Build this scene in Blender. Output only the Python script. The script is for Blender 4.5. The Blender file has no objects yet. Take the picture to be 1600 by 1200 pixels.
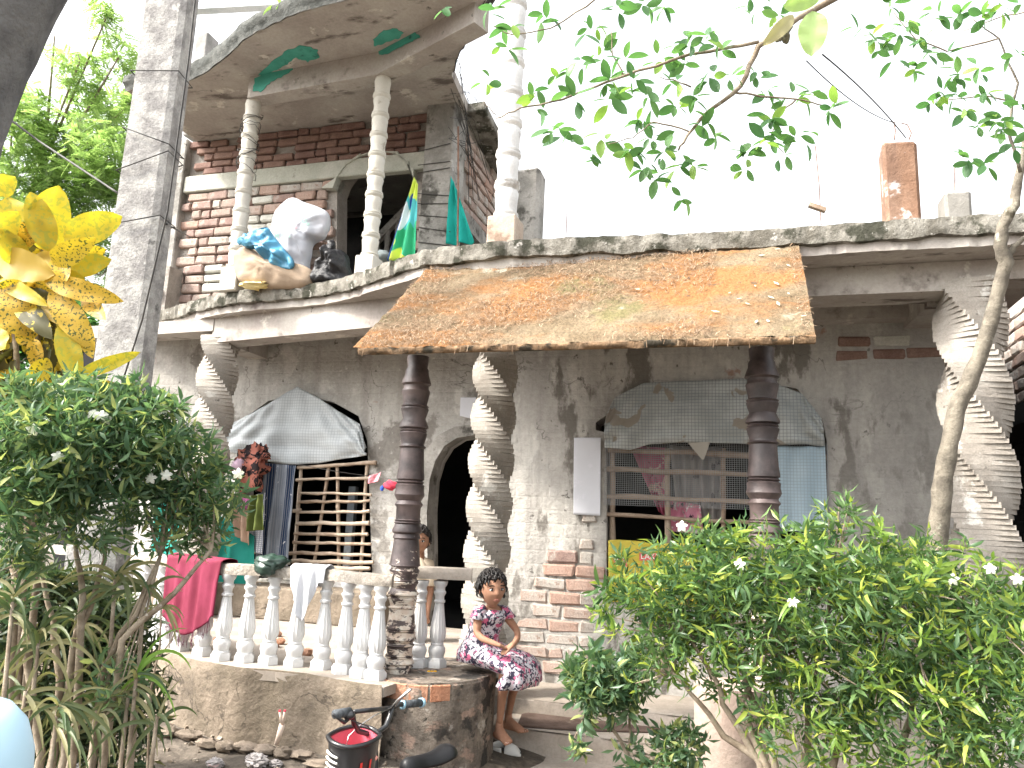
import bpy, bmesh, math, random
from math import sin, cos, pi, radians as rad, sqrt
from mathutils import Vector as V, Matrix, Euler, noise
from mathutils.geometry import tessellate_polygon
R = random.Random(7)
sc = bpy.context.scene
col = sc.collection
# ------------------------------------------------------------------ camera
EYE = 1.40
yaw, pitch, roll = rad(17), rad(10.2), rad(2.4)
Fw = V((-sin(yaw)*cos(pitch), cos(yaw)*cos(pitch), sin(pitch)))
R0 = Fw.cross(V((0, 0, 1))).normalized(); U0 = R0.cross(Fw).normalized()
Rt = cos(roll)*R0 + sin(roll)*U0
Up = cos(roll)*U0 - sin(roll)*R0
CAM = V((0, 0, EYE))
cd = bpy.data.cameras.new('camera'); cam = bpy.data.objects.new('camera', cd); col.objects.link(cam)
cam.matrix_world = Matrix(((Rt.x, Up.x, -Fw.x, CAM.x), (Rt.y, Up.y, -Fw.y, CAM.y), (Rt.z, Up.z, -Fw.z, CAM.z), (0, 0, 0, 1)))
cd.sensor_width = 36; cd.lens = 36*1200/1600; cd.clip_start = .05; cd.clip_end = 500
sc.camera = cam
# ------------------------------------------------------------------ sky, sun, exposure
SUN_EL, SUN_AZ = rad(46), math.atan2(-.82, -.57)     # azimuth as atan2(x, y) of the direction towards the sun
w = bpy.data.worlds.new('World'); sc.world = w; w.use_nodes = True
wn = w.node_tree; bg = wn.nodes['Background']
sky = wn.nodes.new('ShaderNodeTexSky'); sky.sky_type = 'NISHITA'; sky.sun_disc = False
sky.sun_elevation = SUN_EL; sky.sun_rotation = SUN_AZ; sky.dust_density = 6; sky.air_density = 1.6; sky.ozone_density = .6
hs = wn.nodes.new('ShaderNodeHueSaturation'); hs.inputs['Saturation'].default_value = .18; hs.inputs['Value'].default_value = 1.0
wn.links.new(sky.outputs[0], hs.inputs['Color']); wn.links.new(hs.outputs[0], bg.inputs['Color'])
bg.inputs['Strength'].default_value = .15
sd = bpy.data.lights.new('sun', 'SUN'); sun = bpy.data.objects.new('sun', sd); col.objects.link(sun)
sd.energy = 1.6; sd.angle = rad(5); sd.color = (1, .93, .82)
tos = V((sin(SUN_AZ)*cos(SUN_EL), cos(SUN_AZ)*cos(SUN_EL), sin(SUN_EL)))
sun.rotation_euler = tos.to_track_quat('Z', 'Y').to_euler()
sun.location = (-8, -4, 9)
sc.view_settings.view_transform = 'Standard'; sc.view_settings.look = 'None'
sc.view_settings.gamma = 1; sc.view_settings.use_curve_mapping = False
sc.view_settings.exposure = 2.08
sc.cycles.max_bounces = 8; sc.cycles.diffuse_bounces = 5; sc.cycles.transparent_max_bounces = 12
# ------------------------------------------------------------------ helpers
def ray(px, py):
    return Fw + Rt*((px-800)/1200) + Up*((600-py)/1200)
def P(px, py, d=None, x=None, y=None, z=None):
    """world point seen along this direction, at camera depth d or on a plane x=, y= or z="""
    r = ray(px, py)
    if d is not None: t = d
    elif x is not None: t = (x-CAM.x)/r.x
    elif y is not None: t = (y-CAM.y)/r.y
    else: t = (z-CAM.z)/r.z
    return CAM + r*t
WM = {}
def wm(o): return WM.get(o.name, Matrix())
def link(o, parent=None, mat=Matrix()):
    col.objects.link(o)
    if parent is not None:
        o.parent = parent; o.matrix_parent_inverse = wm(parent).inverted()
    o.matrix_basis = mat; WM[o.name] = mat.copy()
    return o
def tag(o, label=None, cat=None, group=None, kind=None):
    if label: o['label'] = label
    if cat: o['category'] = cat
    if group: o['group'] = group
    if kind: o['kind'] = kind
    return o
def empty(name, loc, label=None, cat=None, group=None):
    o = bpy.data.objects.new(name, None); o.empty_display_size = .1
    link(o, None, Matrix.Translation(V(loc)))
    return tag(o, label, cat, group)
class MB:
    def __init__(s): s.v = []; s.f = []
    def add(s, vs, fs):
        n = len(s.v); s.v += [V(a) for a in vs]; s.f += [tuple(i+n for i in q) for q in fs]; return s
    def boxm(s, m, sz, jit=0, rr=R):
        a, b, c = sz[0]/2, sz[1]/2, sz[2]/2
        vs = []
        for x, y, z in ((-a,-b,-c),(a,-b,-c),(a,b,-c),(-a,b,-c),(-a,-b,c),(a,-b,c),(a,b,c),(-a,b,c)):
            q = V((x, y, z))
            if jit: q += V((rr.uniform(-jit, jit), rr.uniform(-jit, jit), rr.uniform(-jit, jit)))
            vs.append(m @ q)
        return s.add(vs, ((0,3,2,1),(4,5,6,7),(0,1,5,4),(1,2,6,5),(2,3,7,6),(3,0,4,7)))
    def box(s, a, b, jit=0):
        a, b = V(a), V(b)
        return s.boxm(Matrix.Translation((a+b)/2), (abs(b.x-a.x), abs(b.y-a.y), abs(b.z-a.z)), jit)
    def beam(s, a, b, w, h, up=V((0, 0, 1)), jit=0):
        a, b = V(a), V(b); d = (b-a); L = d.length; d.normalize()
        x = d.cross(up)
        if x.length < 1e-4: x = V((1, 0, 0))
        x.normalize(); u = x.cross(d)
        m = Matrix(((x.x, d.x, u.x, 0), (x.y, d.y, u.y, 0), (x.z, d.z, u.z, 0), (0, 0, 0, 1)))
        m = Matrix.Translation((a+b)/2) @ m
        return s.boxm(m, (w, L, h), jit)
    def tube(s, pts, rads, n=8, caps=True, wob=0):
        pts = [V(p) for p in pts]
        if not hasattr(rads, '__len__'): rads = [rads]*len(pts)
        rings = []; ref = None
        for i, p in enumerate(pts):
            t = (pts[min(i+1, len(pts)-1)]-pts[max(i-1, 0)])
            if t.length < 1e-9: t = V((0, 0, 1))
            t.normalize()
            if ref is None:
                ref = V((0, 0, 1)) if abs(t.z) < .9 else V((1, 0, 0))
            x = ref - t*ref.dot(t)
            if x.length < 1e-5: x = t.orthogonal()
            x.normalize(); ref = x; y = t.cross(x)
            ring = []
            for k in range(n):
                a = 2*pi*k/n; rr = rads[i]*(1+(R.uniform(-wob, wob) if wob else 0))
                ring.append(p + x*cos(a)*rr + y*sin(a)*rr)
            rings.append(ring)
        vs = [q for r in rings for q in r]; fs = []
        for i in range(len(pts)-1):
            for k in range(n):
                fs.append((i*n+k, i*n+(k+1) % n, (i+1)*n+(k+1) % n, (i+1)*n+k))
        if caps: fs.append(tuple(range(n-1, -1, -1))); fs.append(tuple((len(pts)-1)*n+k for k in range(n)))
        return s.add(vs, fs)
    def lathe(s, base, prof, n=20, flute=None, rot=0, axis=None):
        base = V(base); q = (V(axis).normalized().to_track_quat('Z', 'Y') if axis is not None else None)
        vs = []; fs = []
        for i, (r, z) in enumerate(prof):
            for k in range(n):
                a = 2*pi*k/n+rot
                rr = r*(flute(i, k) if flute else 1)
                p = V((rr*cos(a), rr*sin(a), z))
                if q: p = q @ p
                vs.append(base+p)
        for i in range(len(prof)-1):
            for k in range(n): fs.append((i*n+k, i*n+(k+1) % n, (i+1)*n+(k+1) % n, (i+1)*n+k))
        fs.append(tuple(range(n-1, -1, -1))); fs.append(tuple((len(prof)-1)*n+k for k in range(n)))
        return s.add(vs, fs)
    def grid(s, fn, nu, nv):
        vs = [fn(i/nu, j/nv) for j in range(nv+1) for i in range(nu+1)]
        fs = [(j*(nu+1)+i, j*(nu+1)+i+1, (j+1)*(nu+1)+i+1, (j+1)*(nu+1)+i) for j in range(nv) for i in range(nu)]
        return s.add(vs, fs)
    def prism(s, outline, ext, holes=()):
        """planar outline (3D points) with holes, extruded by the vector ext"""
        loops = [[V(p) for p in outline]]+[[V(p) for p in h] for h in holes]
        ext = V(ext); flat = [p for l in loops for p in l]; n = len(flat)
        tris = tessellate_polygon(loops)
        vs = flat+[p+ext for p in flat]
        fs = [tuple(t) for t in tris]+[tuple(i+n for i in reversed(t)) for t in tris]
        o = 0
        for l in loops:
            m = len(l)
            for i in range(m): fs.append((o+i, o+(i+1) % m, o+(i+1) % m+n, o+i+n))
            o += m
        return s.add(vs, fs)
    def blob(s, c, r, nu=16, nv=10, amp=0, fr=3, rot=None):
        c = V(c); vs = []; fs = []
        for j in range(nv+1):
            th = pi*j/nv
            for i in range(nu):
                ph = 2*pi*i/nu
                d = V((sin(th)*cos(ph), sin(th)*sin(ph), cos(th)))
                k = 1+(amp*noise.noise(d*fr+c*7) if amp else 0)
                p = V((d.x*r[0], d.y*r[1], d.z*r[2]))*k
                if rot: p = rot @ p
                vs.append(c+p)
        for j in range(nv):
            for i in range(nu): fs.append((j*nu+i, (j+1)*nu+i, (j+1)*nu+(i+1) % nu, j*nu+(i+1) % nu))
        return s.add(vs, fs)
    def mesh(s, name, mat, smooth=False, bevel=0, sub=0):
        me = bpy.data.meshes.new(name); me.from_pydata(s.v, [], s.f)
        bm = bmesh.new(); bm.from_mesh(me)
        bmesh.ops.remove_doubles(bm, verts=bm.verts, dist=1e-5)
        bmesh.ops.recalc_face_normals(bm, faces=bm.faces)
        if bevel: bmesh.ops.bevel(bm, geom=list(bm.edges), offset=bevel, segments=1, affect='EDGES')
        bm.to_mesh(me); bm.free()
        if smooth:
            me.polygons.foreach_set('use_smooth', [True]*len(me.polygons))
            if smooth is not True: me.set_sharp_from_angle(angle=rad(smooth))
        for m in (mat if isinstance(mat, (list, tuple)) else [mat]): me.materials.append(m)
        return me
    def build(s, name, mat, parent=None, smooth=False, bevel=0, m=Matrix()):
        o = bpy.data.objects.new(name, s.mesh(name, mat, smooth, bevel))
        return link(o, parent, m)
def inst(name, me, parent, m): return link(bpy.data.objects.new(name, me), parent, m)
# ------------------------------------------------------------------ materials
def newmat(name):
    m = bpy.data.materials.new(name); m.use_nodes = True
    return m, m.node_tree, m.node_tree.nodes['Principled BSDF']
def nd(nt, t, **kw):
    n = nt.nodes.new(t)
    for k, v in kw.items():
        if k in n.inputs: n.inputs[k].default_value = v
        else: setattr(n, k, v)
    return n
def c4(c): return (c[0], c[1], c[2], 1)
def mixc(nt, fac, a, b, mode='MIX'):
    n = nt.nodes.new('ShaderNodeMix'); n.data_type = 'RGBA'; n.blend_type = mode
    for sock, val in ((n.inputs[0], fac), (n.inputs[6], a), (n.inputs[7], b)):
        if hasattr(val, 'links') or isinstance(val, bpy.types.NodeSocket): nt.links.new(val, sock)
        elif isinstance(val, (int, float)): sock.default_value = val
        else: sock.default_value = c4(val)
    return n.outputs[2]
def ramp(nt, sock, lo, hi, a=0, b=1):
    n = nt.nodes.new('ShaderNodeMapRange'); n.interpolation_type = 'SMOOTHSTEP'
    nt.links.new(sock, n.inputs[0]); n.inputs[1].default_value = lo; n.inputs[2].default_value = hi
    n.inputs[3].default_value = a; n.inputs[4].default_value = b
    return n.outputs[0]
_seed = [0]
def nz(nt, vec, scale, detail=6, rough=.6, dist=0, stretch=None):
    _seed[0] += 3.7
    mp = nt.nodes.new('ShaderNodeMapping'); mp.inputs['Location'].default_value = (_seed[0], _seed[0]*.7, _seed[0]*.3)
    if stretch: mp.inputs['Scale'].default_value = stretch
    nt.links.new(vec, mp.inputs['Vector'])
    n = nt.nodes.new('ShaderNodeTexNoise'); n.inputs['Scale'].default_value = scale; n.inputs['Detail'].default_value = detail
    n.inputs['Roughness'].default_value = rough; n.inputs['Distortion'].default_value = dist
    nt.links.new(mp.outputs[0], n.inputs['Vector'])
    return n.outputs[0]
def surf(name, c1, c2, scale=3, rough=.9, bump=.4, bscale=25, bdist=.01, patches=(), streak=None, grain=.12, spec=.2, rand=None, brick=None, sheen=0, coords='Object', metal=0, xmix=None, crack=None):
    """mottled two-colour surface; patches: (colour, scale, lo, hi[, stretch]) laid over by noise thresholds"""
    m, nt, b = newmat(name)
    tc = nt.nodes.new('ShaderNodeTexCoord'); vec = tc.outputs[coords]
    f = ramp(nt, nz(nt, vec, scale, 8), .35, .65)
    c = mixc(nt, f, c1, c2)
    for p in patches:
        g = ramp(nt, nz(nt, vec, p[1], 7, .62, 0, p[4] if len(p) > 4 else None), p[2], p[3])
        c = mixc(nt, g, c, p[0])
    if streak:
        g = ramp(nt, nz(nt, vec, streak[1], 6, .6, 0, (1, 1, .08)), .45, .75, 0, streak[2])
        c = mixc(nt, g, c, streak[0])
    if crack:
        for k_ in range(2):
            cn = nz(nt, vec, crack[1]*(1+k_*.9), 5, .55, .4, (1, 1, .7) if k_ else (1, 1, 1.6)); sb = nt.nodes.new('ShaderNodeMath'); sb.operation = 'SUBTRACT'; nt.links.new(cn, sb.inputs[0]); sb.inputs[1].default_value = .5; ab = nt.nodes.new('ShaderNodeMath'); ab.operation = 'ABSOLUTE'; nt.links.new(sb.outputs[0], ab.inputs[0])
            mk = nt.nodes.new('ShaderNodeMath'); mk.operation = 'MULTIPLY'; nt.links.new(ramp(nt, ab.outputs[0], crack[2]*.4, crack[2], crack[3], 0), mk.inputs[0]); nt.links.new(ramp(nt, nz(nt, vec, crack[1]*.8, 3), .52, .64), mk.inputs[1])
            c = mixc(nt, mk.outputs[0], c, crack[0])
    if xmix:
        sx0 = nt.nodes.new('ShaderNodeSeparateXYZ'); nt.links.new(vec, sx0.inputs[0]); a0 = nt.nodes.new('ShaderNodeMath'); a0.operation = 'MULTIPLY_ADD'; nt.links.new(nz(nt, vec, 1.6, 6), a0.inputs[0]); a0.inputs[1].default_value = 1.2; nt.links.new(sx0.outputs[0], a0.inputs[2])
        c = mixc(nt, ramp(nt, a0.outputs[0], xmix[1], xmix[2], 0, xmix[3]), c, xmix[0])
    if rand:
        oi = nt.nodes.new('ShaderNodeObjectInfo')
        c = mixc(nt, ramp(nt, oi.outputs['Random'], 0, 1, 0, rand[1]), c, rand[0])
    fine = nz(nt, vec, bscale*3, 4, .7)
    if grain:
        c = mixc(nt, ramp(nt, fine, .3, .7, 1, 1-grain*2), mixc(nt, .7, c, (0, 0, 0), 'MIX'), c)
    nt.links.new(c, b.inputs['Base Color'])
    b.inputs['Roughness'].default_value = rough
    b.inputs['Specular IOR Level'].default_value = spec; b.inputs['Metallic'].default_value = metal
    if sheen: b.inputs['Sheen Weight'].default_value = sheen
    if bump:
        h = nz(nt, vec, bscale, 9, .65)
        ad = nt.nodes.new('ShaderNodeMath'); ad.operation = 'MULTIPLY_ADD'; nt.links.new(fine, ad.inputs[0]); ad.inputs[1].default_value = .35; nt.links.new(h, ad.inputs[2])
        hh = ad.outputs[0]
        if brick:
            sx = nt.nodes.new('ShaderNodeSeparateXYZ'); cx = nt.nodes.new('ShaderNodeCombineXYZ')
            nt.links.new(vec, sx.inputs[0]); nt.links.new(sx.outputs[0], cx.inputs[0]); nt.links.new(sx.outputs[2], cx.inputs[1])
            bt = nt.nodes.new('ShaderNodeTexBrick'); bt.inputs['Scale'].default_value = 1; bt.inputs['Brick Width'].default_value = .26
            bt.inputs['Row Height'].default_value = .1; bt.inputs['Mortar Size'].default_value = .012; bt.inputs['Mortar Smooth'].default_value = 1
            nt.links.new(cx.outputs[0], bt.inputs['Vector'])
            a2 = nt.nodes.new('ShaderNodeMath'); a2.operation = 'MULTIPLY_ADD'; nt.links.new(bt.outputs['Fac'], a2.inputs[0]); a2.inputs[1].default_value = -brick; nt.links.new(hh, a2.inputs[2]); hh = a2.outputs[0]
        bp = nt.nodes.new('ShaderNodeBump'); bp.inputs['Strength'].default_value = bump; bp.inputs['Distance'].default_value = bdist
        nt.links.new(hh, bp.inputs['Height']); nt.links.new(bp.outputs[0], b.inputs['Normal'])
    return m
CON = surf('weathered_concrete', (.24, .23, .21), (.42, .40, .37), 3.5, .95, .8, 18, .015, [((.09, .085, .075), 3.5, .55, .66), ((.14, .13, .12), 12, .58, .68), ((.62, .6, .57), 5, .62, .74)])
EDGE = surf('mossy_slab_edge', (.13, .12, .10), (.30, .285, .25), 9, .95, .9, 30, .02, [((.06, .06, .045), 6, .50, .60), ((.46, .44, .40), 15, .6, .68)])
SOFFIT = surf('soffit_plaster', (.32, .285, .26), (.42, .39, .355), 2, .95, .5, 14, .012, [((.13, .11, .10), 2.2, .56, .68, (1, 2.5, 1)), ((.54, .50, .45), 4, .6, .66), ((.10, .09, .08), 9, .66, .72)], grain=.1)
PLAST = surf('rough_cement_plaster', (.39, .375, .35), (.51, .495, .465), 1.6, .95, .8, 11, .02, [((.24, .225, .205), 2.1, .54, .60), ((.54, .52, .49), 3.2, .55, .62), ((.36, .24, .195), 3.2, .66, .72), ((.13, .12, .105), 11, .63, .70), ((.56, .545, .51), 14, .62, .7)], streak=((.22, .2, .18), 9, .45), brick=.10, crack=((.12, .11, .10), 1.3, .007, .7))
PLASTD = surf('stained_cement_plaster', (.39, .37, .345), (.51, .49, .455), 1.8, .95, .8, 11, .02, [((.20, .185, .165), 1.9, .54, .60, (1.6, 1, .7)), ((.55, .53, .49), 3.0, .54, .61, (1.3, 1, .6)), ((.38, .26, .215), 3.0, .65, .71), ((.13, .12, .11), 12, .63, .70)], streak=((.15, .14, .13), 6, .5), brick=.08, xmix=((.31, .30, .285), .9, 1.9, .7), crack=((.13, .12, .11), 1.4, .007, .7))
MORTAR = surf('grey_mortar', (.30, .27, .245), (.40, .37, .335), 6, .98, .9, 30, .02)
BRICK = surf('red_brick', (.29, .195, .17), (.38, .275, .24), 7, .95, .8, 28, .012, [((.50, .44, .39), 7, .54, .62), ((.16, .11, .095), 9, .60, .70)], rand=((.44, .35, .30), .8), grain=.2)
BRICKW = surf('whitewashed_brick', (.50, .50, .44), (.62, .61, .56), 8, .95, .8, 28, .012, [((.42, .25, .19), 6, .62, .70)], rand=((.45, .43, .38), .5), grain=.15)
BRICKD = surf('dark_brick', (.20, .12, .10), (.29, .19, .165), 7, .95, .8, 28, .012, [((.38, .34, .31), 5, .6, .70), ((.08, .055, .05), 6, .56, .66)], rand=((.30, .2, .16), .75), grain=.2)  # darker brick, laid in the courses under the slabs
BRICKP = surf('dusty_pale_brick', (.36, .28, .24), (.44, .37, .32), 7, .95, .8, 28, .012, [((.46, .43, .39), 6, .48, .58), ((.25, .17, .13), 9, .66, .74)], rand=((.42, .26, .2), .8), grain=.2)
WHITE = surf('white_cast_column', (.50, .475, .42), (.57, .55, .49), 4, .7, .3, 30, .006, [((.30, .27, .22), 7, .60, .72)], grain=.05)
BALW = surf('white_painted_baluster', (.53, .53, .53), (.60, .60, .60), 6, .55, .2, 30, .004, [((.38, .35, .31), 9, .62, .74)], grain=.03, spec=.4)
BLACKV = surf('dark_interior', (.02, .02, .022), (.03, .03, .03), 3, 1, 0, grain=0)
MUD = surf('mud_plinth', (.17, .14, .105), (.27, .22, .17), 3.5, .97, .9, 14, .02, [((.14, .115, .09), 3, .58, .7), ((.38, .31, .24), 6, .62, .74)], streak=((.11, .09, .07), 8, .5), crack=((.06, .05, .04), 1.6, .010, .8))
FLOOR = surf('cement_floor', (.29, .25, .21), (.39, .345, .30), 3, .9, .4, 20, .008, [((.24, .2, .165), 3, .6, .72)])
GREENP = surf('green_paint', (.05, .26, .20), (.07, .32, .25), 6, .7, .3, 20, .006, [((.03, .12, .1), 7, .6, .7)], grain=.06)
WOOD = surf('weathered_wood', (.27, .20, .145), (.42, .34, .26), 9, .85, .6, 22, .006, grain=.2)
def leafmat(name, ca, cb, cc=None, tr=.35, rough=.45, spots=None, isl=True):
    m, nt, b = newmat(name)
    g = nt.nodes.new('ShaderNodeNewGeometry'); tc = nt.nodes.new('ShaderNodeTexCoord'); oi = nt.nodes.new('ShaderNodeObjectInfo')
    ad = nt.nodes.new('ShaderNodeMath'); ad.operation = 'ADD'; nt.links.new(g.outputs['Random Per Island'], ad.inputs[0]); nt.links.new(oi.outputs['Random'], ad.inputs[1])
    fr = nt.nodes.new('ShaderNodeMath'); fr.operation = 'FRACT'; nt.links.new(ad.outputs[0], fr.inputs[0])
    c = mixc(nt, fr.outputs[0], ca, cb)
    if cc: c = mixc(nt, ramp(nt, fr.outputs[0], .82, .9), c, cc)
    if spots:
        k = ramp(nt, nz(nt, tc.outputs['Object'], spots[1], 3, .5), spots[2], spots[2]+.04)
        c = mixc(nt, k, c, spots[0])
    nt.links.new(c, b.inputs['Base Color']); b.inputs['Roughness'].default_value = rough; b.inputs['Specular IOR Level'].default_value = .35
    if not tr: return m
    t = nt.nodes.new('ShaderNodeBsdfTranslucent'); nt.links.new(mixc(nt, .5, c, mixc(nt, 1.0, c, (1.6, 1.8, .7), 'MULTIPLY')), t.inputs['Color'])
    mx = nt.nodes.new('ShaderNodeMixShader'); mx.inputs[0].default_value = tr
    out = nt.nodes['Material Output']
    nt.links.new(b.outputs[0], mx.inputs[1]); nt.links.new(t.outputs[0], mx.inputs[2]); nt.links.new(mx.outputs[0], out.inputs['Surface'])
    return m
# ================================================================== THE HOUSE
YL, YR = 6.20, 5.75            # front faces of the left and the right wall
ZS, ZS2 = 3.22, 5.20           # top of the first slab, underside of the second
GZ, LZ = -.02, .52             # ground and kerb top
house = empty('village_house', (-1, 6, 0), 'unfinished two storey brick and plaster village house with a porch roof and twisted columns', 'house')
def pw(pts, y): return [P(a, b, y=y) for a, b in pts]
def wall_prism(mb, x0, x1, z0, z1, y, th, holes=()):
    mb.prism([(x0, y, z0), (x1, y, z0), (x1, y, z1), (x0, y, z1)], (0, th, 0), holes)
# --- lower left wall with door and window
xL = P(120, 800, y=YL).x; xM = P(792, 800, y=YL).x
door = pw([(668, 1026), (668, 900), (667, 800), (671, 750), (680, 720), (694, 697), (714, 684), (742, 680), (762, 688), (778, 710), (782, 760), (782, 1030)], YL)
lwin = pw([(372, 905), (582, 905), (574, 690), (560, 650), (520, 628), (470, 618), (420, 626), (372, 660)], YL)
hole = pw([(290, 690), (318, 682), (320, 725), (286, 735)], YL)
mb = MB(); wall_prism(mb, xL, xM, 0, ZS-.16, YL, .24, [door, lwin, hole])
wall1 = mb.build('wall', PLAST, house)
tag(wall1, 'grey cement wall with arched doorway beside the clothes line')
# band of plaster round the door arch
oo = pw([(650, 1026), (650, 900), (650, 800), (654, 740), (665, 704), (684, 680), (710, 667), (742, 662), (770, 668), (798, 690)], YL-.025)
ii = pw([(668, 1026), (668, 900), (667, 800), (671, 750), (680, 720), (694, 697), (714, 684), (742, 680), (762, 688), (780, 710)], YL-.025)
mb = MB()
for i in range(len(oo)-1):
    a, b, c, d = oo[i], oo[i+1], ii[i+1], ii[i]
    e = V((0, .16, 0))
    mb.add([a, b, c, d, a+e, b+e, c+e, d+e], [(0, 1, 2, 3), (0, 4, 5, 1), (3, 2, 6, 7), (0, 3, 7, 4), (1, 5, 6, 2)])
mb.build('door_surround', CON, house, smooth=30)
# --- right wall with window
xM2 = P(794, 800, y=YR).x; xR = P(1486, 700, y=YR).x
rwin = pw([(948, 935), (1292, 935), (1292, 690), (1285, 655), (1245, 607), (1150, 592), (1010, 598), (960, 640), (931, 660), (931, 672), (947, 676)], YR)
mb = MB(); wall_prism(mb, xM2, xR, .15, ZS-.16, YR, .24, [rwin])
mb.box((xM2, YR+.001, 0), (xM2+.24, YL+.24, ZS-.161))
wall2 = mb.build('wall', PLASTD, house)
tag(wall2, 'stained cement wall with broad barred window under the porch roof')
# --- room behind: back, sides, floor, loft
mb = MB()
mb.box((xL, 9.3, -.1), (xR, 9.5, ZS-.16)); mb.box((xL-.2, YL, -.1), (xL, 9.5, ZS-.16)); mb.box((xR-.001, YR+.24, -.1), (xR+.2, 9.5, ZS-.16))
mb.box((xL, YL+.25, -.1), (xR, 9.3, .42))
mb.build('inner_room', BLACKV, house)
# --- first slab with its wavy front edge
edge = [(60, 545), (150, 515), (205, 500), (250, 487), (290, 476), (325, 465), (350, 460), (385, 455), (425, 451), (465, 448), (500, 444), (530, 438), (560, 429), (600, 414), (630, 405), (660, 394), (700, 389), (800, 378), (950, 372), (1100, 367), (1250, 358), (1350, 350), (1450, 344), (1560, 338), (1700, 332)]
ep = [P(a, b, z=ZS) for a, b in edge]
def jag(pts, amp, step=.05):
    out = []
    for i in range(len(pts)-1):
        a, b = pts[i], pts[i+1]; n = max(1, int((b-a).length/step))
        for k in range(n):
            p = a.lerp(b, k/n); out.append(V((p.x+R.uniform(-amp, amp)*.3, p.y+R.uniform(-amp, amp), p.z)))
    return out+[pts[-1]]
def slab(pts, ztop, th, yback, name, lip=.0):
    pr = jag(pts, .008)
    q = [V((p.x, p.y, ztop)) for p in pr]+[V((pr[-1].x, yback, ztop)), V((pr[0].x, yback, ztop))]
    mb = MB(); mb.prism(q, (0, 0, -th)); return mb
e1 = slab(ep, ZS, .05, 9.6, 'roof_slab'); 
sl = slab([p+V((0, .03, 0)) for p in ep], ZS-.052, .11, 9.6, 'roof_slab')
rs = sl.build('roof_slab', SOFFIT, house)
# weathered edge course running along the slab
pr = jag([p+V((0, -.012, 0)) for p in ep], .012, .03)
mb = MB(); n = len(pr); vs = []; fs = []
for i, p in enumerate(pr):
    h = .11+.025*noise.noise(V((p.x*5, 3, 0))); t = .012*noise.noise(V((p.x*9, 0, 2)))
    vs += [V((p.x, p.y, ZS+.01+t)), V((p.x, p.y-.006, ZS-.05)), V((p.x, p.y+.004, ZS+.01-h)), V((p.x, p.y+.05, ZS+.004-h)), V((p.x, p.y+.25, ZS+.012+t)), V((p.x, p.y+4, ZS+.012))]
for i in range(n-1):
    for k in range(5): fs.append((i*6+k, (i+1)*6+k, (i+1)*6+k+1, i*6+k+1))
mb.add(vs, fs); mb.build('slab_edge', EDGE, house, smooth=50)
# --- beams
tw = {'l': P(343, 560, y=5.62), 'c': P(775, 560, y=5.12), 'r': P(1519, 560, y=5.08)}
ZB = EYE+1.44
def bm_(a, b, w, h, z, name='beam', mat=CON):
    m = MB(); m.beam((a[0], a[1], z+h/2), (b[0], b[1], z+h/2), w, h, jit=.004); return m.build(name, mat, house)
bm_((xL, 5.75), (tw['l'].x, 5.62), .24, ZS-.163-ZB-.1, ZB+.1, mat=SOFFIT)
bm_((tw['l'].x, 5.62), (tw['c'].x, 5.12), .22, ZS-.164-ZB, ZB, mat=SOFFIT)
bm_((tw['c'].x, 5.12), (tw['r'].x+.14, 5.10), .26, ZS-.165-ZB-.03, ZB+.03, mat=SOFFIT)
bm_((tw['r'].x, 5.10), (P(1700, 560, y=5.1).x, 5.1), .2, .12, ZS-.285, mat=SOFFIT)
bm_((xM2+.1, YR-.07), (xR, YR-.07), .14, .17, ZS-.335, mat=SOFFIT)
m = MB(); m.beam((tw['l'].x, 5.62, ZB+.1), (tw['l'].x-.02, YL, ZB+.1), .2, .2); m.build('beam', SOFFIT, house)
m = MB(); m.beam((tw['r'].x-.1, 5.2, ZB+.1), (xR-.15, YR, ZB+.1), .2, .2); m.build('beam', SOFFIT, house)
# --- twisted columns: stacked square courses, each turned a little
def twisted(px, s, z0, z1, lay, pitch, ph, name='twisted_column', mat=CON):
    m = MB(); n = int((z1-z0)/lay)
    for i in range(n):
        z = z0+i*lay; a = ph-(z-z0)/pitch*pi/2
        k = s*(1+R.uniform(-.012, .012)); mm = Matrix.Translation((px.x+R.uniform(-.002, .002), px.y, z+lay/2)) @ Matrix.Rotation(a, 4, 'Z')
        m.boxm(mm, (k, k, lay*.995-.0005), .002)
    return m.build(name, mat, house)
TWM = surf('cast_twist_cement', (.31, .28, .245), (.41, .38, .34), 4, .95, .6, 30, .01, [((.22, .195, .17), 3, .58, .7), ((.56, .54, .5), 7, .58, .66), ((.14, .125, .11), 11, .64, .72)], grain=.15)
twisted(tw['l'], .25, .4, ZB+.1, .031, .36, 1.35, mat=TWM)
twisted(tw['c'], .232, .4, ZB, .030, .31, .35, mat=TWM)
twisted(tw['r'], .285, 0, ZB+.1, .030, .47, 1.6, mat=TWM)
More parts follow.
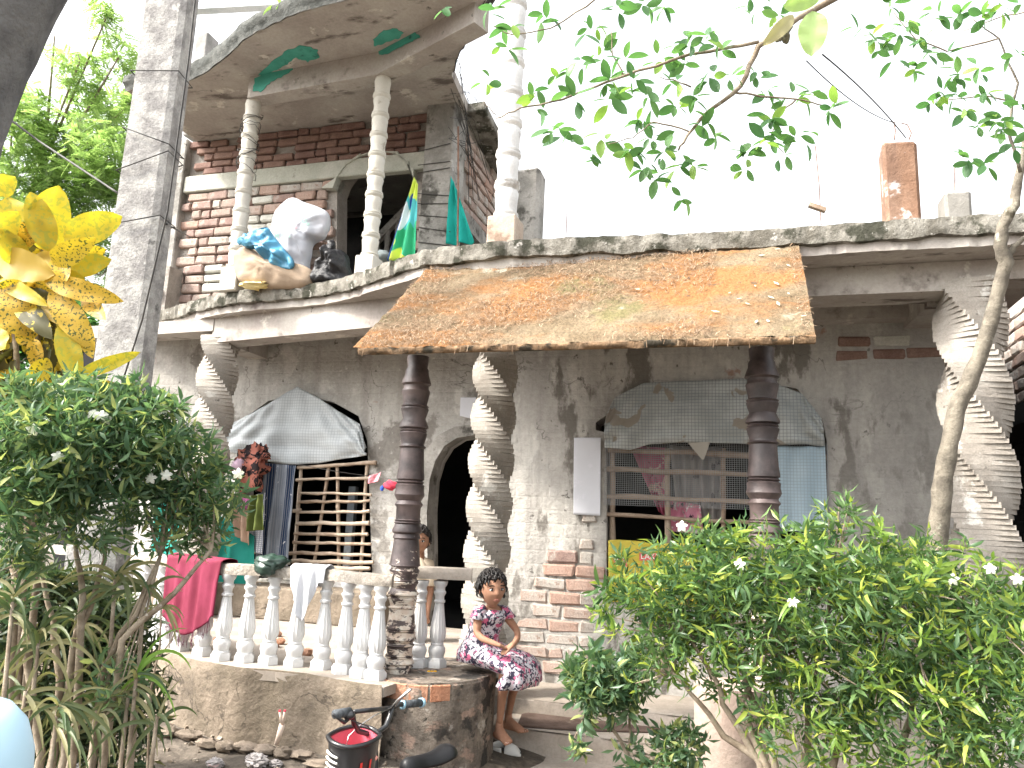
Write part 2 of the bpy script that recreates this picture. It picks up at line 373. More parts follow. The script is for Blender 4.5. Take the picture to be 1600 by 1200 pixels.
# --- plinth kerb, floor, round pedestal
kp = [(-40, 985), (60, 985), (140, 994), (200, 1008), (250, 1019), (306, 1034), (373, 1045), (430, 1050), (494, 1057), (540, 1066), (575, 1072), (600, 1074)]
kw = [P(a, b, z=LZ) for a, b in kp]
mb = MB(); pr = jag(kw, .006, .05); n = len(pr)
q = pr+[V((P(790, 1000, z=LZ).x, 4.6, LZ)), V((P(790, 1000, z=LZ).x, YL-.002, LZ)), V((pr[0].x, YL-.002, LZ))]
mb.prism(q, (0, 0, -.05)); fl = mb.build('veranda_floor', FLOOR, house)
mb = MB(); vs = []; fs = []
lv = [.01, -.02, -.06, -.14, -.24, -.34, -.45, -.56, -.62]
for i, p in enumerate(pr):
    for k, dz in enumerate(lv):
        o = .02*noise.noise(V((p.x*3, dz*4, 1)))+.008*noise.noise(V((p.x*14, dz*14, 5)))+(.03 if dz < -.5 else 0)+(.01 if k > 0 else .03)
        nrm = V((-.35, -1, 0)).normalized()
        vs.append(V((p.x, p.y, LZ+dz))+nrm*o+(V((0, .03, 0)) if k == 0 else V()))
for i in range(n-1):
    for k in range(len(lv)-1): fs.append((i*len(lv)+k, (i+1)*len(lv)+k, (i+1)*len(lv)+k+1, i*len(lv)+k+1))
mb.add(vs, fs); mb.build('mud_plinth', MUD, house, smooth=40)
PEDM = surf('patchy_pedestal', (.17, .145, .12), (.30, .255, .21), 7, .97, 1.0, 16, .03, [((.40, .29, .23), 6, .56, .62, (1, 1, 1.8)), ((.45, .41, .36), 9, .60, .66), ((.06, .055, .05), 5, .53, .60), ((.08, .075, .065), 16, .6, .66)], streak=((.1, .08, .07), 10, .6), grain=.2)
pc = P(671, 1071, z=LZ); fh_ = V((Fw.x, Fw.y, 0)).normalized(); pc = V((pc.x, pc.y, 0))+fh_*.40
def pedestal(c, r, ztop, ry=None, name='pedestal', par=house, mat=PEDM):
    m = MB(); vs = []; fs = []; na, nzz = 64, 22; ry = ry or r
    for j in range(nzz+1):
        z = -.05+(ztop+.05)*j/nzz
        for i in range(na):
            a = 2*pi*i/na; k = 1+.03*noise.noise(V((cos(a)*3, sin(a)*3, z*3)))+.012*noise.noise(V((cos(a)*9, sin(a)*9, z*12)))
            if j == nzz: k -= .02
            vs.append(V((c.x+r*k*cos(a), c.y+ry*k*sin(a), z)))
    for j in range(nzz):
        for i in range(na): fs.append((j*na+i, j*na+(i+1) % na, (j+1)*na+(i+1) % na, (j+1)*na+i))
    m.add(vs, fs); m.add([V((c.x+r*.985*cos(2*pi*i/na), c.y+ry*.985*sin(2*pi*i/na), ztop)) for i in range(na)], [tuple(range(na))])
    return m.build(name, mat, par, smooth=45)
PR_, PRY = .345, .42
ped = pedestal(pc, PR_, LZ+.012, PRY)
# top of the pedestal and the band of bare red bricks round its rim
ORB = surf('bare_orange_brick', (.42, .19, .11), (.52, .27, .17), 6, .95, .9, 24, .015, [((.3, .15, .1), 8, .6, .7), ((.55, .42, .33), 7, .64, .72)], rand=((.45, .3, .22), .6), grain=.2)
cc = pc.copy()
for k in range(9):
    a0 = rad(176+k*19.2); a1 = a0+rad(18.2); m = MB(); L = []
    for rr in (1.015, .93):
        for a in (a0, (a0+a1)/2, a1):
            for z in (LZ-.085+R.uniform(-.006, .006), LZ+.004): L.append(V((cc.x+PR_*rr*cos(a), cc.y+PRY*rr*sin(a), z)))
    m.add(L, [(0, 2, 3, 1), (2, 4, 5, 3), (6, 7, 9, 8), (8, 9, 11, 10), (1, 3, 9, 7), (3, 5, 11, 9), (0, 6, 8, 2), (2, 8, 10, 4), (0, 1, 7, 6), (4, 10, 11, 5)])
    m.build('brick', ORB if k < 7 else PEDM, ped, bevel=.006)
pc2 = P(1140, 1075, y=3.92)
ped2 = pedestal(V((pc2.x, pc2.y+.1, 0)), .17, pc2.z, .17, mat=surf('pink_plastered_pedestal', (.34, .26, .22), (.42, .34, .29), 4, .95, .6, 20, .012, [((.4, .28, .22), 4, .6, .7)]))
# low bench step behind the balustrade
mb = MB(); a = P(240, 1000, y=5.9); b = P(600, 1000, y=5.9)
mb.box((a.x, 5.78, LZ+.002), (b.x, YL-.003, LZ+.26), .01); mb.build('wall_bench', MUD, house, bevel=.01)
# --- steps
def step(px0, px1, pyf, z0, z1, yb, name='step'):
    y = P(850, pyf, z=z1).y; x0 = P(px0, pyf, z=z1).x; x1 = P(px1, pyf, z=z1).x
    m = MB(); nn = 24
    out = [V((x0+(x1-x0)*i/nn, y+.012*noise.noise(V((i*.7, z1*9, 0))), z1)) for i in range(nn+1)]+[V((x1, yb, z1)), V((x0, yb, z1))]
    m.prism(out, (0, 0, z0-z1)); return m.build(name, FLOOR, house, bevel=.006), y
s1, y1 = step(740, 1400, 1096, -.1, EYE-1.14, YR+.1)
s2, y2 = step(735, 1100, 1143, -.1, EYE-1.235, y1+.05)
s3, y3 = step(730, 1110, 1235, -.1, EYE-1.375, y2+.05)
# --- canopy slab
x0, x1 = -2.08, .335
ca, cb = V((0, 3.80, EYE+.93)), V((0, 4.885, EYE+1.865))
dn = (cb-ca).normalized(); up = V((0, -dn.z, dn.y))
CANM = surf('mossy_rust_roof', (.17, .125, .075), (.26, .20, .13), 3, .98, 1.0, 22, .025, [((.31, .15, .06), 1.3, .45, .60, (.8, 1.6, 1.6)), ((.19, .165, .08), 1.9, .58, .70), ((.40, .38, .30), 2.4, .62, .70), ((.12, .09, .06), 14, .60, .70)], grain=.3)
mb = MB(); NU, NV = 110, 50
def cf(u, v):
    x = x0+(x1-x0)*u + (-.03+.03*v if u < .01 else 0)
    p = V((x, 0, 0))+ca.lerp(cb, v)
    e = .012*noise.noise(V((x*4, v*5, 0)))+.012*noise.noise(V((x*19, v*22, 3)))
    if v < .005: p += V((0, R.uniform(-.012, .012), R.uniform(-.01, .004)))
    return p+up*(e-.02*(x-x0)/(x1-x0)*0)
mb.grid(cf, NU, NV)
def cfb(u, v):
    return V((x0+(x1-x0)*u, 0, 0))+ca.lerp(cb, v)-up*.05
mb2 = MB(); mb2.grid(cf, NU, NV)
canopy = mb.build('porch_roof', CANM, house, smooth=True)
tag(canopy, 'sloping porch roof slab covered in rusty moss and twigs')
mb = MB(); q = [V((x0, 0, 0))+ca, V((x1, 0, 0))+ca, V((x1, 0, 0))+cb, V((x0, 0, 0))+cb]
q = [p-up*.014+V((0, .02, .016))*(1 if i < 2 else 0) for i, p in enumerate(q)]; mb.prism(q, -up*.03); mb.build('slab_core', SOFFIT, canopy)
mb = MB(); n = 120; vs = []; fs = []
for i in range(n+1):
    x = x0+(x1-x0)*i/n; p = V((x, ca.y, ca.z)); j = .010*noise.noise(V((x*13, 1, 0)))
    vs += [p+V((0, .012, .006)), p+V((0, -.006+j*.6, -.004+j*.5)), p+V((0, -.005-j*.6, -.016)), p+V((0, .006, -.032+.010*noise.noise(V((x*9, 7, 0))))), p+V((0, .05, -.028))]
for i in range(n):
    for k in range(4): fs.append((i*5+k, (i+1)*5+k, (i+1)*5+k+1, i*5+k+1))
mb.add(vs, fs); mb.build('slab_lip', surf('mossy_lip', (.16, .11, .07), (.34, .22, .13), 14, .98, 1, 30, .02, [((.07, .06, .045), 9, .52, .62)]), canopy, smooth=60)
# twigs, needles and small dry leaves lying on the porch roof
TWIG = leafmat('dry_twigs', (.13, .08, .045), (.27, .18, .115), (.38, .29, .20), tr=0, rough=.9)
mb = MB(); rr = random.Random(3); cnt = 0
while cnt < 9000:
    u = rr.random(); v = rr.random()
    dens = noise.noise(V((u*3.2+5, v*2.6, 1)))+.35*(1-u)-.05
    if u > .80: dens -= .35
    if u > .975: dens += .35
    if dens < rr.uniform(-.25, .45): continue
    cnt += 1
    p = V((x0+(x1-x0)*u, 0, 0))+ca.lerp(cb, v)+up*rr.uniform(.004, .022)
    a = rr.uniform(0, pi); L = rr.uniform(.015, .045); d = V((1, 0, 0))*cos(a)+dn*sin(a); s = up.cross(d)
    c1 = p+s*rr.uniform(-.015, .015)+up*rr.uniform(0, .012)
    w_ = rr.uniform(.0008, .0018)
    A, B = p-d*L/2, p+d*L/2
    mb.add([A-s*w_, A+s*w_, c1+s*w_+up*w_, c1-s*w_+up*w_, B+s*w_, B-s*w_], [(0, 1, 2, 3), (3, 2, 4, 5)])
for i in range(26):       # strands that hang over the lower edge
    x = rr.uniform(x0, x1); p = V((x, ca.y-.012, ca.z)); L = rr.uniform(.015, .06); q = p+V((rr.uniform(-.01, .01), -.005, -L))
    mb.add([p+V((-.0012, 0, 0)), p+V((.0012, 0, 0)), q+V((.001, 0, 0)), q+V((-.001, 0, 0))], [(0, 1, 2, 3)])
tag(mb.build('twig_litter', TWIG), 'dry brown twigs and needles scattered over the porch roof', 'twigs', kind='stuff')
LF = []; ORD = 'first second third fourth fifth sixth seventh eighth ninth tenth eleventh twelfth thirteenth fourteenth fifteenth sixteenth seventeenth eighteenth nineteenth twentieth rightmost'.split()
DRY = leafmat('dry_leaf', (.45, .42, .3), (.62, .55, .42), tr=.1)
for k, (a, b) in enumerate([(1130, 385), (1160, 378), (1195, 380), (1215, 392), (1190, 402), (1232, 418), (1180, 450), (1213, 446), (1155, 470), (1168, 478), (1140, 461), (1118, 490), (1205, 468), (1232, 462), (1182, 506), (1200, 505), (996, 455), (940, 398), (1022, 428), (1256, 497), (1216, 478)]):
    r = ray(a, b); nn = up; t = (ca-CAM).dot(nn)/r.dot(nn); p = CAM+r*t+up*.012
    m = MB(); L = R.uniform(.012, .026); m.add([(-L, 0, 0), (0, -L*.35, .002), (L, 0, .005), (0, L*.35, .002)], [(0, 1, 2), (0, 2, 3)])
    mm = Matrix.Translation(p) @ V(up).to_track_quat('Z', 'Y').to_matrix().to_4x4() @ Matrix.Rotation(R.uniform(0, 6), 4, 'Z')
    o = m.build('fallen_leaf', DRY, None, m=mm); LF.append((a, o))
for k, (a, o) in enumerate(sorted(LF, key=lambda t: t[0])): tag(o, '%s small pale fallen leaf from the left end of the mossy porch roof' % ORD[k], 'leaf', 'fallen leaves on the porch roof')
# --- dark turned columns under the porch roof
m, nt, b = newmat('peeling_dark_column'); PEEL = m
tc = nt.nodes.new('ShaderNodeTexCoord'); vec = tc.outputs['Object']
sx = nt.nodes.new('ShaderNodeSeparateXYZ'); nt.links.new(vec, sx.inputs[0])
hz = ramp(nt, sx.outputs[2], .95, 1.38, .055, -.2)
no = nz(nt, vec, 11, 8, .7, .6, (1, 1, 2.4))
ad = nt.nodes.new('ShaderNodeMath'); nt.links.new(no, ad.inputs[0]); nt.links.new(hz, ad.inputs[1])
dark = mixc(nt, ramp(nt, nz(nt, vec, 6, 6), .35, .7), (.028, .02, .02), (.11, .08, .076))
cw = mixc(nt, ramp(nt, nz(nt, vec, 20, 6), .4, .6), (.62, .57, .50), (.52, .42, .34))
nt.links.new(mixc(nt, ramp(nt, ad.outputs[0], .52, .56), dark, cw), b.inputs['Base Color'])
b.inputs['Roughness'].default_value = .5
bp = nt.nodes.new('ShaderNodeBump'); bp.inputs['Strength'].default_value = .5; bp.inputs['Distance'].default_value = .006; nt.links.new(ad.outputs[0], bp.inputs['Height']); nt.links.new(bp.outputs[0], b.inputs['Normal'])
def darkcol(base, ztop, pys, rs):
    """profile given by heights as fractions from the top and radii"""
    H = ztop-base.z; prof = [(r, base.z+H*(1-t)) for t, r in zip(pys, rs)][::-1]
    m = MB(); m.lathe((base.x, base.y, 0), prof, 28); return m.build('turned_column', PEEL, house, smooth=40)
tt = [0, .02, .06, .075, .10, .135, .15, .16, .175, .19, .255, .262, .27, .278, .285, .335, .375, .385, .392, .40, .408, .415, .47, .478, .486, .495, .60, .64, .655, .662, .67, .678, .686, .71, .735, .755, .765, .785, .80, .86, .865, .872, .878, .885, .915, .925, .935, .955, .962, .975, 1]
rr_ = [.068, .068, .062, .072, .074, .088, .092, .078, .078, .088, .074, .074, .086, .080, .086, .07, .09, .09, .074, .084, .078, .086, .070, .072, .084, .072, .078, .084, .084, .074, .086, .076, .088, .085, .092, .08, .072, .086, .074, .072, .08, .074, .082, .074, .09, .09, .076, .084, .074, .076, .074]
# repeat the rings on the lower part
tL = [t*.62 for t in tt]; tfull = tL[:-1]+[.62+.38*t for t in tt[5:]]; rfull = [r*1.0 for r in rr_[:-1]]+[r*1.02 for r in rr_[5:]]
dcb = P(622, 1050, z=LZ+.012); dct = P(656, 552, y=dcb.y)
o = darkcol(dcb, EYE+.925+.05, tfull, [r*.98 for r in rfull]); tag(o, 'dark turned porch column with peeling whitewash on the round pedestal')
dc2 = P(1194, 800, y=dcb.y); o = darkcol(V((dc2.x, dcb.y, pc2.z)), EYE+.925+.05, [t for t in tfull], [r*.98 for r in rfull])
tag(o, 'dark turned porch column in front of the barred window')
# --- balustrade
rail = MB()
rp = [(60, 872), (150, 880), (270, 890), (330, 897), (370, 901), (420, 904), (470, 908), (520, 912), (560, 920), (600, 928), (625, 934), (680, 930), (735, 932)]
rb = [(60, 985), (150, 996), (266, 1024), (306, 1033), (336, 1040), (373, 1043), (410, 1047), (451, 1050), (494, 1054), (528, 1061), (555, 1067), (579, 1071)]
bpx = [(150, 996), (180, 1002), (208, 1008), (234, 1015), (251, 1019), (272, 1025), (306, 1033), (336, 1040), (373, 1043), (410, 1047), (451, 1050), (494, 1054), (528, 1061), (555, 1067), (579, 1071)]
bpos = [P(a, b-7, z=LZ)+V((.0, .05, 0)) for a, b in bpx]
bpos += [P(641, 1046, z=LZ+.012)+V((0, .10, 0)), P(676, 1044, z=LZ+.012)+V((.0, .05, 0))]
BH = .50
prof = [(.052, .04), (.05, .05), (.043, .055), (.046, .07), (.052, .09), (.050, .11), (.038, .125), (.040, .133), (.036, .14), (.046, .17), (.048, .195), (.046, .215), (.034, .30), (.027, .36), (.026, .368), (.034, .374), (.034, .384), (.027, .39), (.027, .41), (.036, .425), (.037, .435), (.029, .445), (.030, .462), (.040, .475), (.044, .492), (.044, .50)]
def fl_(i, k): return 1+(.05 if k % 2 else -.05) if 9 <= i <= 13 else 1
mb = MB(); mb.lathe((0, 0, 0), prof, 28, fl_); mb.lathe((0, 0, 0), [(.064, 0), (.064, .034), (.05, .052)], 6, rot=.2)
bme = mb.mesh('baluster', BALW, smooth=35)
for i, p in enumerate(bpos):
    rail_o = None
rmb = MB(); rpts = [p+V((0, 0, BH)) for p in bpos[:-2]]
rpts = [rpts[0]+V((-1.2, .35, 0))]+rpts+[rpts[-1]+V((.06, .02, 0))]
def railseg(pts, w_, h):
    m = MB(); vs = []; fs = []; q = jag(pts, .003, .04)
    for i, p in enumerate(q):
        t = (q[min(i+1, len(q)-1)]-q[max(0, i-1)]); t.z = 0; t.normalize(); nn = V((t.y, -t.x, 0))
        for k, (a, b) in enumerate([(-1, 0), (-1.06, .5), (-.85, .95), (0, 1.05), (.85, .95), (1.06, .5), (1, 0)]):
            e = .006*noise.noise(V((p.x*12, k*3, 2)))
            vs.append(V((p.x, p.y, p.z+h*b+e))+nn*(w_/2*a+e))
    K = 7
    for i in range(len(q)-1):
        for k in range(K): fs.append((i*K+k, (i+1)*K+k, (i+1)*K+(k+1) % K, i*K+(k+1) % K))
    fs.append(tuple(range(K))); fs.append(tuple((len(q)-1)*K+k for k in range(K-1, -1, -1)))
    m.add(vs, fs); return m
railing = railseg(rpts, .085, .062).build('balustrade', surf('crumbly_rail', (.33, .29, .24), (.45, .41, .36), 7, .97, 1, 26, .015, [((.2, .17, .14), 7, .58, .68), ((.52, .42, .33), 6, .64, .72)], grain=.25), house, smooth=50)
ra = bpos[-2]+V((-.12, -.03, BH+.012)); rb2 = P(736, 930, y=bpos[-1].y+.05); rb2.z = LZ+BH+.02
m = railseg([ra, bpos[-1]+V((0, 0, BH+.012)), V((rb2.x, rb2.y, bpos[-1].z+BH+.012))], .11, .068); m.build('rail_stub', FLOOR, railing, smooth=50)
for i, p in enumerate(bpos): inst('baluster', bme, railing, Matrix.Translation(p) @ Matrix.Rotation(R.uniform(-.3, .3), 4, 'Z') @ Matrix.Rotation(R.uniform(-.015, .015), 4, 'X'))
# ------------------------------------------------------------------ upper storey
YU = 6.2
xuL = P(262, 400, y=YU).x; xuR = P(700, 300, y=YU).x
arch = pw([(527, 432), (528, 300), (534, 283), (548, 264), (570, 250), (600, 243), (628, 247), (645, 262), (652, 285), (652, 432)], YU+.05)
arch = [V((p.x, YU, max(p.z, ZS+.03))) for p in arch]
zlo, zhi = EYE+3.22, EYE+3.40      # lintel band
mb = MB(); wall_prism(mb, xuL, xuR, ZS+.012, ZS2+.02, YU+.035, .2, [[V((p.x, YU+.035, p.z)) for p in arch]])
uw = mb.build('upper_wall', MORTAR, house)
def inpoly(x, z, poly):
    c = False; n = len(poly)
    for i in range(n):
        a, b = poly[i], poly[(i+1) % n]
        if (a.z > z) != (b.z > z) and x < (b.x-a.x)*(z-a.z)/(b.z-a.z)+a.x: c = not c
    return c
def brick_mesh(L, H, D, seed, mat):
    rr = random.Random(seed); bm = bmesh.new(); bmesh.ops.create_cube(bm, size=1)
    for v in bm.verts: v.co = V((v.co.x*L, v.co.y*D, v.co.z*H))+V((rr.uniform(-.012, .012), rr.uniform(-.008, .008), rr.uniform(-.007, .007)))
    bmesh.ops.bevel(bm, geom=list(bm.edges), offset=.011, segments=1, affect='EDGES')
    for v in bm.verts: v.co += V((rr.uniform(-.004, .004), rr.uniform(-.004, .004), rr.uniform(-.004, .004)))
    me = bpy.data.meshes.new('brick'); bm.to_mesh(me); bm.free(); me.materials.append(mat)
    return me
BM = {}
for key, mt in (('r', BRICK), ('w', BRICKW), ('d', BRICKD), ('p', BRICKP), ('o', ORB)):
    BM[key] = [brick_mesh(.228, .072, .06, i*3+ord(key), mt) for i in range(5)]
    BM[key+'h'] = [brick_mesh(.11, .072, .06, i*3+9+ord(key), mt) for i in range(3)]
def lay(parent, org, ux, nrm, length, rows, rh, skip, pick, proud=.0, seed=1, miss=.02):
    rr = random.Random(seed); cnt = 0
    rot = Matrix(((ux.x, -nrm.x, 0, 0), (ux.y, -nrm.y, 0, 0), (0, 0, 1, 0), (0, 0, 0, 1)))
    for r in range(rows):
        x = -.12*(r % 2)-rr.uniform(0, .06); z = (r+.5)*rh
        while x < length:
            half = rr.random() < .18; L = .11 if half else .228
            c = x+L/2; k = pick(c, z, rr)
            if c+L/2 < length+.03 and c-L/2 > -.03 and k and skip(c, z, L) and not half:
                for c2 in (c-.06, c+.06):
                    if not skip(c2, z, .11): half = True; c = c2; break
            if c+(.055 if half else .114) < length+.03 and c-(.055 if half else .114) > -.03 and k and not skip(c, z, .11 if half else L) and rr.random() > miss:
                p = org+ux*c+V((0, 0, z))+nrm*(proud+rr.uniform(-.008, .006))
                mm = Matrix.Translation(p) @ rot @ Euler((rr.uniform(-.02, .02), rr.uniform(-.025, .025), rr.uniform(-.03, .03))).to_matrix().to_4x4()
                sc_ = Matrix.Diagonal((rr.uniform(.95, 1.08), 1, rr.uniform(.92, 1.1)*rh/.086, 1))
                inst('brick', rr.choice(BM[k+('h' if half else '')]), parent, mm @ sc_); cnt += 1
            x += L+rr.uniform(.008, .016)
    return cnt
def skA(c, z, L):
    for q in (-.45, 0, .45):
        if inpoly(xuL+.15+c+q*L, ZS+.02+z, arch): return True
    return False
def pkA(c, z, rr):
    f = c/(xuR-xuL)
    # old whitewash patch in the middle of the wall
    wv = noise.noise(V((c*1.6, z*2.2, 4)))+.6-abs(c-.95)*.9-abs(z-.75)*.7
    return 'w' if wv > rr.uniform(.05, .45) else ('r' if rr.random() < .6 else 'p')
nb = lay(uw, V((xuL+.13, YU+.012, ZS+.02)), V((1, 0, 0)), V((0, -1, 0)), xuR-xuL-.32, 14, (zlo-ZS-.02)/14, skA, pkA, 0, 3)
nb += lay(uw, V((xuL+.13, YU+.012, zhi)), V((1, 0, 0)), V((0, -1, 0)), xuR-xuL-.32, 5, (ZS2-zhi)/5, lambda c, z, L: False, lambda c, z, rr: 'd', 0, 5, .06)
LIN = surf('pale_green_lintel', (.40, .41, .35), (.50, .50, .44), 4, .95, .6, 18, .012, [((.22, .21, .18), 5, .6, .7)])
m = MB(); aa = [p for p in arch if p.z > zlo-.3]
m.box((xuL+.12, YU-.035, zlo), (xuR-.1, YU+.034, zhi), .006); m.build('lintel', LIN, uw, bevel=.008)
# plaster haunches round the arch
at = [p for p in arch[1:-1]]; m = MB()
for i in range(len(at)-1):
    a, b = at[i], at[i+1]; t = V((0, -.05, 0)); h = V((0, .12, 0))
    ax = V((a.x+(-.13 if i < 1 else -.02), a.y, max(a.z, zlo+.001) if i > 0 else a.z+.01)); bx = V((b.x, b.y, zlo+.001))
    if bx.z < b.z: bx.z = b.z+.02
    m.add([a+t, b+t, bx+t, ax+t, a+h, b+h, bx+h, ax+h], [(0, 1, 2, 3), (0, 4, 5, 1), (2, 6, 7, 3), (0, 3, 7, 4), (1, 5, 6, 2)])
m.build('arch_haunch', LIN, uw)
# corner pilasters
m = MB(); m.box((xuL-.02, YU-.06, ZS), (xuL+.12, YU+.2, ZS2+.02), .006); m.build('pilaster', CON, uw, bevel=.01)
pa = P(658, 300, y=YU-.14).x; pb = P(704, 300, y=YU-.14).x
m = MB(); m.box((pa, YU-.14, ZS), (pb, YU+.16, ZS2+.02), .006); pil = m.build('corner_post', CON, uw, bevel=.012)
# left return of the brick wall, set forward
m = MB(); q0 = P(235, 440, y=6.0); q1 = P(262, 440, y=6.0); m.box((q0.x-.3, 6.0, ZS), (q1.x, 6.4, ZS+.55), .01); lr = m.build('stub_wall', MORTAR, house)
lay(lr, V((q0.x-.3, 5.995, ZS)), V((1, 0, 0)), V((0, -1, 0)), q1.x-q0.x+.3, 5, .105, lambda c, z, L: False, lambda c, z, rr: 'r', 0, 8)
# upper side wall going back, facing the roof terrace
xs = pb-.02
m = MB(); ys0, ys1 = YU+.161, 8.3
bz = EYE+2.72
m.prism([(xs, ys0, bz), (xs, ys1, bz-.05), (xs, ys1, ZS2-.32), (xs, ys0, ZS2+.01)], (-.2, 0, 0)); sw = m.build('side_wall', MORTAR, house)
lay(sw, V((xs+.005, ys0, bz+.16)), V((0, 1, 0)), V((1, 0, 0)), ys1-ys0, 8, .1, lambda c, z, L: z > .93-.15*c, lambda c, z, rr: 'p' if rr.random() < .6 else 'r', 0, 12)
m = MB(); m.beam((xs-.04, ys0, bz+.08), (xs-.04, ys1, bz+.05), .18, .16); m.build('lintel', CON, sw)
m = MB(); m.beam((xs-.02, ys0-.1, ZS2+.05), (xs+.02, ys1+.1, ZS2-.26), .5, .09, jit=.008); m.build('cap_slab', EDGE, sw, bevel=.01)
m = MB(); m.box((xs-.2, 7.0, ZS), (xs-.02, 7.25, bz-.01)); m.box((xs-.2, 8.0, ZS), (xs-.02, 8.3, bz-.05)); m.build('brick_pier', PLASTD, sw)
# room behind the arch, inner walls coloured near black
m = MB(); m.box((xuL, 8.4, ZS+.01), (xs-.2, 8.5, ZS2)); m.box((xuL-.0, YU+.24, ZS+.013), (xuL+.1, 8.39, ZS2)); m.box((xs-.26, YU+.24, ZS+.9), (xs-.2, 8.39, ZS2)); m.build('inner_wall', surf('near_black_plaster', (.05, .05, .05), (.09, .085, .08), 3, 1, .3, 10)
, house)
# stair rail seen through the arch
sr = MB(); A = P(590, 372, y=6.9); B = P(640, 325, y=6.9); sr.beam(A+V((-.1, 0, -.12)), B+V((.1, 0, .12)), .07, .07)
stair = sr.build('stair_rail', CON, house)
for k in range(4):
    p = A.lerp(B, k/3); m = MB(); m.lathe((p.x, p.y, p.z-.5), [(.03, 0), (.045, .1), (.025, .3), (.035, .38), (.025, .42), (.035, .48)], 12); m.build('baluster', CON, stair, smooth=50)
# bare bricks where the plaster has fallen from the right wall, and along the window jamb
def onwall(px, py): p = P(px, py, y=YR); return p.x-xM2, p.z-.32
bx0, bz0 = onwall(832, 1056); bx1, bz1 = onwall(944, 850); jx0, jz0 = onwall(934, 850)
def pkB(c, z, rr):
    if c > bx1+.02: return None
    n_ = noise.noise(V((round(c*3)*.9, round(z*4)*.8, 9)))*.14
    if z < bz1-.02+n_*.6 and c > bx0-.05+n_+max(0, z-.35)*.25: return 'p' if rr.random() < .9 else 'r'
    if z >= bz1-.05 and z < bz1+.75 and c > bx1-.08: return 'p' if rr.random() < .6 else 'r'
    return None
def skB(c, z, L): return c+L/2 > bx1+.03
lay(wall2, V((xM2, YR+.016, .32)), V((1, 0, 0)), V((0, -1, 0)), 3.0, 18, .099, skB, pkB, 0, 23, 0)
def pkC(c, z, rr): return 'd' if rr.random() < .8 else 'w'
u0 = P(1300, 545, y=YR).x-xM2
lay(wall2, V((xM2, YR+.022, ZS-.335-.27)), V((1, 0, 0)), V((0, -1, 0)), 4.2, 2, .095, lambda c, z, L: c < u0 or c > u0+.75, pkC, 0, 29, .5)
# --- second slab
e2 = [(197, 142), (210, 139), (240, 136), (290, 129), (318, 116), (345, 98), (372, 72), (398, 52), (430, 36), (470, 20), (520, 6), (580, -8), (680, -22), (757, -16), (760, 2)]
q = [P(a, b, z=ZS2) for a, b in e2]
re = [(742, 30), (728, 62), (712, 96), (706, 118)]
qr = [P(a, b, z=ZS2) for a, b in re]
pr2 = jag(q, .006, .06)+jag(qr, .03, .05)
out = pr2+[V((xs-.2, 8.4, ZS2)), V((pr2[0].x, 8.4, ZS2))]
m = MB(); m.prism(out, (0, 0, .1)); s2o = m.build('upper_slab', SOFFIT, house)
m = MB(); vs = []; fs = []
for i, p in enumerate(pr2):
    nrm = V((-.2, -1, 0)).normalized() if i < len(pr2)-14 else V((.6, -.5, 0)); e = .012*noise.noise(p*9)
    vs += [p+nrm*(.018+e)+V((0, 0, -.012)), p+nrm*(.03+e)+V((0, 0, .04)), p+nrm*(.05-e)+V((0, 0, .06)), p+nrm*(.05+e)+V((0, 0, .125)), p-nrm*.15+V((0, 0, .13))]
for i in range(len(pr2)-1):
    for k in range(4): fs.append((i*5+k, (i+1)*5+k, (i+1)*5+k+1, i*5+k+1))
m.add(vs, fs); m.build('slab_edge', surf('blackened_slab_edge', (.08, .085, .08), (.16, .165, .155), 8, .9, .9, 26, .015, [((.32, .31, .28), 9, .62, .7)]), s2o, smooth=50)
# --- three white cast columns
wc = []
b1 = P(352, 452, z=ZS+.01); b2 = P(563, 434, z=ZS+.01); b3 = P(779, 378, z=ZS+.01)
b1 += V((0, .1, 0)); b2 += V((0, .12, 0)); b3 += V((0, .13, 0))
def whitecol(b, ztop, label, n=9, blk=.2, r=.062, mat=WHITE, bm_=WHITE):
    m = MB(); H = ztop-(b.z+blk); prof = []
    for i in range(n):
        z = b.z+blk+H*i/n; h = H/n; s_ = (.92 if i % 2 else 1.0)
        for f, k in ((0, 1.12), (.04, 1.2), (.09, 1.2), (.11, 1.04), (.15, 1.14), (.2, 1.14), (.23, .98), (.55, 1.02*s_), (.85, 1.1), (.93, .98), (.97, 1.05)): prof.append((r*k, z+h*f))
    prof.append((r*1.05, ztop)); m.lathe((b.x, b.y, 0), prof, 24)
    o = m.build('turned_column', mat, house, smooth=40); tag(o, label)
    m = MB(); m.box((b.x-r*1.35, b.y-r*1.35, b.z-.005), (b.x+r*1.35, b.y+r*1.35, b.z+blk+.005), .004); m.build('base_block', bm_, o, bevel=.008)
    return o
ZC = EYE+3.60
whitecol(b1, ZC, 'slim cream turned column wrapped in wire at the balcony end')
whitecol(b2, ZC, 'slim cream turned column between the black bag and the green printed cloth')
BLK3 = surf('tan_block', (.42, .33, .26), (.5, .43, .36), 4, .95, .6, 18, .012, [((.28, .2, .15), 5, .6, .7)])
whitecol(b3, 5.75, 'stained white turned column standing on the slab by the porch roof', 10, .2, .075, surf('stained_white_column', (.60, .60, .59), (.72, .72, .71), 4, .7, .4, 26, .008, [((.32, .29, .26), 5, .56, .7)], grain=.1), BLK3)
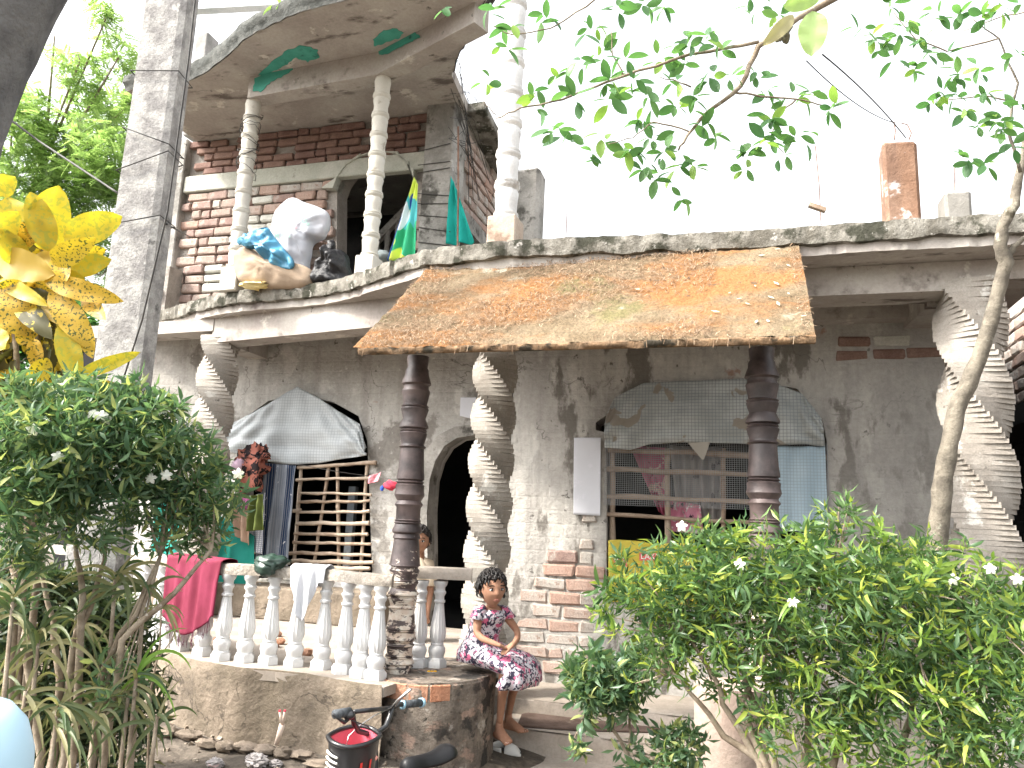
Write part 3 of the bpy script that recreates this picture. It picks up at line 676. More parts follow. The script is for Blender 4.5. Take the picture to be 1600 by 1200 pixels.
# beam above the slim columns, green paint patches
m = MB(); bmo = MB(); A = V((b1.x, b1.y, 0)); B = V((b2.x, b2.y, 0)); D = (B-A)
E = V((b3.x, b3.y+.02, 0))
m.beam(V((A.x, A.y, ZC+.101))-D*.0, V((B.x, B.y, ZC+.101)), .17, .2, jit=.004); m.beam(V((B.x+.001, B.y, ZC+.102)), V((E.x-.3, E.y+.1, ZC+.13)), .16, .2); m.build('balcony_beam', SOFFIT, s2o)
GP = []
def rough(pts):
    o = []
    for i in range(len(pts)):
        a, b = pts[i], pts[(i+1) % len(pts)]
        for k in range(5): t = k/5; o.append((a[0]+(b[0]-a[0])*t+R.uniform(-1.6, 1.6), a[1]+(b[1]-a[1])*t+R.uniform(-1.3, 1.3)))
    return o
def gpatch(pts, z, off=.004, pl=None):
    if pl:
        t_ = (pl[1]-pl[0]).normalized(); n_ = V((t_.y, -t_.x, 0)); o_ = pl[0]+n_*(.085+.002); q = []
        for a, b in rough(pts):
            r = ray(a, b); q.append(CAM+r*((o_-CAM).dot(n_)/r.dot(n_)))
        m = MB(); m.prism(q, n_*.004); return m.build('paint_patch', GREENP, s2o)
    m = MB(); q = [P(a, b, z=z) for a, b in rough(pts)]; m.prism([p-V((0, 0, off)) for p in q], (0, 0, off*.8)); return m.build('paint_patch', GREENP, s2o)
gpatch([(584, 62), (598, 48), (618, 44), (630, 50), (626, 58), (604, 66), (586, 72)], ZS2, .004)
E2 = V((E.x-.3, E.y+.1, 0))
gpatch([(588, 70), (600, 66), (645, 46), (657, 58), (640, 66), (606, 84), (592, 86)], 0, 0, (V((B.x, B.y, ZC)), V((E2.x, E2.y, ZC))))
gpatch([(394, 142), (399, 122), (420, 112), (440, 108), (455, 100), (462, 104), (448, 116), (424, 128), (408, 144)], 0, 0, (V((A.x, A.y, ZC)), V((B.x, B.y, ZC))))
gpatch([(402, 118), (425, 96), (450, 78), (470, 70), (495, 76), (498, 90), (480, 96), (462, 90), (446, 102), (424, 112)], ZS2, .004)
# --- things of the house on the roofs
m = MB(); a = P(822, 380, y=6.5); w1 = P(801, 300, y=6.5).x; w2 = P(841, 300, y=6.5).x; zt = P(820, 262, y=6.5).z
m.box((w1, 6.5, ZS), (w2, 6.75, zt), .008); m.build('roof_stub_column', CON, house, bevel=.03)
RP = surf('rusty_brown_post', (.20, .115, .075), (.32, .21, .15), 3, .95, .8, 18, .015, [((.55, .52, .5), 6, .58, .66), ((.16, .11, .09), 4, .62, .72)], streak=((.1, .07, .06), 7, .5))
y_ = 5.2; a = P(1386, 348, y=y_); b = P(1450, 348, y=y_); t = P(1415, 219, y=y_)
m = MB(); m.box((a.x, y_, ZS), (b.x-.03, y_+.24, t.z), .01); rp1 = m.build('roof_stub_column', RP, house, bevel=.02)
a = P(1478, 340, y=5.05); b = P(1521, 340, y=5.05); t = P(1500, 295, y=5.05)
m = MB(); m.box((a.x, 5.05, ZS), (b.x, 5.25, t.z), .01); m.build('roof_stub_column', surf('pale_grey_block', (.20, .19, .17), (.26, .25, .23), 4, .95, .6), house, bevel=.02)
a = P(1526, 340, y=5.0); b = P(1564, 340, y=5.0); t = P(1545, 330, y=5.0); t2 = P(1540, 336, z=ZS)
m = MB(); m.box((a.x, 5.0, ZS), (b.x, 5.2, ZS+.09), .01); m.build('roof_stub_column', EDGE, house, bevel=.015)
# rods of bare reinforcement
def rod(pts, y, r=.004, name='iron_rod', par=house, mat=None):
    m = MB(); m.tube(pw(pts, y), r, 6); return m.build(name, mat or RUST, par)
RUST = surf('rusty_iron', (.12, .07, .05), (.25, .15, .11), 12, .8, .3)
rod([(884, 378), (886, 330), (886, 270)], 6.0); rod([(1283, 352), (1280, 290), (1274, 228)], 6.0); rod([(1492, 298), (1492, 255)], 5.1)
rod([(715, 385), (716, 300), (716, 198)], 5.5, .008)
for pts in ([(1420, 219), (1424, 208), (1418, 195), (1408, 192)], [(1397, 219), (1399, 205), (1397, 190)]): rod(pts, 5.2, .004)
m = MB(); a = P(1264, 320, y=5.9); b = P(1290, 329, y=5.9); m.beam(a, b, .05, .03); m.build('scrap_board', WOOD, house)
# roof-top posts and rail above the upper slab
m = MB()
GR = surf('grey_roof_post', (.20, .2, .19), (.34, .33, .32), 4, .9, .6); BLR = surf('pale_blue_rail', (.45, .5, .52), (.6, .64, .66), 4, .7, .2)
a = P(315, 60, y=6.2); m.box((a.x-.09, 6.2, ZS2+.1), (a.x+.07, 6.4, ZS2+1.3), .01); m.build('roof_post', GR, house, bevel=.01)
m = MB(); a = P(300, 12, y=6.19); b = P(500, 2, y=6.19); m.beam(a-V((0, 0, .01)), b, .1, .09); m.build('roof_rail', BLR, house)
m = MB(); a = P(345, 60, y=6.4); m.box((a.x-.05, 6.4, ZS2+.1), (a.x+.05, 6.5, ZS2+1.2)); m.build('roof_post', BLR, house)
# ================================================================== GROUND
GRD = surf('dark_earth', (.10, .085, .07), (.19, .16, .13), 2.5, 1, 1.0, 9, .03, [((.30, .24, .18), 1.3, .58, .7), ((.06, .05, .04), 6, .6, .7), ((.35, .30, .22), 16, .68, .72)], grain=.3)
def gz(x, y):
    z = GZ+.02*noise.noise(V((x*1.3, y*1.3, 0)))+.012*noise.noise(V((x*5, y*5, 3)))
    z += .17*max(0, min(1, (y-3.1)/.9))*max(0, min(1, (-1.0-x)/.8))
    return z
mb = MB(); xs_ = [-60, -30, -15, -8]+[-6+.12*i for i in range(84)]+[6, 10, 20, 40, 60]; ys_ = [-40, -10, -3]+[-.5+.12*i for i in range(56)]+[8, 12, 20, 40, 90]
vs = [V((x, y, gz(x, y))) for y in ys_ for x in xs_]; nx = len(xs_)
mb.add(vs, [(j*nx+i, j*nx+i+1, (j+1)*nx+i+1, (j+1)*nx+i) for j in range(len(ys_)-1) for i in range(nx-1)])
tag(mb.build('ground', GRD, None, smooth=True), kind='structure')
# loose rubble, chips and dead leaves on the earth
mb = MB(); rr = random.Random(21)
for i in range(900):
    x = rr.uniform(-3.6, .6); y = rr.uniform(2.2, 4.3); s = rr.uniform(.004, .016)
    mb.boxm(Matrix.Translation((x, y, gz(x, y)+s*.3)) @ Euler((rr.uniform(0, 3), rr.uniform(0, 3), 0)).to_matrix().to_4x4(), (s*2, s*1.4, s), s*.3, rr)
tag(mb.build('rubble', surf('rubble_bits', (.2, .16, .12), (.42, .36, .29), 9, .95, .3), None), 'small stones and crumbs lying on the dark earth', 'rubble', kind='stuff')
# crumbling footing course in front of the plinth
FOOT = surf('crumbled_footing', (.16, .13, .10), (.27, .22, .175), 5, .97, 1, 18, .02, [((.1, .08, .06), 6, .6, .7)])
for i in range(11):
    a = P(205+i*30, 1140+i*2.2, y=kw[4+min(i//2, 6)].y-.10); m = MB()
    m.blob((a.x, a.y, gz(a.x, a.y)+.02), (R.uniform(.05, .10), .05, R.uniform(.02, .035)), 12, 8, .5, 2.5)
    tag(m.build('stone', FOOT, None, smooth=40), ORD[i]+' crumbling mud lump from the left at the foot of the plinth', 'stone', 'mud lumps along the plinth foot')
# ================================================================== UTILITY POLE
pb_ = P(190, 600, d=4.15); POLM = surf('lichen_pole_concrete', (.25, .24, .235), (.46, .45, .43), 9, .95, .8, 30, .012, [((.55, .54, .51), 9, .6, .7), ((.12, .115, .11), 8, .62, .72)], streak=((.14, .135, .13), 4, .3), grain=.2)
pole = empty('utility_pole', (pb_.x, pb_.y, 0), 'tall square grey concrete utility pole with wires tied round it', 'utility pole')
mb = MB(); vs = []
rotp = Matrix.Rotation(rad(14), 3, 'Z'); pcx, pcy = pb_.x+.0, pb_.y
NP = 60
for i in range(NP+1):
    z = -.1+6.4*i/NP; k = 1-.035*z/2
    for dx, dy in ((-.135, -.07), (-.09, -.075), (.09, -.075), (.13, -.062), (.135, .07), (-.135, .07)):
        q = rotp @ V((dx*k+.003*noise.noise(V((z*3, dx*9, dy))), dy*k, 0)); vs.append(V((pcx+q.x, pcy+q.y, z)))
fs = [(i*6+k, i*6+(k+1) % 6, (i+1)*6+(k+1) % 6, (i+1)*6+k) for i in range(NP) for k in range(6)]
mb.add(vs, fs); mb.build('shaft', POLM, pole)
WIRE = surf('dark_wire', (.04, .04, .04), (.07, .065, .06), 20, .6, 0, grain=0)
def wire(pts, r=.004, name='wire', par=None, lab=None, mat=WIRE, sag=0, n=14):
    q = []
    for i in range(len(pts)-1):
        for k in range(n):
            t = k/n; p = pts[i].lerp(pts[i+1], t); p = p-V((0, 0, sag*4*t*(1-t))); q.append(p)
    q.append(pts[-1]); m = MB(); m.tube(q, r, 5); o = m.build(name, mat, par, smooth=True)
    if lab: tag(o, lab, 'wire')
    return o
for zz, tl in ((EYE+1.55, .03), (EYE+1.9, .06), (EYE+2.05, -.05), (EYE+2.45, .0)):
    q = []
    for dx, dy in ((-.15, -.09), (.15, -.09), (.15, .085), (-.15, .085), (-.15, -.09)):
        v = rotp @ V((dx*.94, dy, 0)); q.append(V((pcx+v.x, pcy+v.y, zz+tl*(dx/.15))))
    wire(q, .0035, 'wire_tie', pole, n=2)
wire([P(308, -30, d=4.05), P(295, 90, d=4.0), P(262, 330, d=3.98), P(222, 500, d=3.98), P(184, 620, d=3.98)], .005, 'cable', pole)
# cables in the air
wire([P(-40, 145, d=5), P(60, 220, d=5), P(186, 303, d=4.4)], .007, 'overhead_cable', None, 'dark twisted cable running from the tree to the utility pole')
wire([P(260, 350, d=4.3), P(300, 372, y=6.1)], .006, 'stay_wire', None, 'short dark wire from the pole to a hole in the brick wall')
wire([P(1285, 85, d=3.6), P(1415, 215, y=5.25)], .004, 'roof_cable', None, 'thin wire from the overhead branch down to the rusty roof post', sag=-.03)
wire([P(1260, 95, d=3.6), P(1398, 192, y=5.22)], .003, 'roof_cable', None, 'thinner slack wire beside the one tied to the rusty roof post', sag=.05)
wire([P(525, 462, z=ZS-.1), P(575, 520, y=5.5)], .003, 'dangling_wire', None, 'black wire hanging below the balcony slab near the porch roof')
wire([P(303, 512, z=ZS-.14), P(355, 492, y=5.4), P(412, 478, z=ZS-.12)], .002, 'string', None, 'pale string tied under the balcony edge', mat=BALW, sag=.01)
# wires knotted round the first slim column and the corner post
rr = random.Random(5)
wo = empty('tangled_wire', (b1.x, b1.y, ZS+1.2), 'tangle of thin black wires wound round the slim column at the balcony end', 'wire')
for k in range(11):
    z = P(385, 185+k*8, y=b1.y).z+rr.uniform(-.02, .02); q = []
    for i in range(13):
        a = 2*pi*i/12; rr2 = .082+rr.uniform(0, .012); q.append(V((b1.x+rr2*cos(a), b1.y+rr2*sin(a), z+rr.uniform(-.02, .02)+.04*sin(a+k))))
    m = MB(); m.tube(q, .003, 4); m.build('wire', WIRE, wo)
for k, (y0, y1) in enumerate([(237, 224), (258, 252), (270, 262), (302, 306), (318, 318), (336, 340), (355, 362), (378, 384)]):
    q = [P(653, y0, y=YU-.15), P(703, y1, y=YU-.145), P(703, y1, y=YU-.145)+V((.02, .12, -.01))]
    m = MB(); m.tube(q, .004, 5); m.build('binding_wire', WIRE, pil)
for k in range(26):
    a = P(rr.uniform(700, 725), rr.uniform(90, 240), x=xs+.05); b = P(rr.uniform(725, 775), rr.uniform(130, 330), x=xs+.06)
    m = MB(); c_ = a.lerp(b, .5)+V((.04, 0, rr.uniform(-.1, .05))); m.tube([a, c_, b], .003, 4)
    o = m.build('vine', WIRE, sw)
# ================================================================== NEIGHBOUR ON THE RIGHT
nx_ = P(1600, 560, d=6.0).x
nb_ = empty('neighbour_house', (nx_, 8, 0), 'pale brick side of the next house beyond the right twisted column', 'house')
ztop = P(1600, 457, x=nx_).z; zbt = P(1600, 628, x=nx_).z
m = MB(); m.box((nx_+.03, 4.6, zbt), (nx_+.35, 11, ztop)); nw = m.build('upper_wall', surf('pale_mortar', (.42, .38, .36), (.52, .48, .45), 5, .97, .7, 22, .012), nb_)
lay(nw, V((nx_+.028, 11, zbt)), V((0, -1, 0)), V((-1, 0, 0)), 6.2, int((ztop-zbt)/.1), .1, lambda c, z, L: c < 1.5, lambda c, z, rr: 'p', 0, 17)
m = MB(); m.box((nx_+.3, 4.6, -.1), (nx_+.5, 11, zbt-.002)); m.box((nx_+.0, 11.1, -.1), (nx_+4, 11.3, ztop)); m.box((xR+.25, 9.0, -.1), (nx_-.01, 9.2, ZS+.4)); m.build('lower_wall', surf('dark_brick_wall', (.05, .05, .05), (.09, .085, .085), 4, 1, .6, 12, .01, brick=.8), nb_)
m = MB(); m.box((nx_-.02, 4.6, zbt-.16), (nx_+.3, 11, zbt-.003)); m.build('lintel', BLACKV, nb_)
m = MB(); m.box((nx_+.04, 4.6, ZS+.3), (nx_+4, 11, ZS+.4)); 
# ================================================================== FOLIAGE TOOLS
def leaf_verts(L, W, bend=.25, fold=.25, nseg=4, point=1.0, start=0.0):
    """leaf along +Y, normal +Z"""
    vs = []; fs = []
    for i in range(nseg+1):
        t = i/nseg; w_ = W/2*(sin(pi*(t**.85)) if point == 1 else sin(pi*t)**.7); w_ = max(w_, .0)
        y = L*t*cos(bend*t); z = -L*t*t*bend
        vs += [V((-w_, y, z+w_*fold)), V((0, y, z)), V((w_, y, z+w_*fold))]
    for i in range(nseg):
        for k in range(2): fs.append((i*3+k, i*3+k+1, (i+1)*3+k+1, (i+1)*3+k))
    return vs, fs
def orient(p, d, roll=0):
    q = V(d).normalized().to_track_quat('Y', 'Z').to_matrix().to_4x4()
    return Matrix.Translation(p) @ q @ Matrix.Rotation(roll, 4, 'Y')
def sprig(mb, m4, rr, n=9, L=.06, W=.014, bend=.5, stem=.05, spread=1.0, nseg=3):
    for i in range(n):
        a = i*2.4+rr.uniform(-.3, .3); h = stem*i/n
        el = rr.uniform(.15, .9)*spread*(1-.5*i/n)+.1
        d = V((cos(a)*sin(pi/2*min(1, el+.25)), cos(pi/2*min(1, el+.25))+.05, sin(a)*sin(pi/2*min(1, el+.25))))
        l = L*rr.uniform(.7, 1.2)
        vs, fs = leaf_verts(l, W*rr.uniform(.8, 1.25), bend*rr.uniform(.4, 1.5), .3, nseg)
        mm = m4 @ orient(V((0, h, 0)), d, rr.uniform(-.5, .5))
        mb.add([mm @ v for v in vs], fs)
BUSHL = leafmat('glossy_bush_leaf', (.06, .125, .07), (.17, .25, .13), (.36, .40, .16), tr=.4, rough=.3)
BUSHR = leafmat('right_bush_leaf', (.045, .10, .045), (.15, .24, .08), (.30, .36, .07), tr=.35, rough=.35)  # base leaf colours of the right bush
BUSHLIT = leafmat('sunlit_bush_leaf', (.14, .24, .05), (.26, .36, .08), (.42, .45, .10), tr=.4, rough=.35)  # brighter copy of the bush leaf; sunlight on outer sprigs put into the colour
BARK = surf('pale_bark', (.20, .155, .11), (.36, .30, .23), 12, .9, .8, 40, .006, [((.45, .42, .36), 14, .62, .7)])
FLW = leafmat('white_petal', (.8, .8, .76), (.85, .85, .8), tr=.3)
def rdir(rr, up_=.5):
    while 1:
        d = V((rr.uniform(-1, 1), rr.uniform(-1, 1), rr.uniform(-1, 1)))
        if .1 < d.length < 1: break
    d.normalize(); d.z += up_; return d.normalized()
def bush(name, label, blobs, base_pts, mat, seed, nind=230, nfill=1300, L=.062, W=.0135, flowers=(), fillk=1.0, shell=.55, n=9, lit_mat=None):
    rr = random.Random(seed)
    cs = [(P(a, b, d=d), r*d/1200) for a, b, r, d in blobs]
    tot = sum(r**2 for c, r in cs)
    base = base_pts[0][0]
    root = empty(name, (base.x, base.y, gz(base.x, base.y)), label, 'bush')
    meshes = []
    for k in range(7):
        m = MB(); sprig(m, Matrix(), rr, n, L, W); meshes.append(m.mesh('leaf_sprig', (lit_mat if lit_mat and k > 3 else mat), smooth=True))
    def sample(sh):
        x = rr.uniform(0, tot)
        for c, r in cs:
            x -= r**2
            if x <= 0: break
        d = rdir(rr, .15); k = rr.uniform(sh, 1.0)**.6*(1+.18*noise.noise(d*2.3+c*3))
        return c+V((d.x*r, d.y*r*.8, d.z*r))*k, d
    mb = MB()
    for i in range(nfill):
        p, d = sample(.1); dd = (d+V((0, 0, .25))+V((rr.uniform(-.6, .6),)*3)).normalized()
        sprig(mb, orient(p, dd, rr.uniform(0, 6)), rr, 7, L, W, nseg=2)
    o = mb.build('foliage', mat, root, smooth=True); tag(o, kind='stuff')
    toc = (CAM-sum((c for c, r in cs), V())/len(cs)).normalized()
    k = 0
    while k < nind:
        p, d = sample(.8)
        if d.dot(toc) < -.15 and rr.random() < .85: continue
        k += 1; dd = (d+V((0, 0, .35))+toc*.3+V((rr.uniform(-.4, .4), rr.uniform(-.4, .4), rr.uniform(-.4, .4)))).normalized()
        s = rr.uniform(.85, 1.35)
        inst('leaf_sprig', rr.choice(meshes), root, orient(p, dd, rr.uniform(0, 6)) @ Matrix.Scale(s, 4))
    # stems
    for pts, r0, r1 in base_pts and [(b[0:-2], b[-2], b[-1]) for b in base_pts]:
        q = []
        for i in range(len(pts)-1):
            for t in (0, .33, .66): q.append(pts[i].lerp(pts[i+1], t)+V((rr.uniform(-.008, .008), rr.uniform(-.008, .008), 0)))
        q.append(pts[-1]); m = MB(); m.tube(q, [r0+(r1-r0)*i/(len(q)-1) for i in range(len(q))], 8, wob=.06); m.build('stem', BARK, root, smooth=True)
    for (c, r) in cs:           # twigs from the last stem points into each clump
        for j in range(5):
            s_ = min((b[-3] for b in base_pts), key=lambda q_: (q_-c).length); e = c+rdir(rr, .3)*r*.8
            m = MB(); m.tube([s_, s_.lerp(e, .5)+rdir(rr)*r*.12, e], [.006, .004, .002], 5); m.build('twig', BARK, root)
    for a, b, d in flowers:
        p = P(a, b, d=d); m = MB(); f0 = (CAM-p).normalized()+V((rr.uniform(-.4, .4), 0, rr.uniform(0, .6)))
        M4 = Matrix.Translation(p) @ f0.to_track_quat('Z', 'Y').to_matrix().to_4x4()
        for j in range(5):
            vs, fs = leaf_verts(.026, .016, .4, .2, 3, 2); M5 = M4 @ Matrix.Rotation(j*2*pi/5, 4, 'Z')
            m.add([M5 @ v for v in vs], fs)
        m.tube([p, p-f0.normalized()*.03], .0018, 5)
        m.build('flower', FLW, root)
    return root
g0 = lambda px, d: (lambda p: V((p.x, p.y, gz(p.x, p.y)-.03)))(P(px, 1150, d=d))
# ---- left bush
D1 = 3.0
bl = [(40, 700, 95, 2.8), (130, 690, 95, 2.9), (210, 690, 75, 3.0), (265, 725, 62, 3.1), (320, 775, 48, 3.1), (50, 790, 80, 2.8), (160, 775, 75, 2.95), (255, 805, 52, 3.05), (318, 820, 38, 3.1), (120, 650, 50, 3.0), (210, 650, 40, 3.05), (15, 900, 50, 2.8), (180, 1065, 26, 2.9)]
st = []
for px, mid, tops in ((80, (95, 1060), (60, 880)), (95, (118, 1000), (165, 850)), (140, (155, 1050), (250, 870)), (60, (40, 1030), (15, 880)), (110, (128, 960), (110, 820)), (160, (190, 1000), (330, 860))):
    st.append((g0(px, 2.9), P(px+5, 1180, d=2.9), P(*mid, d=2.9), P((mid[0]+tops[0])/2+8, (mid[1]+tops[1])/2, d=2.95), P(*tops, d=3.0), .019, .007))
bush('flowering_bush', 'dark green bush with small white flowers beside the yellow croton', bl, st, BUSHL, 11, 280, 1150, flowers=[(52, 672, 2.65), (158, 648, 2.8), (165, 655, 2.85), (145, 645, 2.8), (95, 615, 2.9), (108, 628, 2.9), (260, 742, 2.9), (235, 747, 2.9), (372, 740, 2.95), (90, 712, 2.7), (50, 625, 2.8), (255, 640, 3.0)])
# ---- right bush
br = [(1105, 905, 78, 3.0), (1215, 890, 72, 3.0), (1315, 880, 70, 3.0), (1412, 910, 68, 3.0), (1505, 950, 75, 2.95), (1590, 985, 75, 2.9), (1035, 935, 75, 3.05), (985, 960, 42, 3.1), (1150, 965, 95, 2.9), (1280, 960, 110, 2.85), (1420, 990, 110, 2.8), (1540, 1050, 110, 2.75), (1300, 1060, 85, 2.8), (1420, 1120, 95, 2.7), (1560, 1150, 95, 2.6), (1120, 1030, 55, 2.95), (1040, 1015, 42, 3.0), (1310, 805, 22, 3.0), (1235, 1130, 60, 2.75), (1330, 1180, 60, 2.7), (1455, 868, 30, 3.0), (1010, 1060, 24, 3.0)]
st = []
for px, mid, tops in ((1190, (1140, 1120), (1080, 1000)), (1195, (1160, 1100), (1200, 960)), (1210, (1175, 1090), (1120, 980)), (1260, (1260, 1100), (1300, 920)), (1300, (1330, 1080), (1400, 920)), (1400, (1430, 1080), (1500, 950)), (1200, (1130, 1150), (1050, 1050)), (1480, (1520, 1100), (1580, 980))):
    st.append((g0(px, 2.85), P(px, 1195, d=2.85), P(*mid, d=2.9), P((mid[0]+tops[0])/2+6, (mid[1]+tops[1])/2, d=2.9), P(*tops, d=2.95), .018, .006))
bush('flowering_bush', 'bright green bush with white flowers in front of the barred window', br, st, BUSHR, 12, 290, 1900, L=.064, W=.0120, lit_mat=BUSHLIT, flowers=[(1065, 822, 2.9), (1155, 882, 2.8), (1548, 888, 2.8), (1488, 905, 2.8), (1590, 905, 2.8), (1238, 940, 2.7)])
bs = [(935, 1062, 36, 3.3), (975, 1068, 30, 3.3), (1000, 1050, 20, 3.3), (920, 1090, 22, 3.3), (905, 1150, 12, 3.3), (1035, 1190, 30, 3.2), (985, 1180, 14, 3.3), (970, 1100, 18, 3.3), (1075, 1160, 22, 3.2)]
st = [(g0(985, 3.3), P(985, 1190, d=3.3), P(960, 1140, d=3.3), P(945, 1105, d=3.3), P(935, 1080, d=3.3), .010, .005), (g0(985, 3.3), P(983, 1190, d=3.3), P(985, 1150, d=3.3), P(988, 1100, d=3.3), P(985, 1070, d=3.3), .008, .004), (g0(1040, 3.2), P(1045, 1215, d=3.2), P(1040, 1200, d=3.2), P(1040, 1195, d=3.2), P(1038, 1190, d=3.2), .008, .004)]
bush('small_shrub', 'small sparse dark green shrub growing beside the steps', bs, st, BUSHL, 13, 90, 160, L=.06, W=.018)
bu = [(20, 950, 60, 3.5), (90, 960, 60, 3.55), (160, 980, 60, 3.6), (60, 1040, 70, 3.5), (140, 1060, 60, 3.55), (200, 1080, 42, 3.6), (30, 1140, 70, 3.4), (120, 1150, 60, 3.5), (195, 1160, 45, 3.55), (210, 1000, 30, 3.6)]
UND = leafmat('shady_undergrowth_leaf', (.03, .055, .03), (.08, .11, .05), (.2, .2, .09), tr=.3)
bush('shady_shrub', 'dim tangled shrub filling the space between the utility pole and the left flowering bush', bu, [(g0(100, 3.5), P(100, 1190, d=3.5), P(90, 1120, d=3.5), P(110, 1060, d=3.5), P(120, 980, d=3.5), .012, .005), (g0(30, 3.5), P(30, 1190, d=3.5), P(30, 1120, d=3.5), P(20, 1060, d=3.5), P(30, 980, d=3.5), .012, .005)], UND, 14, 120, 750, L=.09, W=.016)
# ================================================================== CROTON with big yellow leaves
CY = leafmat('croton_yellow', (.46, .35, .03), (.56, .45, .05), tr=.35, rough=.45, spots=((.36, .34, .05), 60, .54))
CS = leafmat('croton_spotted', (.52, .38, .03), (.54, .33, .05), tr=.3, rough=.45, spots=((.09, .10, .02), 95, .56))
CP = leafmat('croton_peach', (.56, .40, .10), (.6, .45, .14), tr=.4, rough=.4)
CG = leafmat('croton_dark', (.06, .06, .02), (.12, .10, .03), tr=.3, rough=.4, spots=((.5, .38, .04), 30, .56))
cr0 = P(40, 800, d=3.3)
croton = empty('croton_shrub', (cr0.x, cr0.y, 0), 'croton shrub with large bright yellow spotted leaves beside the utility pole', 'shrub')
def bigleaf(par, a, b, d0, d1, wpx, mat, bend=.2, name='leaf', fold=.2, roll=0):
    A = P(*a, d=d0); B = P(*b, d=d1); L = (B-A).length; W = wpx*WK*(d0+d1)/2/1200
    ax = (B-A).normalized(); nrm = (CAM-A); nrm = (nrm-ax*nrm.dot(ax)).normalized()
    nrm = (Matrix.Rotation(roll, 3, ax) @ nrm); sd_ = ax.cross(nrm)
    m = MB(); vs = []; fs = []; NU, NS = 6, 12
    for i in range(NS+1):
        t = i/NS; w_ = W/2*max(.04, (sin(pi*min(1, t**.9*.99+.01)))**.6)
        for k in range(NU+1):
            s = (k/NU*2-1); wav = .05*W*sin(t*17+s*2)*abs(s)
            vs.append(A+ax*L*t+sd_*w_*s+nrm*(bend*L*4*t*(1-t)*.4+fold*abs(s)*w_+wav))
    for i in range(NS):
        for k in range(NU): fs.append((i*(NU+1)+k, i*(NU+1)+k+1, (i+1)*(NU+1)+k+1, (i+1)*(NU+1)+k))
    m.add(vs, fs); return m.build(name, mat, par, smooth=True)
WK = 1.05
CL = [((40, 392), (12, 308), 52, CY), ((62, 388), (92, 290), 58, CY), ((78, 392), (48, 300), 40, CY), ((100, 372), (191, 338), 46, CY), ((82, 410), (150, 372), 36, CS), ((-8, 405), (86, 428), 50, CP), ((108, 420), (174, 405), 34, CY), ((70, 438), (193, 471), 32, CS), ((-10, 450), (52, 524), 66, CS), ((68, 462), (120, 518), 36, CP), ((80, 455), (148, 548), 40, CS), ((0, 438), (76, 478), 24, CY), ((52, 528), (58, 582), 22, CS), ((96, 505), (122, 604), 34, CY), ((122, 586), (219, 550), 22, CY), ((112, 612), (186, 606), 34, CS), ((110, 632), (165, 626), 28, CP), ((185, 632), (242, 642), 26, CY), ((-10, 300), (24, 276), 34, CY), ((-20, 520), (8, 545), 44, CY), ((30, 470), (82, 530), 34, CG), ((60, 450), (70, 520), 34, CG), ((88, 400), (104, 440), 26, CS), ((120, 500), (145, 560), 24, CS), ((70, 420), (110, 450), 24, CP), ((20, 380), (70, 345), 34, CS), ((-10, 470), (40, 440), 36, CS), ((120, 380), (165, 352), 26, CP), ((60, 480), (30, 540), 34, CS), ((85, 430), (135, 440), 26, CY), ((-10, 370), (30, 330), 40, CY), ((30, 415), (10, 360), 38, CY), ((150, 600), (205, 625), 26, CS), ((75, 560), (45, 610), 30, CS), ((130, 465), (165, 500), 24, CS)]
for a, b, wp, mt in CL:
    d0 = R.uniform(3.12, 3.28); bigleaf(croton, a, b, d0, d0-R.uniform(-.03, .12), wp, mt, R.uniform(.05, .3))
rr = random.Random(4)
for i in range(46):
    a = (rr.uniform(-20, 100), rr.uniform(470, 590)); L = rr.uniform(50, 95); an = rr.uniform(.3, 2.8)
    bigleaf(croton, a, (a[0]+cos(an)*L*.6, a[1]+sin(an)*L), 3.34, 3.4, rr.uniform(18, 30), CG if rr.random() < .8 else CS, rr.uniform(0, .3), roll=rr.uniform(-.9, .9))
for i in range(16):
    a = (rr.uniform(0, 100), rr.uniform(360, 480)); an = rr.uniform(-.6, 3.6); L = rr.uniform(45, 80)
    bigleaf(croton, a, (a[0]+cos(an)*L, a[1]+sin(an)*L*.7), 3.3, 3.34, rr.uniform(20, 32), rr.choice((CY, CS, CP, CG)), rr.uniform(0, .3), roll=rr.uniform(-.7, .7))
for pts in ([(60, 1000), (50, 700), (60, 560), (55, 430)], [(60, 1000), (80, 700), (110, 600)], [(60, 1000), (30, 640), (20, 470)]):
    q = [P(a, b, d=3.36) for a, b in pts]; q[0].z = 0; m = MB(); m.tube(q, [.016, .014, .012, .01][:len(q)], 8); m.build('stem', BARK, croton, smooth=True)
# ================================================================== striped dracaena under the bush
DR = [leafmat('striped_strap_leaf', (.05, .09, .035), (.14, .16, .07), (.30, .28, .14), tr=.3, rough=.45), leafmat('pale_strap_leaf', (.20, .19, .09), (.30, .28, .15), tr=.3), leafmat('green_strap_leaf', (.12, .24, .04), (.2, .34, .06), tr=.3)]
def strap(par, c, ang, L, W, mat, droop, dd=0.0):
    """strap leaf that leaves c at an angle in the picture plane and droops"""
    h = (Rt*cos(ang)+V((0, 0, 1))*sin(ang)+Fw*dd).normalized(); m = MB(); vs = []; fs = []; p = c.copy(); v = h.copy(); NS = 10
    sdv = None
    for i in range(NS+1):
        t = i/NS; w_ = W/2*(1-t**2.2)*(.5+.5*min(1, t*5))+.0006
        sd_ = v.cross((CAM-p).normalized()).normalized(); nn = sd_.cross(v)
        vs += [p-sd_*w_+nn*w_*.35, p, p+sd_*w_+nn*w_*.35]
        p = p+v*(L/NS); v = (v+V((0, 0, -1))*droop/NS).normalized()
    for i in range(NS):
        for k in range(2): fs.append((i*3+k, i*3+k+1, (i+1)*3+k+1, (i+1)*3+k))
    m.add(vs, fs); return m.build('leaf', mat, par, smooth=True)
rr = random.Random(9)
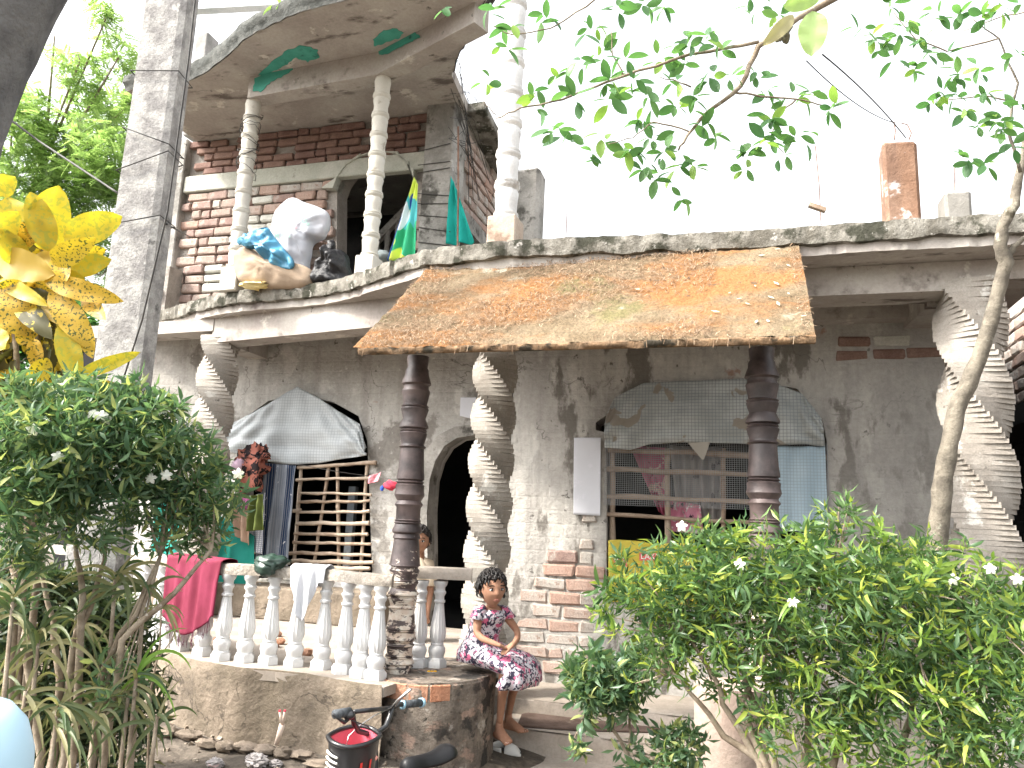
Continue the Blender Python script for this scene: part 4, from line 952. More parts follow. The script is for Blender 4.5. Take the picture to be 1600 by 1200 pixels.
for lab, hds in (('striped yellow green strap leaved plant under the left flowering bush', [(180, 905, 2.95 , 18), (225, 925, 2.98, 9), (120, 960, 3.0, 14)]), ('striped strap leaved plant with a bright green head at the plinth corner', [(213, 1058, 2.9, 14), (200, 1090, 2.9, 18), (150, 1120, 2.9, 14), (245, 1120, 2.85, 7)]), ('clump of dull striped strap leaves near the blue drum', [(20, 940, 2.7, 20), (60, 1000, 2.75, 18), (90, 1110, 2.7, 18), (40, 1080, 2.7, 12)])):
    b_ = g0(hds[0][0], hds[0][2]); root = empty('strap_leaf_plant', (b_.x, b_.y, b_.z), lab, 'plant')
    for (a, b, d, n) in hds:
        c = P(a, b, d=d)
        for i in range(n):
            strap(root, c+V((0, 0, rr.uniform(-.05, .03))), rr.uniform(-.6, pi+.6), rr.uniform(.15, .29), rr.uniform(.009, .016), DR[2] if (a == 213 and i % 2) else DR[rr.choice((0, 0, 1))], rr.uniform(1.2, 3.4), rr.uniform(-.8, .6))
        bb = g0(a-10, d); m = MB(); m.tube([bb, bb.lerp(c, .5)+V((.01, 0, 0)), c], [.011, .009, .007], 7); m.build('stem', BARK, root, smooth=True)
sk = empty('thin_sapling', g0(250, 3.1), 'thin bare sapling with a tuft of narrow yellow leaves before the white balusters', 'plant')
q = [g0(250, 3.1), P(235, 1080, d=3.1), P(250, 1008, d=3.1), P(252, 950, d=3.1)]; m = MB(); m.tube(q, [.006, .005, .004, .003], 6); m.build('stem', BARK, sk)
m = MB(); m.tube([P(240, 1040, d=3.1), P(268, 1000, d=3.1), P(275, 985, d=3.1)], .003, 6); m.build('stem', BARK, sk)
for an in (0.2, .5, 2.6, 1.9, 1.3, 2.9, -.2): strap(sk, P(252, 950, d=3.1), an, rr.uniform(.09, .13), .009, DR[1], 2.2)
# ================================================================== overhead branch
LEAFO = leafmat('hanging_leaf', (.06, .15, .06), (.13, .26, .09), (.22, .36, .08), tr=.45, rough=.4)
tree2 = empty('overhanging_branch', P(1600, 300, d=2.9), 'leafy branch hanging in front of the white sky above the porch roof', 'branch')
lm = []
rr = random.Random(31)
for k in range(6):
    m = MB(); vs, fs = leaf_verts(.062, .028, rr.uniform(.05, .5), .25, 5, 2); m.add(vs, fs); lm.append(m.mesh('leaf', LEAFO, smooth=True))
def limb(par, pts, d, r0, r1, name='limb', mat=BARK):
    q = [P(a, b, d=d if not isinstance(d, (list, tuple)) else d[i]) for i, (a, b) in enumerate(pts)]; qq = []
    for i in range(len(q)-1):
        for t in (0, .25, .5, .75): qq.append(q[i].lerp(q[i+1], t)+V((rr.uniform(-.003, .003), 0, rr.uniform(-.003, .003))))
    qq.append(q[-1]); m = MB(); m.tube(qq, [r0+(r1-r0)*i/(len(qq)-1) for i in range(len(qq))], 8, wob=.05); return m.build(name, mat, par, smooth=True)
DB = 2.5
limb(tree2, [(1430, -60), (1330, -18), (1248, 28), (1185, 72), (1158, 135), (1100, 180), (1075, 210), (1060, 235)], DB, .014, .003)
limb(tree2, [(1185, 66), (1080, 85), (970, 120), (880, 155), (812, 170), (775, 185)], DB, .006, .002)
limb(tree2, [(1145, 143), (1190, 150), (1245, 155), (1290, 165)], DB, .004, .002)
limb(tree2, [(975, 120), (958, 85), (955, 50)], DB, .003, .0015); limb(tree2, [(960, -20), (900, 20), (860, 45), (800, 55), (770, 40)], DB, .003, .0015)
limb(tree2, [(1080, 205), (1020, 190), (990, 215), (950, 225)], DB, .003, .0012); limb(tree2, [(1245, 155), (1215, 180), (1205, 215), (1225, 240)], DB, .003, .0012)
limb(tree2, [(1080, 135), (1050, 125), (1030, 120)], DB, .003, .0012); limb(tree2, [(775, 180), (760, 165), (750, 150)], DB, .002, .001)
CLU = [(690, 15, 2), (770, 15, 5), (850, 28, 5), (800, 40, 3), (925, 45, 6), (940, 75, 5), (960, 10, 4), (1010, 5, 5), (1035, 5, 4), (765, 130, 4), (790, 75, 4), (835, 145, 4), (870, 125, 5), (895, 150, 5), (865, 205, 6), (888, 215, 4), (840, 165, 3), (950, 130, 6), (990, 125, 6), (960, 155, 6), (1015, 145, 6), (1050, 125, 4), (1075, 65, 6), (1110, 55, 5), (1125, 70, 3), (1000, 190, 7), (1020, 215, 6), (985, 240, 7), (1010, 262, 6), (1040, 240, 7), (1060, 262, 5), (1025, 285, 4), (1085, 258, 4), (945, 218, 4), (925, 245, 4), (1065, 310, 3), (1100, 195, 5), (1115, 215, 4), (1090, 150, 5), (1110, 120, 5), (1070, 100, 5), (1140, 120, 3), (1185, 115, 5), (1200, 150, 6), (1205, 185, 7), (1235, 150, 4), (1265, 145, 5), (1300, 170, 6), (1195, 215, 6), (1165, 235, 6), (1250, 215, 6), (1225, 240, 4), (1165, 265, 3), (1215, 20, 4), (1180, 20, 3), (1180, -10, 4), (980, 90, 4), (910, 100, 4), (1030, 90, 5), (1060, 170, 5)]
CLR = [(1345, 42, 4), (1390, 8, 5), (1415, 35, 6), (1360, 58, 5), (1375, 72, 4), (1440, 62, 5), (1410, 52, 4), (1500, 25, 7), (1535, 25, 7), (1565, 15, 6), (1430, 108, 5), (1455, 80, 5), (1478, 85, 5), (1500, 115, 6), (1530, 110, 6), (1470, 145, 5), (1495, 150, 5), (1455, 165, 4), (1540, 150, 6), (1560, 185, 7), (1588, 165, 5), (1530, 195, 5), (1510, 175, 4), (1515, 250, 7), (1540, 262, 5), (1580, 225, 5), (1565, 200, 5), (1590, 85, 4), (1400, 90, 3), (1590, 5, 5), (1460, 20, 4)]
def leaves(par, cl, d, seed, spread=19):
    rr = random.Random(seed)
    for a, b, n in cl:
        c = P(a, b, d=d+rr.uniform(-.12, .12)); a0 = rr.uniform(0, 6.28)
        n += 1
        for i in range(n):
            an = a0+i*2*pi/n+rr.uniform(-.5, .5)
            dd = (Rt*cos(an)+V((0, 0, 1))*(sin(an)*.8-.15)+Fw*rr.uniform(-.5, .5)).normalized()
            p = c+dd*rr.uniform(.0, .012)+V((rr.uniform(-1, 1), rr.uniform(-1, 1), rr.uniform(-1, 1)))*.016
            inst('leaf', rr.choice(lm), par, orient(p, dd, rr.uniform(-1.2, 1.2)) @ Matrix.Scale(rr.uniform(.65, 1.2), 4))
leaves(tree2, CLU, DB, 41)
WK = 1
BLF = leafmat('big_near_leaf', (.30, .42, .16), (.34, .46, .2), tr=.4)
bigleaf(tree2, (1272, 18), (1268, 88), 1.6, 1.6, 44, BLF, .1); bigleaf(tree2, (1225, 12), (1286, -12), 1.6, 1.6, 30, BLF, .1)
bigleaf(tree2, (1240, 25), (1192, 72), 1.7, 1.7, 22, leafmat('curled_brown_leaf', (.30, .27, .14), (.36, .32, .2), tr=.3), .3)
m = MB(); m.blob(P(1222, 50, d=1.75), (.02, .02, .024), 14, 10, .7, 4); m.build('withered_pod', surf('withered', (.2, .19, .14), (.36, .36, .28), 30, 1, .8), tree2, smooth=True)
# ---- sapling tree at the right
tr0 = P(1466, 850, d=3.5)
tree3 = empty('leaning_tree', (tr0.x, tr0.y, 0), 'thin leaning grey tree trunk crossing the right twisted column, leaves at its top', 'tree')
BARK3 = surf('lichen_bark', (.12, .105, .085), (.22, .195, .155), 14, .95, 1, 40, .008, [((.42, .41, .33), 10, .6, .7), ((.08, .07, .05), 9, .62, .7)])
q = [V((tr0.x, tr0.y, -.05))]+[P(a, b, d=3.5) for a, b in [(1463, 860), (1470, 790), (1478, 720), (1495, 640), (1522, 580), (1543, 520), (1560, 460), (1572, 410), (1562, 385), (1566, 352), (1585, 320), (1592, 280), (1600, 240), (1610, 180)]]
rad_ = [.052, .047, .043, .040, .038, .035, .032, .029, .031, .029, .026, .023, .019, .016, .013]
qq = []; rq = []
for i in range(len(q)-1):
    for t in (0, .33, .66): qq.append(q[i].lerp(q[i+1], t)+V((rr.uniform(-.004, .004), rr.uniform(-.004, .004), 0))); rq.append((rad_[i]+(rad_[i+1]-rad_[i])*t)*(1+.08*rr.uniform(-1, 1)))
m = MB(); m.tube(qq, rq, 12, wob=.06); m.build('trunk', BARK3, tree3, smooth=True)
limb(tree3, [(1572, 410), (1584, 385), (1600, 372), (1640, 350)], 3.5, .016, .008, mat=BARK3)
limb(tree3, [(1595, 270), (1575, 200), (1590, 130), (1560, 60), (1520, 30)], 3.3, .008, .002, mat=BARK3); limb(tree3, [(1590, 160), (1540, 150), (1490, 155), (1460, 160)], 3.2, .004, .0015); limb(tree3, [(1560, 60), (1480, 80), (1430, 60), (1390, 10)], 3.2, .004, .0015)
limb(tree3, [(1650, 10), (1570, 25), (1500, 50)], 3.2, .004, .0015)
for k in range(6): pass
lm = [l for l in lm]
leaves(tree3, CLR, 3.0, 43)
# ---- old trunk in the top left corner
ot = empty('old_tree', (P(-60, 600, d=1.7).x, P(-60, 600, d=1.7).y, 0), 'thick dark lichen covered trunk leaning across the top left corner', 'tree')
q = [V((P(-190, 600, d=1.9).x, P(-190, 600, d=1.9).y, -.1)), P(-170, 700, d=1.9), P(-120, 300, d=1.9), P(-45, 85, d=1.9), P(25, -50, d=1.9), P(90, -200, d=1.9), P(150, -400, d=1.9)]
qq = []
for i in range(len(q)-1):
    for t in (0, .25, .5, .75): qq.append(q[i].lerp(q[i+1], t))
m = MB(); m.tube(qq, [.125+.01*noise.noise(p*4) for p in qq], 20, wob=.04); m.build('trunk', surf('old_bark', (.10, .10, .105), (.20, .2, .2), 6, .95, 1, 24, .012, [((.34, .33, .31), 7, .58, .68), ((.045, .045, .045), 5, .6, .7)]), ot, smooth=True)
# ================================================================== feathery tree behind
FEA = leafmat('feathery_leaf', (.20, .30, .12), (.34, .44, .20), tr=.55, rough=.6)
FED = leafmat('dark_bushy_leaf', (.05, .13, .05), (.1, .22, .08), tr=.4, rough=.6)  # darker green for the low bushy tree
def feathery(name, label, blobs, trunk, mat, seed, n, L=.22, lw=.028, ll=.06, kl=9, rb=1):
    rr = random.Random(seed); cs = [(P(a, b, d=d), r*d/1200) for a, b, r, d in blobs]; tot = sum(r*r for c, r in cs)
    t0 = trunk[0]; root = empty(name, (t0.x, t0.y, 0), label, 'tree'); mb = MB()
    for i in range(n):
        x = rr.uniform(0, tot)
        for c, r in cs:
            x -= r*r
            if x <= 0: break
        d = rdir(rr, 0); p = c+d*r*rr.uniform(.1, 1)**.5
        if noise.noise(p*1.4) < -.12: continue
        ax = rdir(rr, -.1); ax.z *= .5; ax.normalize(); sd_ = ax.cross(V((rr.uniform(-.4, .4), rr.uniform(-.4, .4), 1))).normalized()
        for k in range(kl):
            q_ = p+ax*L*k/kl-V((0, 0, .25*L*(k/kl)**2))
            for s in (-1, 1):
                e = q_+sd_*s*ll*(1-.4*k/kl)+ax*ll*.4
                mb.add([q_, q_.lerp(e, .5)+ax*lw*.5, e, q_.lerp(e, .5)-ax*lw*.5], [(0, 1, 2, 3)])
    o = mb.build('crown', mat, root); tag(o, kind='stuff')
    m = MB(); m.tube(trunk, [.16-.05*i/len(trunk) for i in range(len(trunk))], 10); m.build('trunk', BARK, root, smooth=True)
    for c, r in cs:
        s_ = trunk[-1] if rr.random() < .6 else trunk[-2]
        m = MB(); m.tube([s_, s_.lerp(c, .5)+V((0, 0, .2)), c, c+rdir(rr)*r*.4], [.03, .02, .011, .004], 6); m.build('limb', BARK, root, smooth=True)
    return root
gt = lambda px, d: (lambda p: V((p.x, p.y, -.1)))(P(px, 800, d=d))
feathery('feathery_tree', 'pale green feathery leaved tree behind the utility pole', [(30, 240, 90, 11), (110, 260, 90, 11), (170, 250, 70, 11), (60, 350, 100, 11), (150, 350, 80, 11), (20, 180, 60, 11), (150, 190, 60, 11.5), (125, 95, 45, 11), (185, 90, 35, 11), (165, 30, 35, 11), (85, 60, 25, 11), (160, 430, 60, 11), (30, 450, 80, 11.5), (205, 160, 30, 11), (-40, 330, 90, 11)], [gt(-60, 11.5), P(-50, 600, d=11.5), P(0, 440, d=11.5), P(60, 330, d=11.5)], FEA, 51, 7000)
feathery('dark_bushy_tree', 'darker bushy tree low behind the croton and the pole', [(40, 560, 110, 9), (150, 540, 90, 9), (190, 480, 60, 9.5), (110, 640, 90, 9), (-50, 600, 120, 9), (230, 620, 60, 9.5), (-100, 480, 100, 9.5), (-120, 700, 120, 9)], [gt(40, 9.5), P(60, 760, d=9.5), P(60, 620, d=9.5)], FED, 52, 4200, L=.3, lw=.07, ll=.11, kl=5)
feathery('far_tree', 'yellow green tree top showing beyond the neighbouring brick wall', [(1610, 470, 60, 16), (1680, 480, 80, 16), (1750, 430, 90, 16), (1560, 500, 30, 16)], [gt(1640, 17), P(1650, 700, d=17), P(1650, 520, d=17)], FEA, 53, 900, L=.4, lw=.08, ll=.14, kl=6)
# small weeds on the slab edge
WEED = leafmat('dry_weed', (.5, .5, .2), (.62, .6, .3), tr=.5)
rr = random.Random(6)
for (a, b, s) in ((968, 352, 1.0), (900, 368, .5), (940, 366, .5), (1140, 352, .3)):
    p = P(a, b+14, y=5.1); p.z = ZS+.005; m = MB()
    for i in range(9):
        e = p+V((rr.uniform(-.06, .06), rr.uniform(-.04, .04), rr.uniform(.05, .16)))*s; m.tube([p, p.lerp(e, .6)+V((0, 0, .01)), e], [.0015, .001, .0006], 4)
        vs, fs = leaf_verts(.03*s, .012*s, .3, .2, 2); mm = orient(e, rdir(rr, .2)); m.add([mm @ v for v in vs], fs)
    tag(m.build('roof_weed', WEED, None), {968: 'yellowish dry weed growing on the roof edge', 900: 'small weed just right of the grey roof stub column', 940: 'tiny weed next to the larger yellow one on the roof edge', 1140: 'tiniest weed on the roof edge over the right half of the porch roof'}[a], 'weed')
FERN = leafmat('roof_fern', (.2, .36, .1), (.3, .45, .15), tr=.4)
ug = empty('roof_fern', P(450, 5, z=ZS2+.12), 'green fern tuft growing on the edge of the upper slab', 'fern')
for i in range(16): strap(ug, P(rr.uniform(435, 490), 14, z=ZS2+.12), rr.uniform(.3, 2.8), rr.uniform(.12, .22), .03, FERN, 2.5, rr.uniform(-.5, .5))
# ================================================================== WINDOW GRILLES, CLOTHS, PAPERS
def clothmat(name, c1, c2=None, rough=.85, tr=.15, stripes=None, grid=None, blobs=(), bump=.25):
    """stripes: (colour, per metre, width, axis); grid: (colour, cell); blobs: (colour, scale, lo)"""
    m, nt, b = newmat(name); tc = nt.nodes.new('ShaderNodeTexCoord'); vec = tc.outputs['Object']
    c = mixc(nt, ramp(nt, nz(nt, vec, 5, 6), .35, .65), c1, c2 or c1)
    sx = nt.nodes.new('ShaderNodeSeparateXYZ'); nt.links.new(vec, sx.inputs[0])
    if stripes:
        for (sc_, per, wd, ax) in stripes:
            mu = nt.nodes.new('ShaderNodeMath'); mu.operation = 'MULTIPLY'; nt.links.new(sx.outputs[ax], mu.inputs[0]); mu.inputs[1].default_value = per
            fr = nt.nodes.new('ShaderNodeMath'); fr.operation = 'FRACT'; nt.links.new(mu.outputs[0], fr.inputs[0])
            lt = nt.nodes.new('ShaderNodeMath'); lt.operation = 'LESS_THAN'; nt.links.new(fr.outputs[0], lt.inputs[0]); lt.inputs[1].default_value = wd
            c = mixc(nt, lt.outputs[0], c, sc_)
    if grid:
        for ax in (0, 2):
            mu = nt.nodes.new('ShaderNodeMath'); mu.operation = 'MULTIPLY'; nt.links.new(sx.outputs[ax], mu.inputs[0]); mu.inputs[1].default_value = 1/grid[1]
            fr = nt.nodes.new('ShaderNodeMath'); fr.operation = 'FRACT'; nt.links.new(mu.outputs[0], fr.inputs[0])
            lt = nt.nodes.new('ShaderNodeMath'); lt.operation = 'LESS_THAN'; nt.links.new(fr.outputs[0], lt.inputs[0]); lt.inputs[1].default_value = .22
            fa = nt.nodes.new('ShaderNodeMath'); fa.operation = 'MULTIPLY'; nt.links.new(lt.outputs[0], fa.inputs[0]); fa.inputs[1].default_value = .7
            c = mixc(nt, fa.outputs[0], c, grid[0])
    for (bc, s_, lo) in blobs:
        c = mixc(nt, ramp(nt, nz(nt, vec, s_, 3, .5, .8), lo, lo+.03), c, bc)
    nt.links.new(c, b.inputs['Base Color']); b.inputs['Roughness'].default_value = rough; b.inputs['Specular IOR Level'].default_value = .25
    if bump:
        bp = nt.nodes.new('ShaderNodeBump'); bp.inputs['Strength'].default_value = bump; bp.inputs['Distance'].default_value = .01
        nt.links.new(nz(nt, vec, 14, 6, .6), bp.inputs['Height']); nt.links.new(bp.outputs[0], b.inputs['Normal'])
    if tr:
        t = nt.nodes.new('ShaderNodeBsdfTranslucent'); nt.links.new(c, t.inputs['Color']); mx = nt.nodes.new('ShaderNodeMixShader'); mx.inputs[0].default_value = tr
        nt.links.new(b.outputs[0], mx.inputs[1]); nt.links.new(t.outputs[0], mx.inputs[2]); nt.links.new(mx.outputs[0], nt.nodes['Material Output'].inputs['Surface'])
    return m
def interp(pts, u):
    if u <= 0: return V(pts[0])
    if u >= 1: return V(pts[-1])
    n = len(pts)-1; i = min(int(u*n), n-1); return V(pts[i]).lerp(V(pts[i+1]), u*n-i)
def sheet(top, bot, y, mat, name, par=None, lab=None, cat=None, amp=.02, folds=6, nu=48, nv=28, seed=0, fan=0, group=None, smooth=True, sagd=0, thick=.003):
    """hanging cloth between an upper and a lower line given in the picture, on the plane y"""
    m = MB(); T = [P(a, b, y=y) for a, b in top]; B = [P(a, b, y=y) for a, b in bot]
    def f(u, v):
        p = interp(T, u).lerp(interp(B, u), v)
        k = amp*(sin(u*folds*2*pi+1.3*sin(v*2+seed)+seed)+.6*sin(u*folds*4.7+seed*2+v*3))*(.35+.65*v if fan else 1)+amp*.8*noise.noise(V((u*5, v*4, seed)))
        return p+V((0, -abs(amp)*1.2-k*.7-sagd*sin(pi*v), 0))
    m.grid(f, nu, nv); o = m.build(name, mat, par, smooth=smooth)
    so = o.modifiers.new('thickness', 'SOLIDIFY'); so.thickness = thick
    if lab: tag(o, lab, cat, group)
    return o
def bars(par, hs, vs_, y, r=.016, mat=WOOD, name='wooden_bar'):
    for k, (lst, yy) in enumerate(((vs_, y+.03), (hs, y))):
        for (a, b, c, d) in lst:
            A = P(a, b, y=yy); B = P(c, d, y=yy); rr2 = r*R.uniform(.75, 1.2); q = [A.lerp(B, t/8)+V((R.uniform(-.004, .004), R.uniform(-.003, .003), R.uniform(-.006, .006))) for t in range(9)]
            m = MB(); m.tube(q, [rr2*R.uniform(.85, 1.15) for _ in q], 8, wob=.08); m.build(name, mat, par, smooth=50)
WB = surf('pale_stick_wood', (.28, .20, .145), (.44, .35, .27), 11, .85, .6, 26, .006, rand=((.62, .52, .42), .6), grain=.15)
wg1 = empty('window_grille', P(520, 815, y=YL), 'window grille of crooked sticks tied in the left window', 'grille'); 
bars(wg1, [(465, 731, 588, 722), (463, 750, 588, 746), (470, 770, 580, 773), (467, 784, 578, 783), (465, 800, 578, 799), (463, 817, 578, 818), (460, 834, 574, 836), (458, 847, 580, 850), (457, 864, 580, 867), (455, 876, 583, 880), (453, 888, 578, 888), (380, 800, 470, 798), (380, 864, 460, 864)], [(471, 728, 458, 900), (514, 728, 488, 900), (527, 728, 530, 900), (574, 722, 563, 905), (420, 730, 414, 900)], YL-.045, .0155, WB)
WB2 = surf('brown_pole_wood', (.24, .17, .125), (.38, .29, .22), 11, .85, .6, 26, .006, rand=((.45, .36, .28), .6), grain=.15)
wg2 = empty('window_grille', P(1110, 780, y=YR), 'window grille of long bamboo poles in the broad right window', 'grille')
bars(wg2, [(945, 733, 1295, 747), (948, 775, 1295, 790), (944, 803, 1295, 824), (950, 702, 1295, 716), (948, 860, 1295, 880), (948, 905, 1295, 915)], [(957, 690, 958, 935), (1043, 700, 1044, 935), (1130, 700, 1130, 935), (1215, 700, 1215, 935)], YR+.03, .019, WB2)
MESHW = surf('grey_wire_mesh', (.26, .27, .28), (.34, .35, .36), 5, .6, 0, grain=0)
mb = MB(); A = P(946, 690, y=YR-.02); B = P(1296, 800, y=YR-.02)
for i in range(96):
    x = A.x+(B.x-A.x)*i/95; w_ = .0011; mb.add([(x-w_, YR-.015, B.z), (x+w_, YR-.015, B.z), (x+w_, YR-.015, A.z), (x-w_, YR-.015, A.z)], [(0, 1, 2, 3)])
for i in range(34):
    z = A.z+(B.z-A.z)*i/33; w_ = .0011; mb.add([(A.x, YR-.016, z-w_), (A.x, YR-.016, z+w_), (B.x, YR-.016, z+w_), (B.x, YR-.016, z-w_)], [(0, 1, 2, 3)])
o = mb.build('wire_mesh', MESHW, wg2); tag(o, kind='stuff')
# timber frame behind the left grille
m = MB(); A = P(545, 760, y=YL+.3); B = P(560, 905, y=YL+.3); m.box((A.x, YL+.3, B.z), (A.x+.07, YL+.36, A.z)); m.build('window_shutter', surf('blue_grey_shutter', (.12, .14, .16), (.2, .22, .24), 4, .8, .2), house)
TARP = clothmat('woven_grey_tarpaulin', (.50, .535, .55), (.60, .635, .65), .45, .2, grid=((.38, .41, .44), .026), bump=.4)
TARPB = clothmat('blue_plastic_sheet', (.42, .55, .64), (.50, .62, .70), .4, .25, grid=((.34, .42, .48), .022), bump=.3)
TARPG = clothmat('dull_grey_tarpaulin', (.36, .385, .385), (.50, .525, .52), .5, .15, grid=((.24, .26, .27), .024), blobs=(((.30, .27, .23), 4, .58),), bump=.9)
def tarpfan(name, top, bot, y, mat, lab, peak, seed):
    m = MB(); T = [P(a, b, y=y) for a, b in top]; B = [P(a, b, y=y) for a, b in bot]
    def f(u, v):
        p = interp(T, u).lerp(interp(B, u), v); r = abs(u-peak)
        k = .022*sin((u-peak)*26/(.35+.65*v))*(.25+.75*v)*(1-.3*v)+.02*noise.noise(V((u*6, v*6, seed)))
        return p+V((0, -.035-k-.04*sin(pi*v)-.02*noise.noise(V((u*2, v*2, seed+3))), 0))
    m.grid(f, 70, 36); o = m.build(name, mat, None, smooth=True); o.modifiers.new('thickness', 'SOLIDIFY').thickness = .002; tag(o, lab, 'tarpaulin'); return o
tarpfan('tarpaulin', [(362, 664), (395, 648), (430, 628), (467, 605), (500, 622), (533, 644), (566, 664), (575, 700)], [(358, 705), (390, 714), (425, 722), (462, 727), (500, 724), (535, 718), (560, 714), (577, 712)], YL-.03, TARP, 'pale blue grey tarpaulin peaked like a tent over the left window', .43, 2)
tarpfan('tarpaulin', [(948, 650), (962, 622), (1005, 600), (1080, 596), (1160, 593), (1210, 600), (1252, 616), (1272, 640), (1283, 655)], [(946, 700), (985, 704), (1012, 695), (1075, 692), (1150, 694), (1190, 697), (1230, 696), (1260, 695), (1288, 698)], YR-.03, TARPG, 'dirty grey checked tarpaulin draped over the top of the broad window', .5, 5)
m = MB(); q = pw([(1075, 692), (1110, 690), (1100, 718), (1097, 718)], YR-.075); m.prism(q, (0, .003, 0)); o = m.build('tarpaulin_corner', clothmat('tan_torn_plastic', (.46, .43, .38), tr=.2), None); tag(o, 'torn tan triangle of plastic hanging below the grey tarpaulin', 'plastic scrap')
sheet([(1215, 697), (1289, 698)], [(1218, 830), (1294, 830)], YR-.02, TARPB, 'plastic_sheet', None, 'pale blue plastic sheet covering the right end of the broad window', 'plastic sheet', .008, 2)
PINK = clothmat('pink_curtain', (.55, .12, .22), (.66, .2, .3), tr=.3, blobs=(((.75, .55, .5), 9, .56), ((.35, .05, .1), 13, .62)))
GRC = clothmat('ivory_curtain', (.42, .39, .38), (.52, .49, .47), tr=.3, blobs=(((.2, .18, .18), 8, .62),))
sheet([(985, 697), (1042, 700)], [(1030, 800), (1048, 812)], YR+.22, PINK, 'curtain', None, 'pink patterned curtain pulled aside behind the bamboo poles', 'curtain', .02, 3, fan=1)
sheet([(1048, 697), (1128, 700)], [(1060, 815), (1128, 818)], YR+.25, GRC, 'curtain', None, 'ivory curtain hanging in folds beside the pink one', 'curtain', .03, 5)
sheet([(1048, 780), (1095, 790)], [(1045, 830), (1100, 835)], YR+.18, clothmat('pink_flower_cloth', (.7, .25, .38), (.8, .4, .5), blobs=(((.75, .72, .7), 16, .55), ((.06, .03, .05), 20, .62))), 'cloth', None, 'pink flowered cloth bundled behind the lowest bamboo pole', 'cloth', .03, 2)
# yellow printed sack in the window corner
YEL = clothmat('yellow_sack', (.60, .49, .06), (.66, .55, .09), .5, .2)
ys = sheet([(951, 844), (965, 843), (1005, 846), (1023, 851), (1050, 848), (1090, 850)], [(952, 940), (1000, 942), (1090, 945)], YR-.035, YEL, 'printed_sack', None, 'bright yellow printed sack stretched across the lower window corner', 'sack', .006, 3)
def textmesh(txt, size, mat, name, par, m4, ext=.0008):
    cu = bpy.data.curves.new('lettering', 'FONT'); cu.body = txt; cu.size = size; cu.extrude = ext; cu.align_x = 'CENTER'; cu.align_y = 'CENTER'
    ob = bpy.data.objects.new('lettering', cu); col.objects.link(ob); dg = bpy.context.evaluated_depsgraph_get(); me = bpy.data.meshes.new_from_object(ob.evaluated_get(dg)); bpy.data.objects.remove(ob)
    me.materials.clear(); me.materials.append(mat); return inst(name, me, par, m4)
REDP = surf('red_print', (.62, .14, .13), (.68, .2, .18), 9, .7, 0, grain=0); WHP = surf('white_print', (.8, .78, .72), (.8, .78, .72), 9, .7, 0, grain=0)
ORP = surf('orange_print', (.75, .42, .1), (.75, .45, .12), 9, .7, 0, grain=0)
def face(px, py, y, off): return Matrix.Translation(P(px, py, y=y)+V((0, off, 0))) @ Matrix.Rotation(rad(90), 4, 'X')
q = pw([(999, 864), (1032, 864), (1032, 876), (999, 876)], YR-.062); m = MB(); m.prism(q, (0, .001, 0)); m.build('print_panel', REDP, ys)
textmesh('LAKB', .058, WHP, 'lettering', ys, face(1016, 870, YR-.064, 0))
q = pw([(973, 862), (980, 862), (980, 885), (973, 885)], YR-.062); m = MB(); m.prism(q, (0, .001, 0)); m.build('print_panel', REDP, ys)
textmesh('BRI', .03, WHP, 'lettering', ys, face(976.5, 873, YR-.064, 0) @ Matrix.Rotation(rad(90), 4, 'Z'))
m = MB(); c_ = P(963, 873, y=YR-.062); m.lathe(c_, [(.020, 0), (.0205, .001)], 20, axis=(0, -1, 0)); m.v = [V((c_.x+(v.x-c_.x), v.y, c_.z+(v.z-c_.z)*1.7)) for v in m.v]; m.build('print_ring', REDP, ys)
m = MB(); c_ = P(963, 873, y=YR-.0635); m.lathe(c_, [(.013, 0), (.0135, .001)], 20, axis=(0, -1, 0)); m.v = [V((c_.x+(v.x-c_.x), v.y, c_.z+(v.z-c_.z)*1.7)) for v in m.v]; m.build('print_ring', WHP, ys)
for yy, x0_, x1_ in ((858, 992, 1050), (880, 992, 1050)):
    q = pw([(x0_, yy), (x1_, yy), (x1_, yy+1.5), (x0_, yy+1.5)], YR-.062); m = MB(); m.prism(q, (0, .001, 0)); m.build('print_line', ORP, ys)
# papers on the wall
PAP = surf('white_paper', (.62, .63, .68), (.66, .67, .72), 3, .8, .1, 8, .002, [((.68, .68, .74), 14, .58, .66)], grain=0)
o = sheet([(897, 684), (939, 684)], [(896, 804), (938, 806)], YR-.018, PAP, 'paper_sheet', None, 'tall blank white paper sheet pasted on the wall left of the broad window', 'paper', .0007, 1)
o = sheet([(720, 621), (744, 621)], [(719, 650), (744, 656)], YL-.03, PAP, 'paper_notice', None, 'small white paper notice above the arched doorway', 'paper', .002, 1)
# clothes between the left twisted column and the window
YC = 5.85
BRN = clothmat('brown_flower_cloth', (.30, .10, .07), (.42, .16, .12), blobs=(((.025, .018, .02), 13, .50), ((.60, .25, .16), 16, .64)))
m = MB(); c_ = P(391, 735, y=YC); m.blob(c_, (.15, .11, .17), 26, 18, .75, 2.6); m.blob(P(400, 712, y=YC), (.11, .09, .09), 22, 14, .8, 3); o = m.build('clothes_bundle', BRN, None, smooth=True); tag(o, 'brown and black flowered clothes bundled at the window corner by the twisted column', 'clothes')
m = MB(); m.blob(P(372, 727, y=YC-.15), (.055, .04, .055), 20, 12, .4, 3); o = m.build('rolled_cloth', clothmat('mauve_cloth', (.42, .30, .38), (.5, .38, .45)), None, smooth=True); tag(o, 'mauve rolled cloth on the brown flowered bundle', 'cloth')
sheet([(362, 770), (394, 778)], [(372, 838), (392, 852)], YC-.02, clothmat('fawn_cloth', (.36, .24, .17), (.44, .31, .23)), 'trousers', None, 'fawn trouser legs hanging below the flowered bundle', 'trousers', .022, 2)
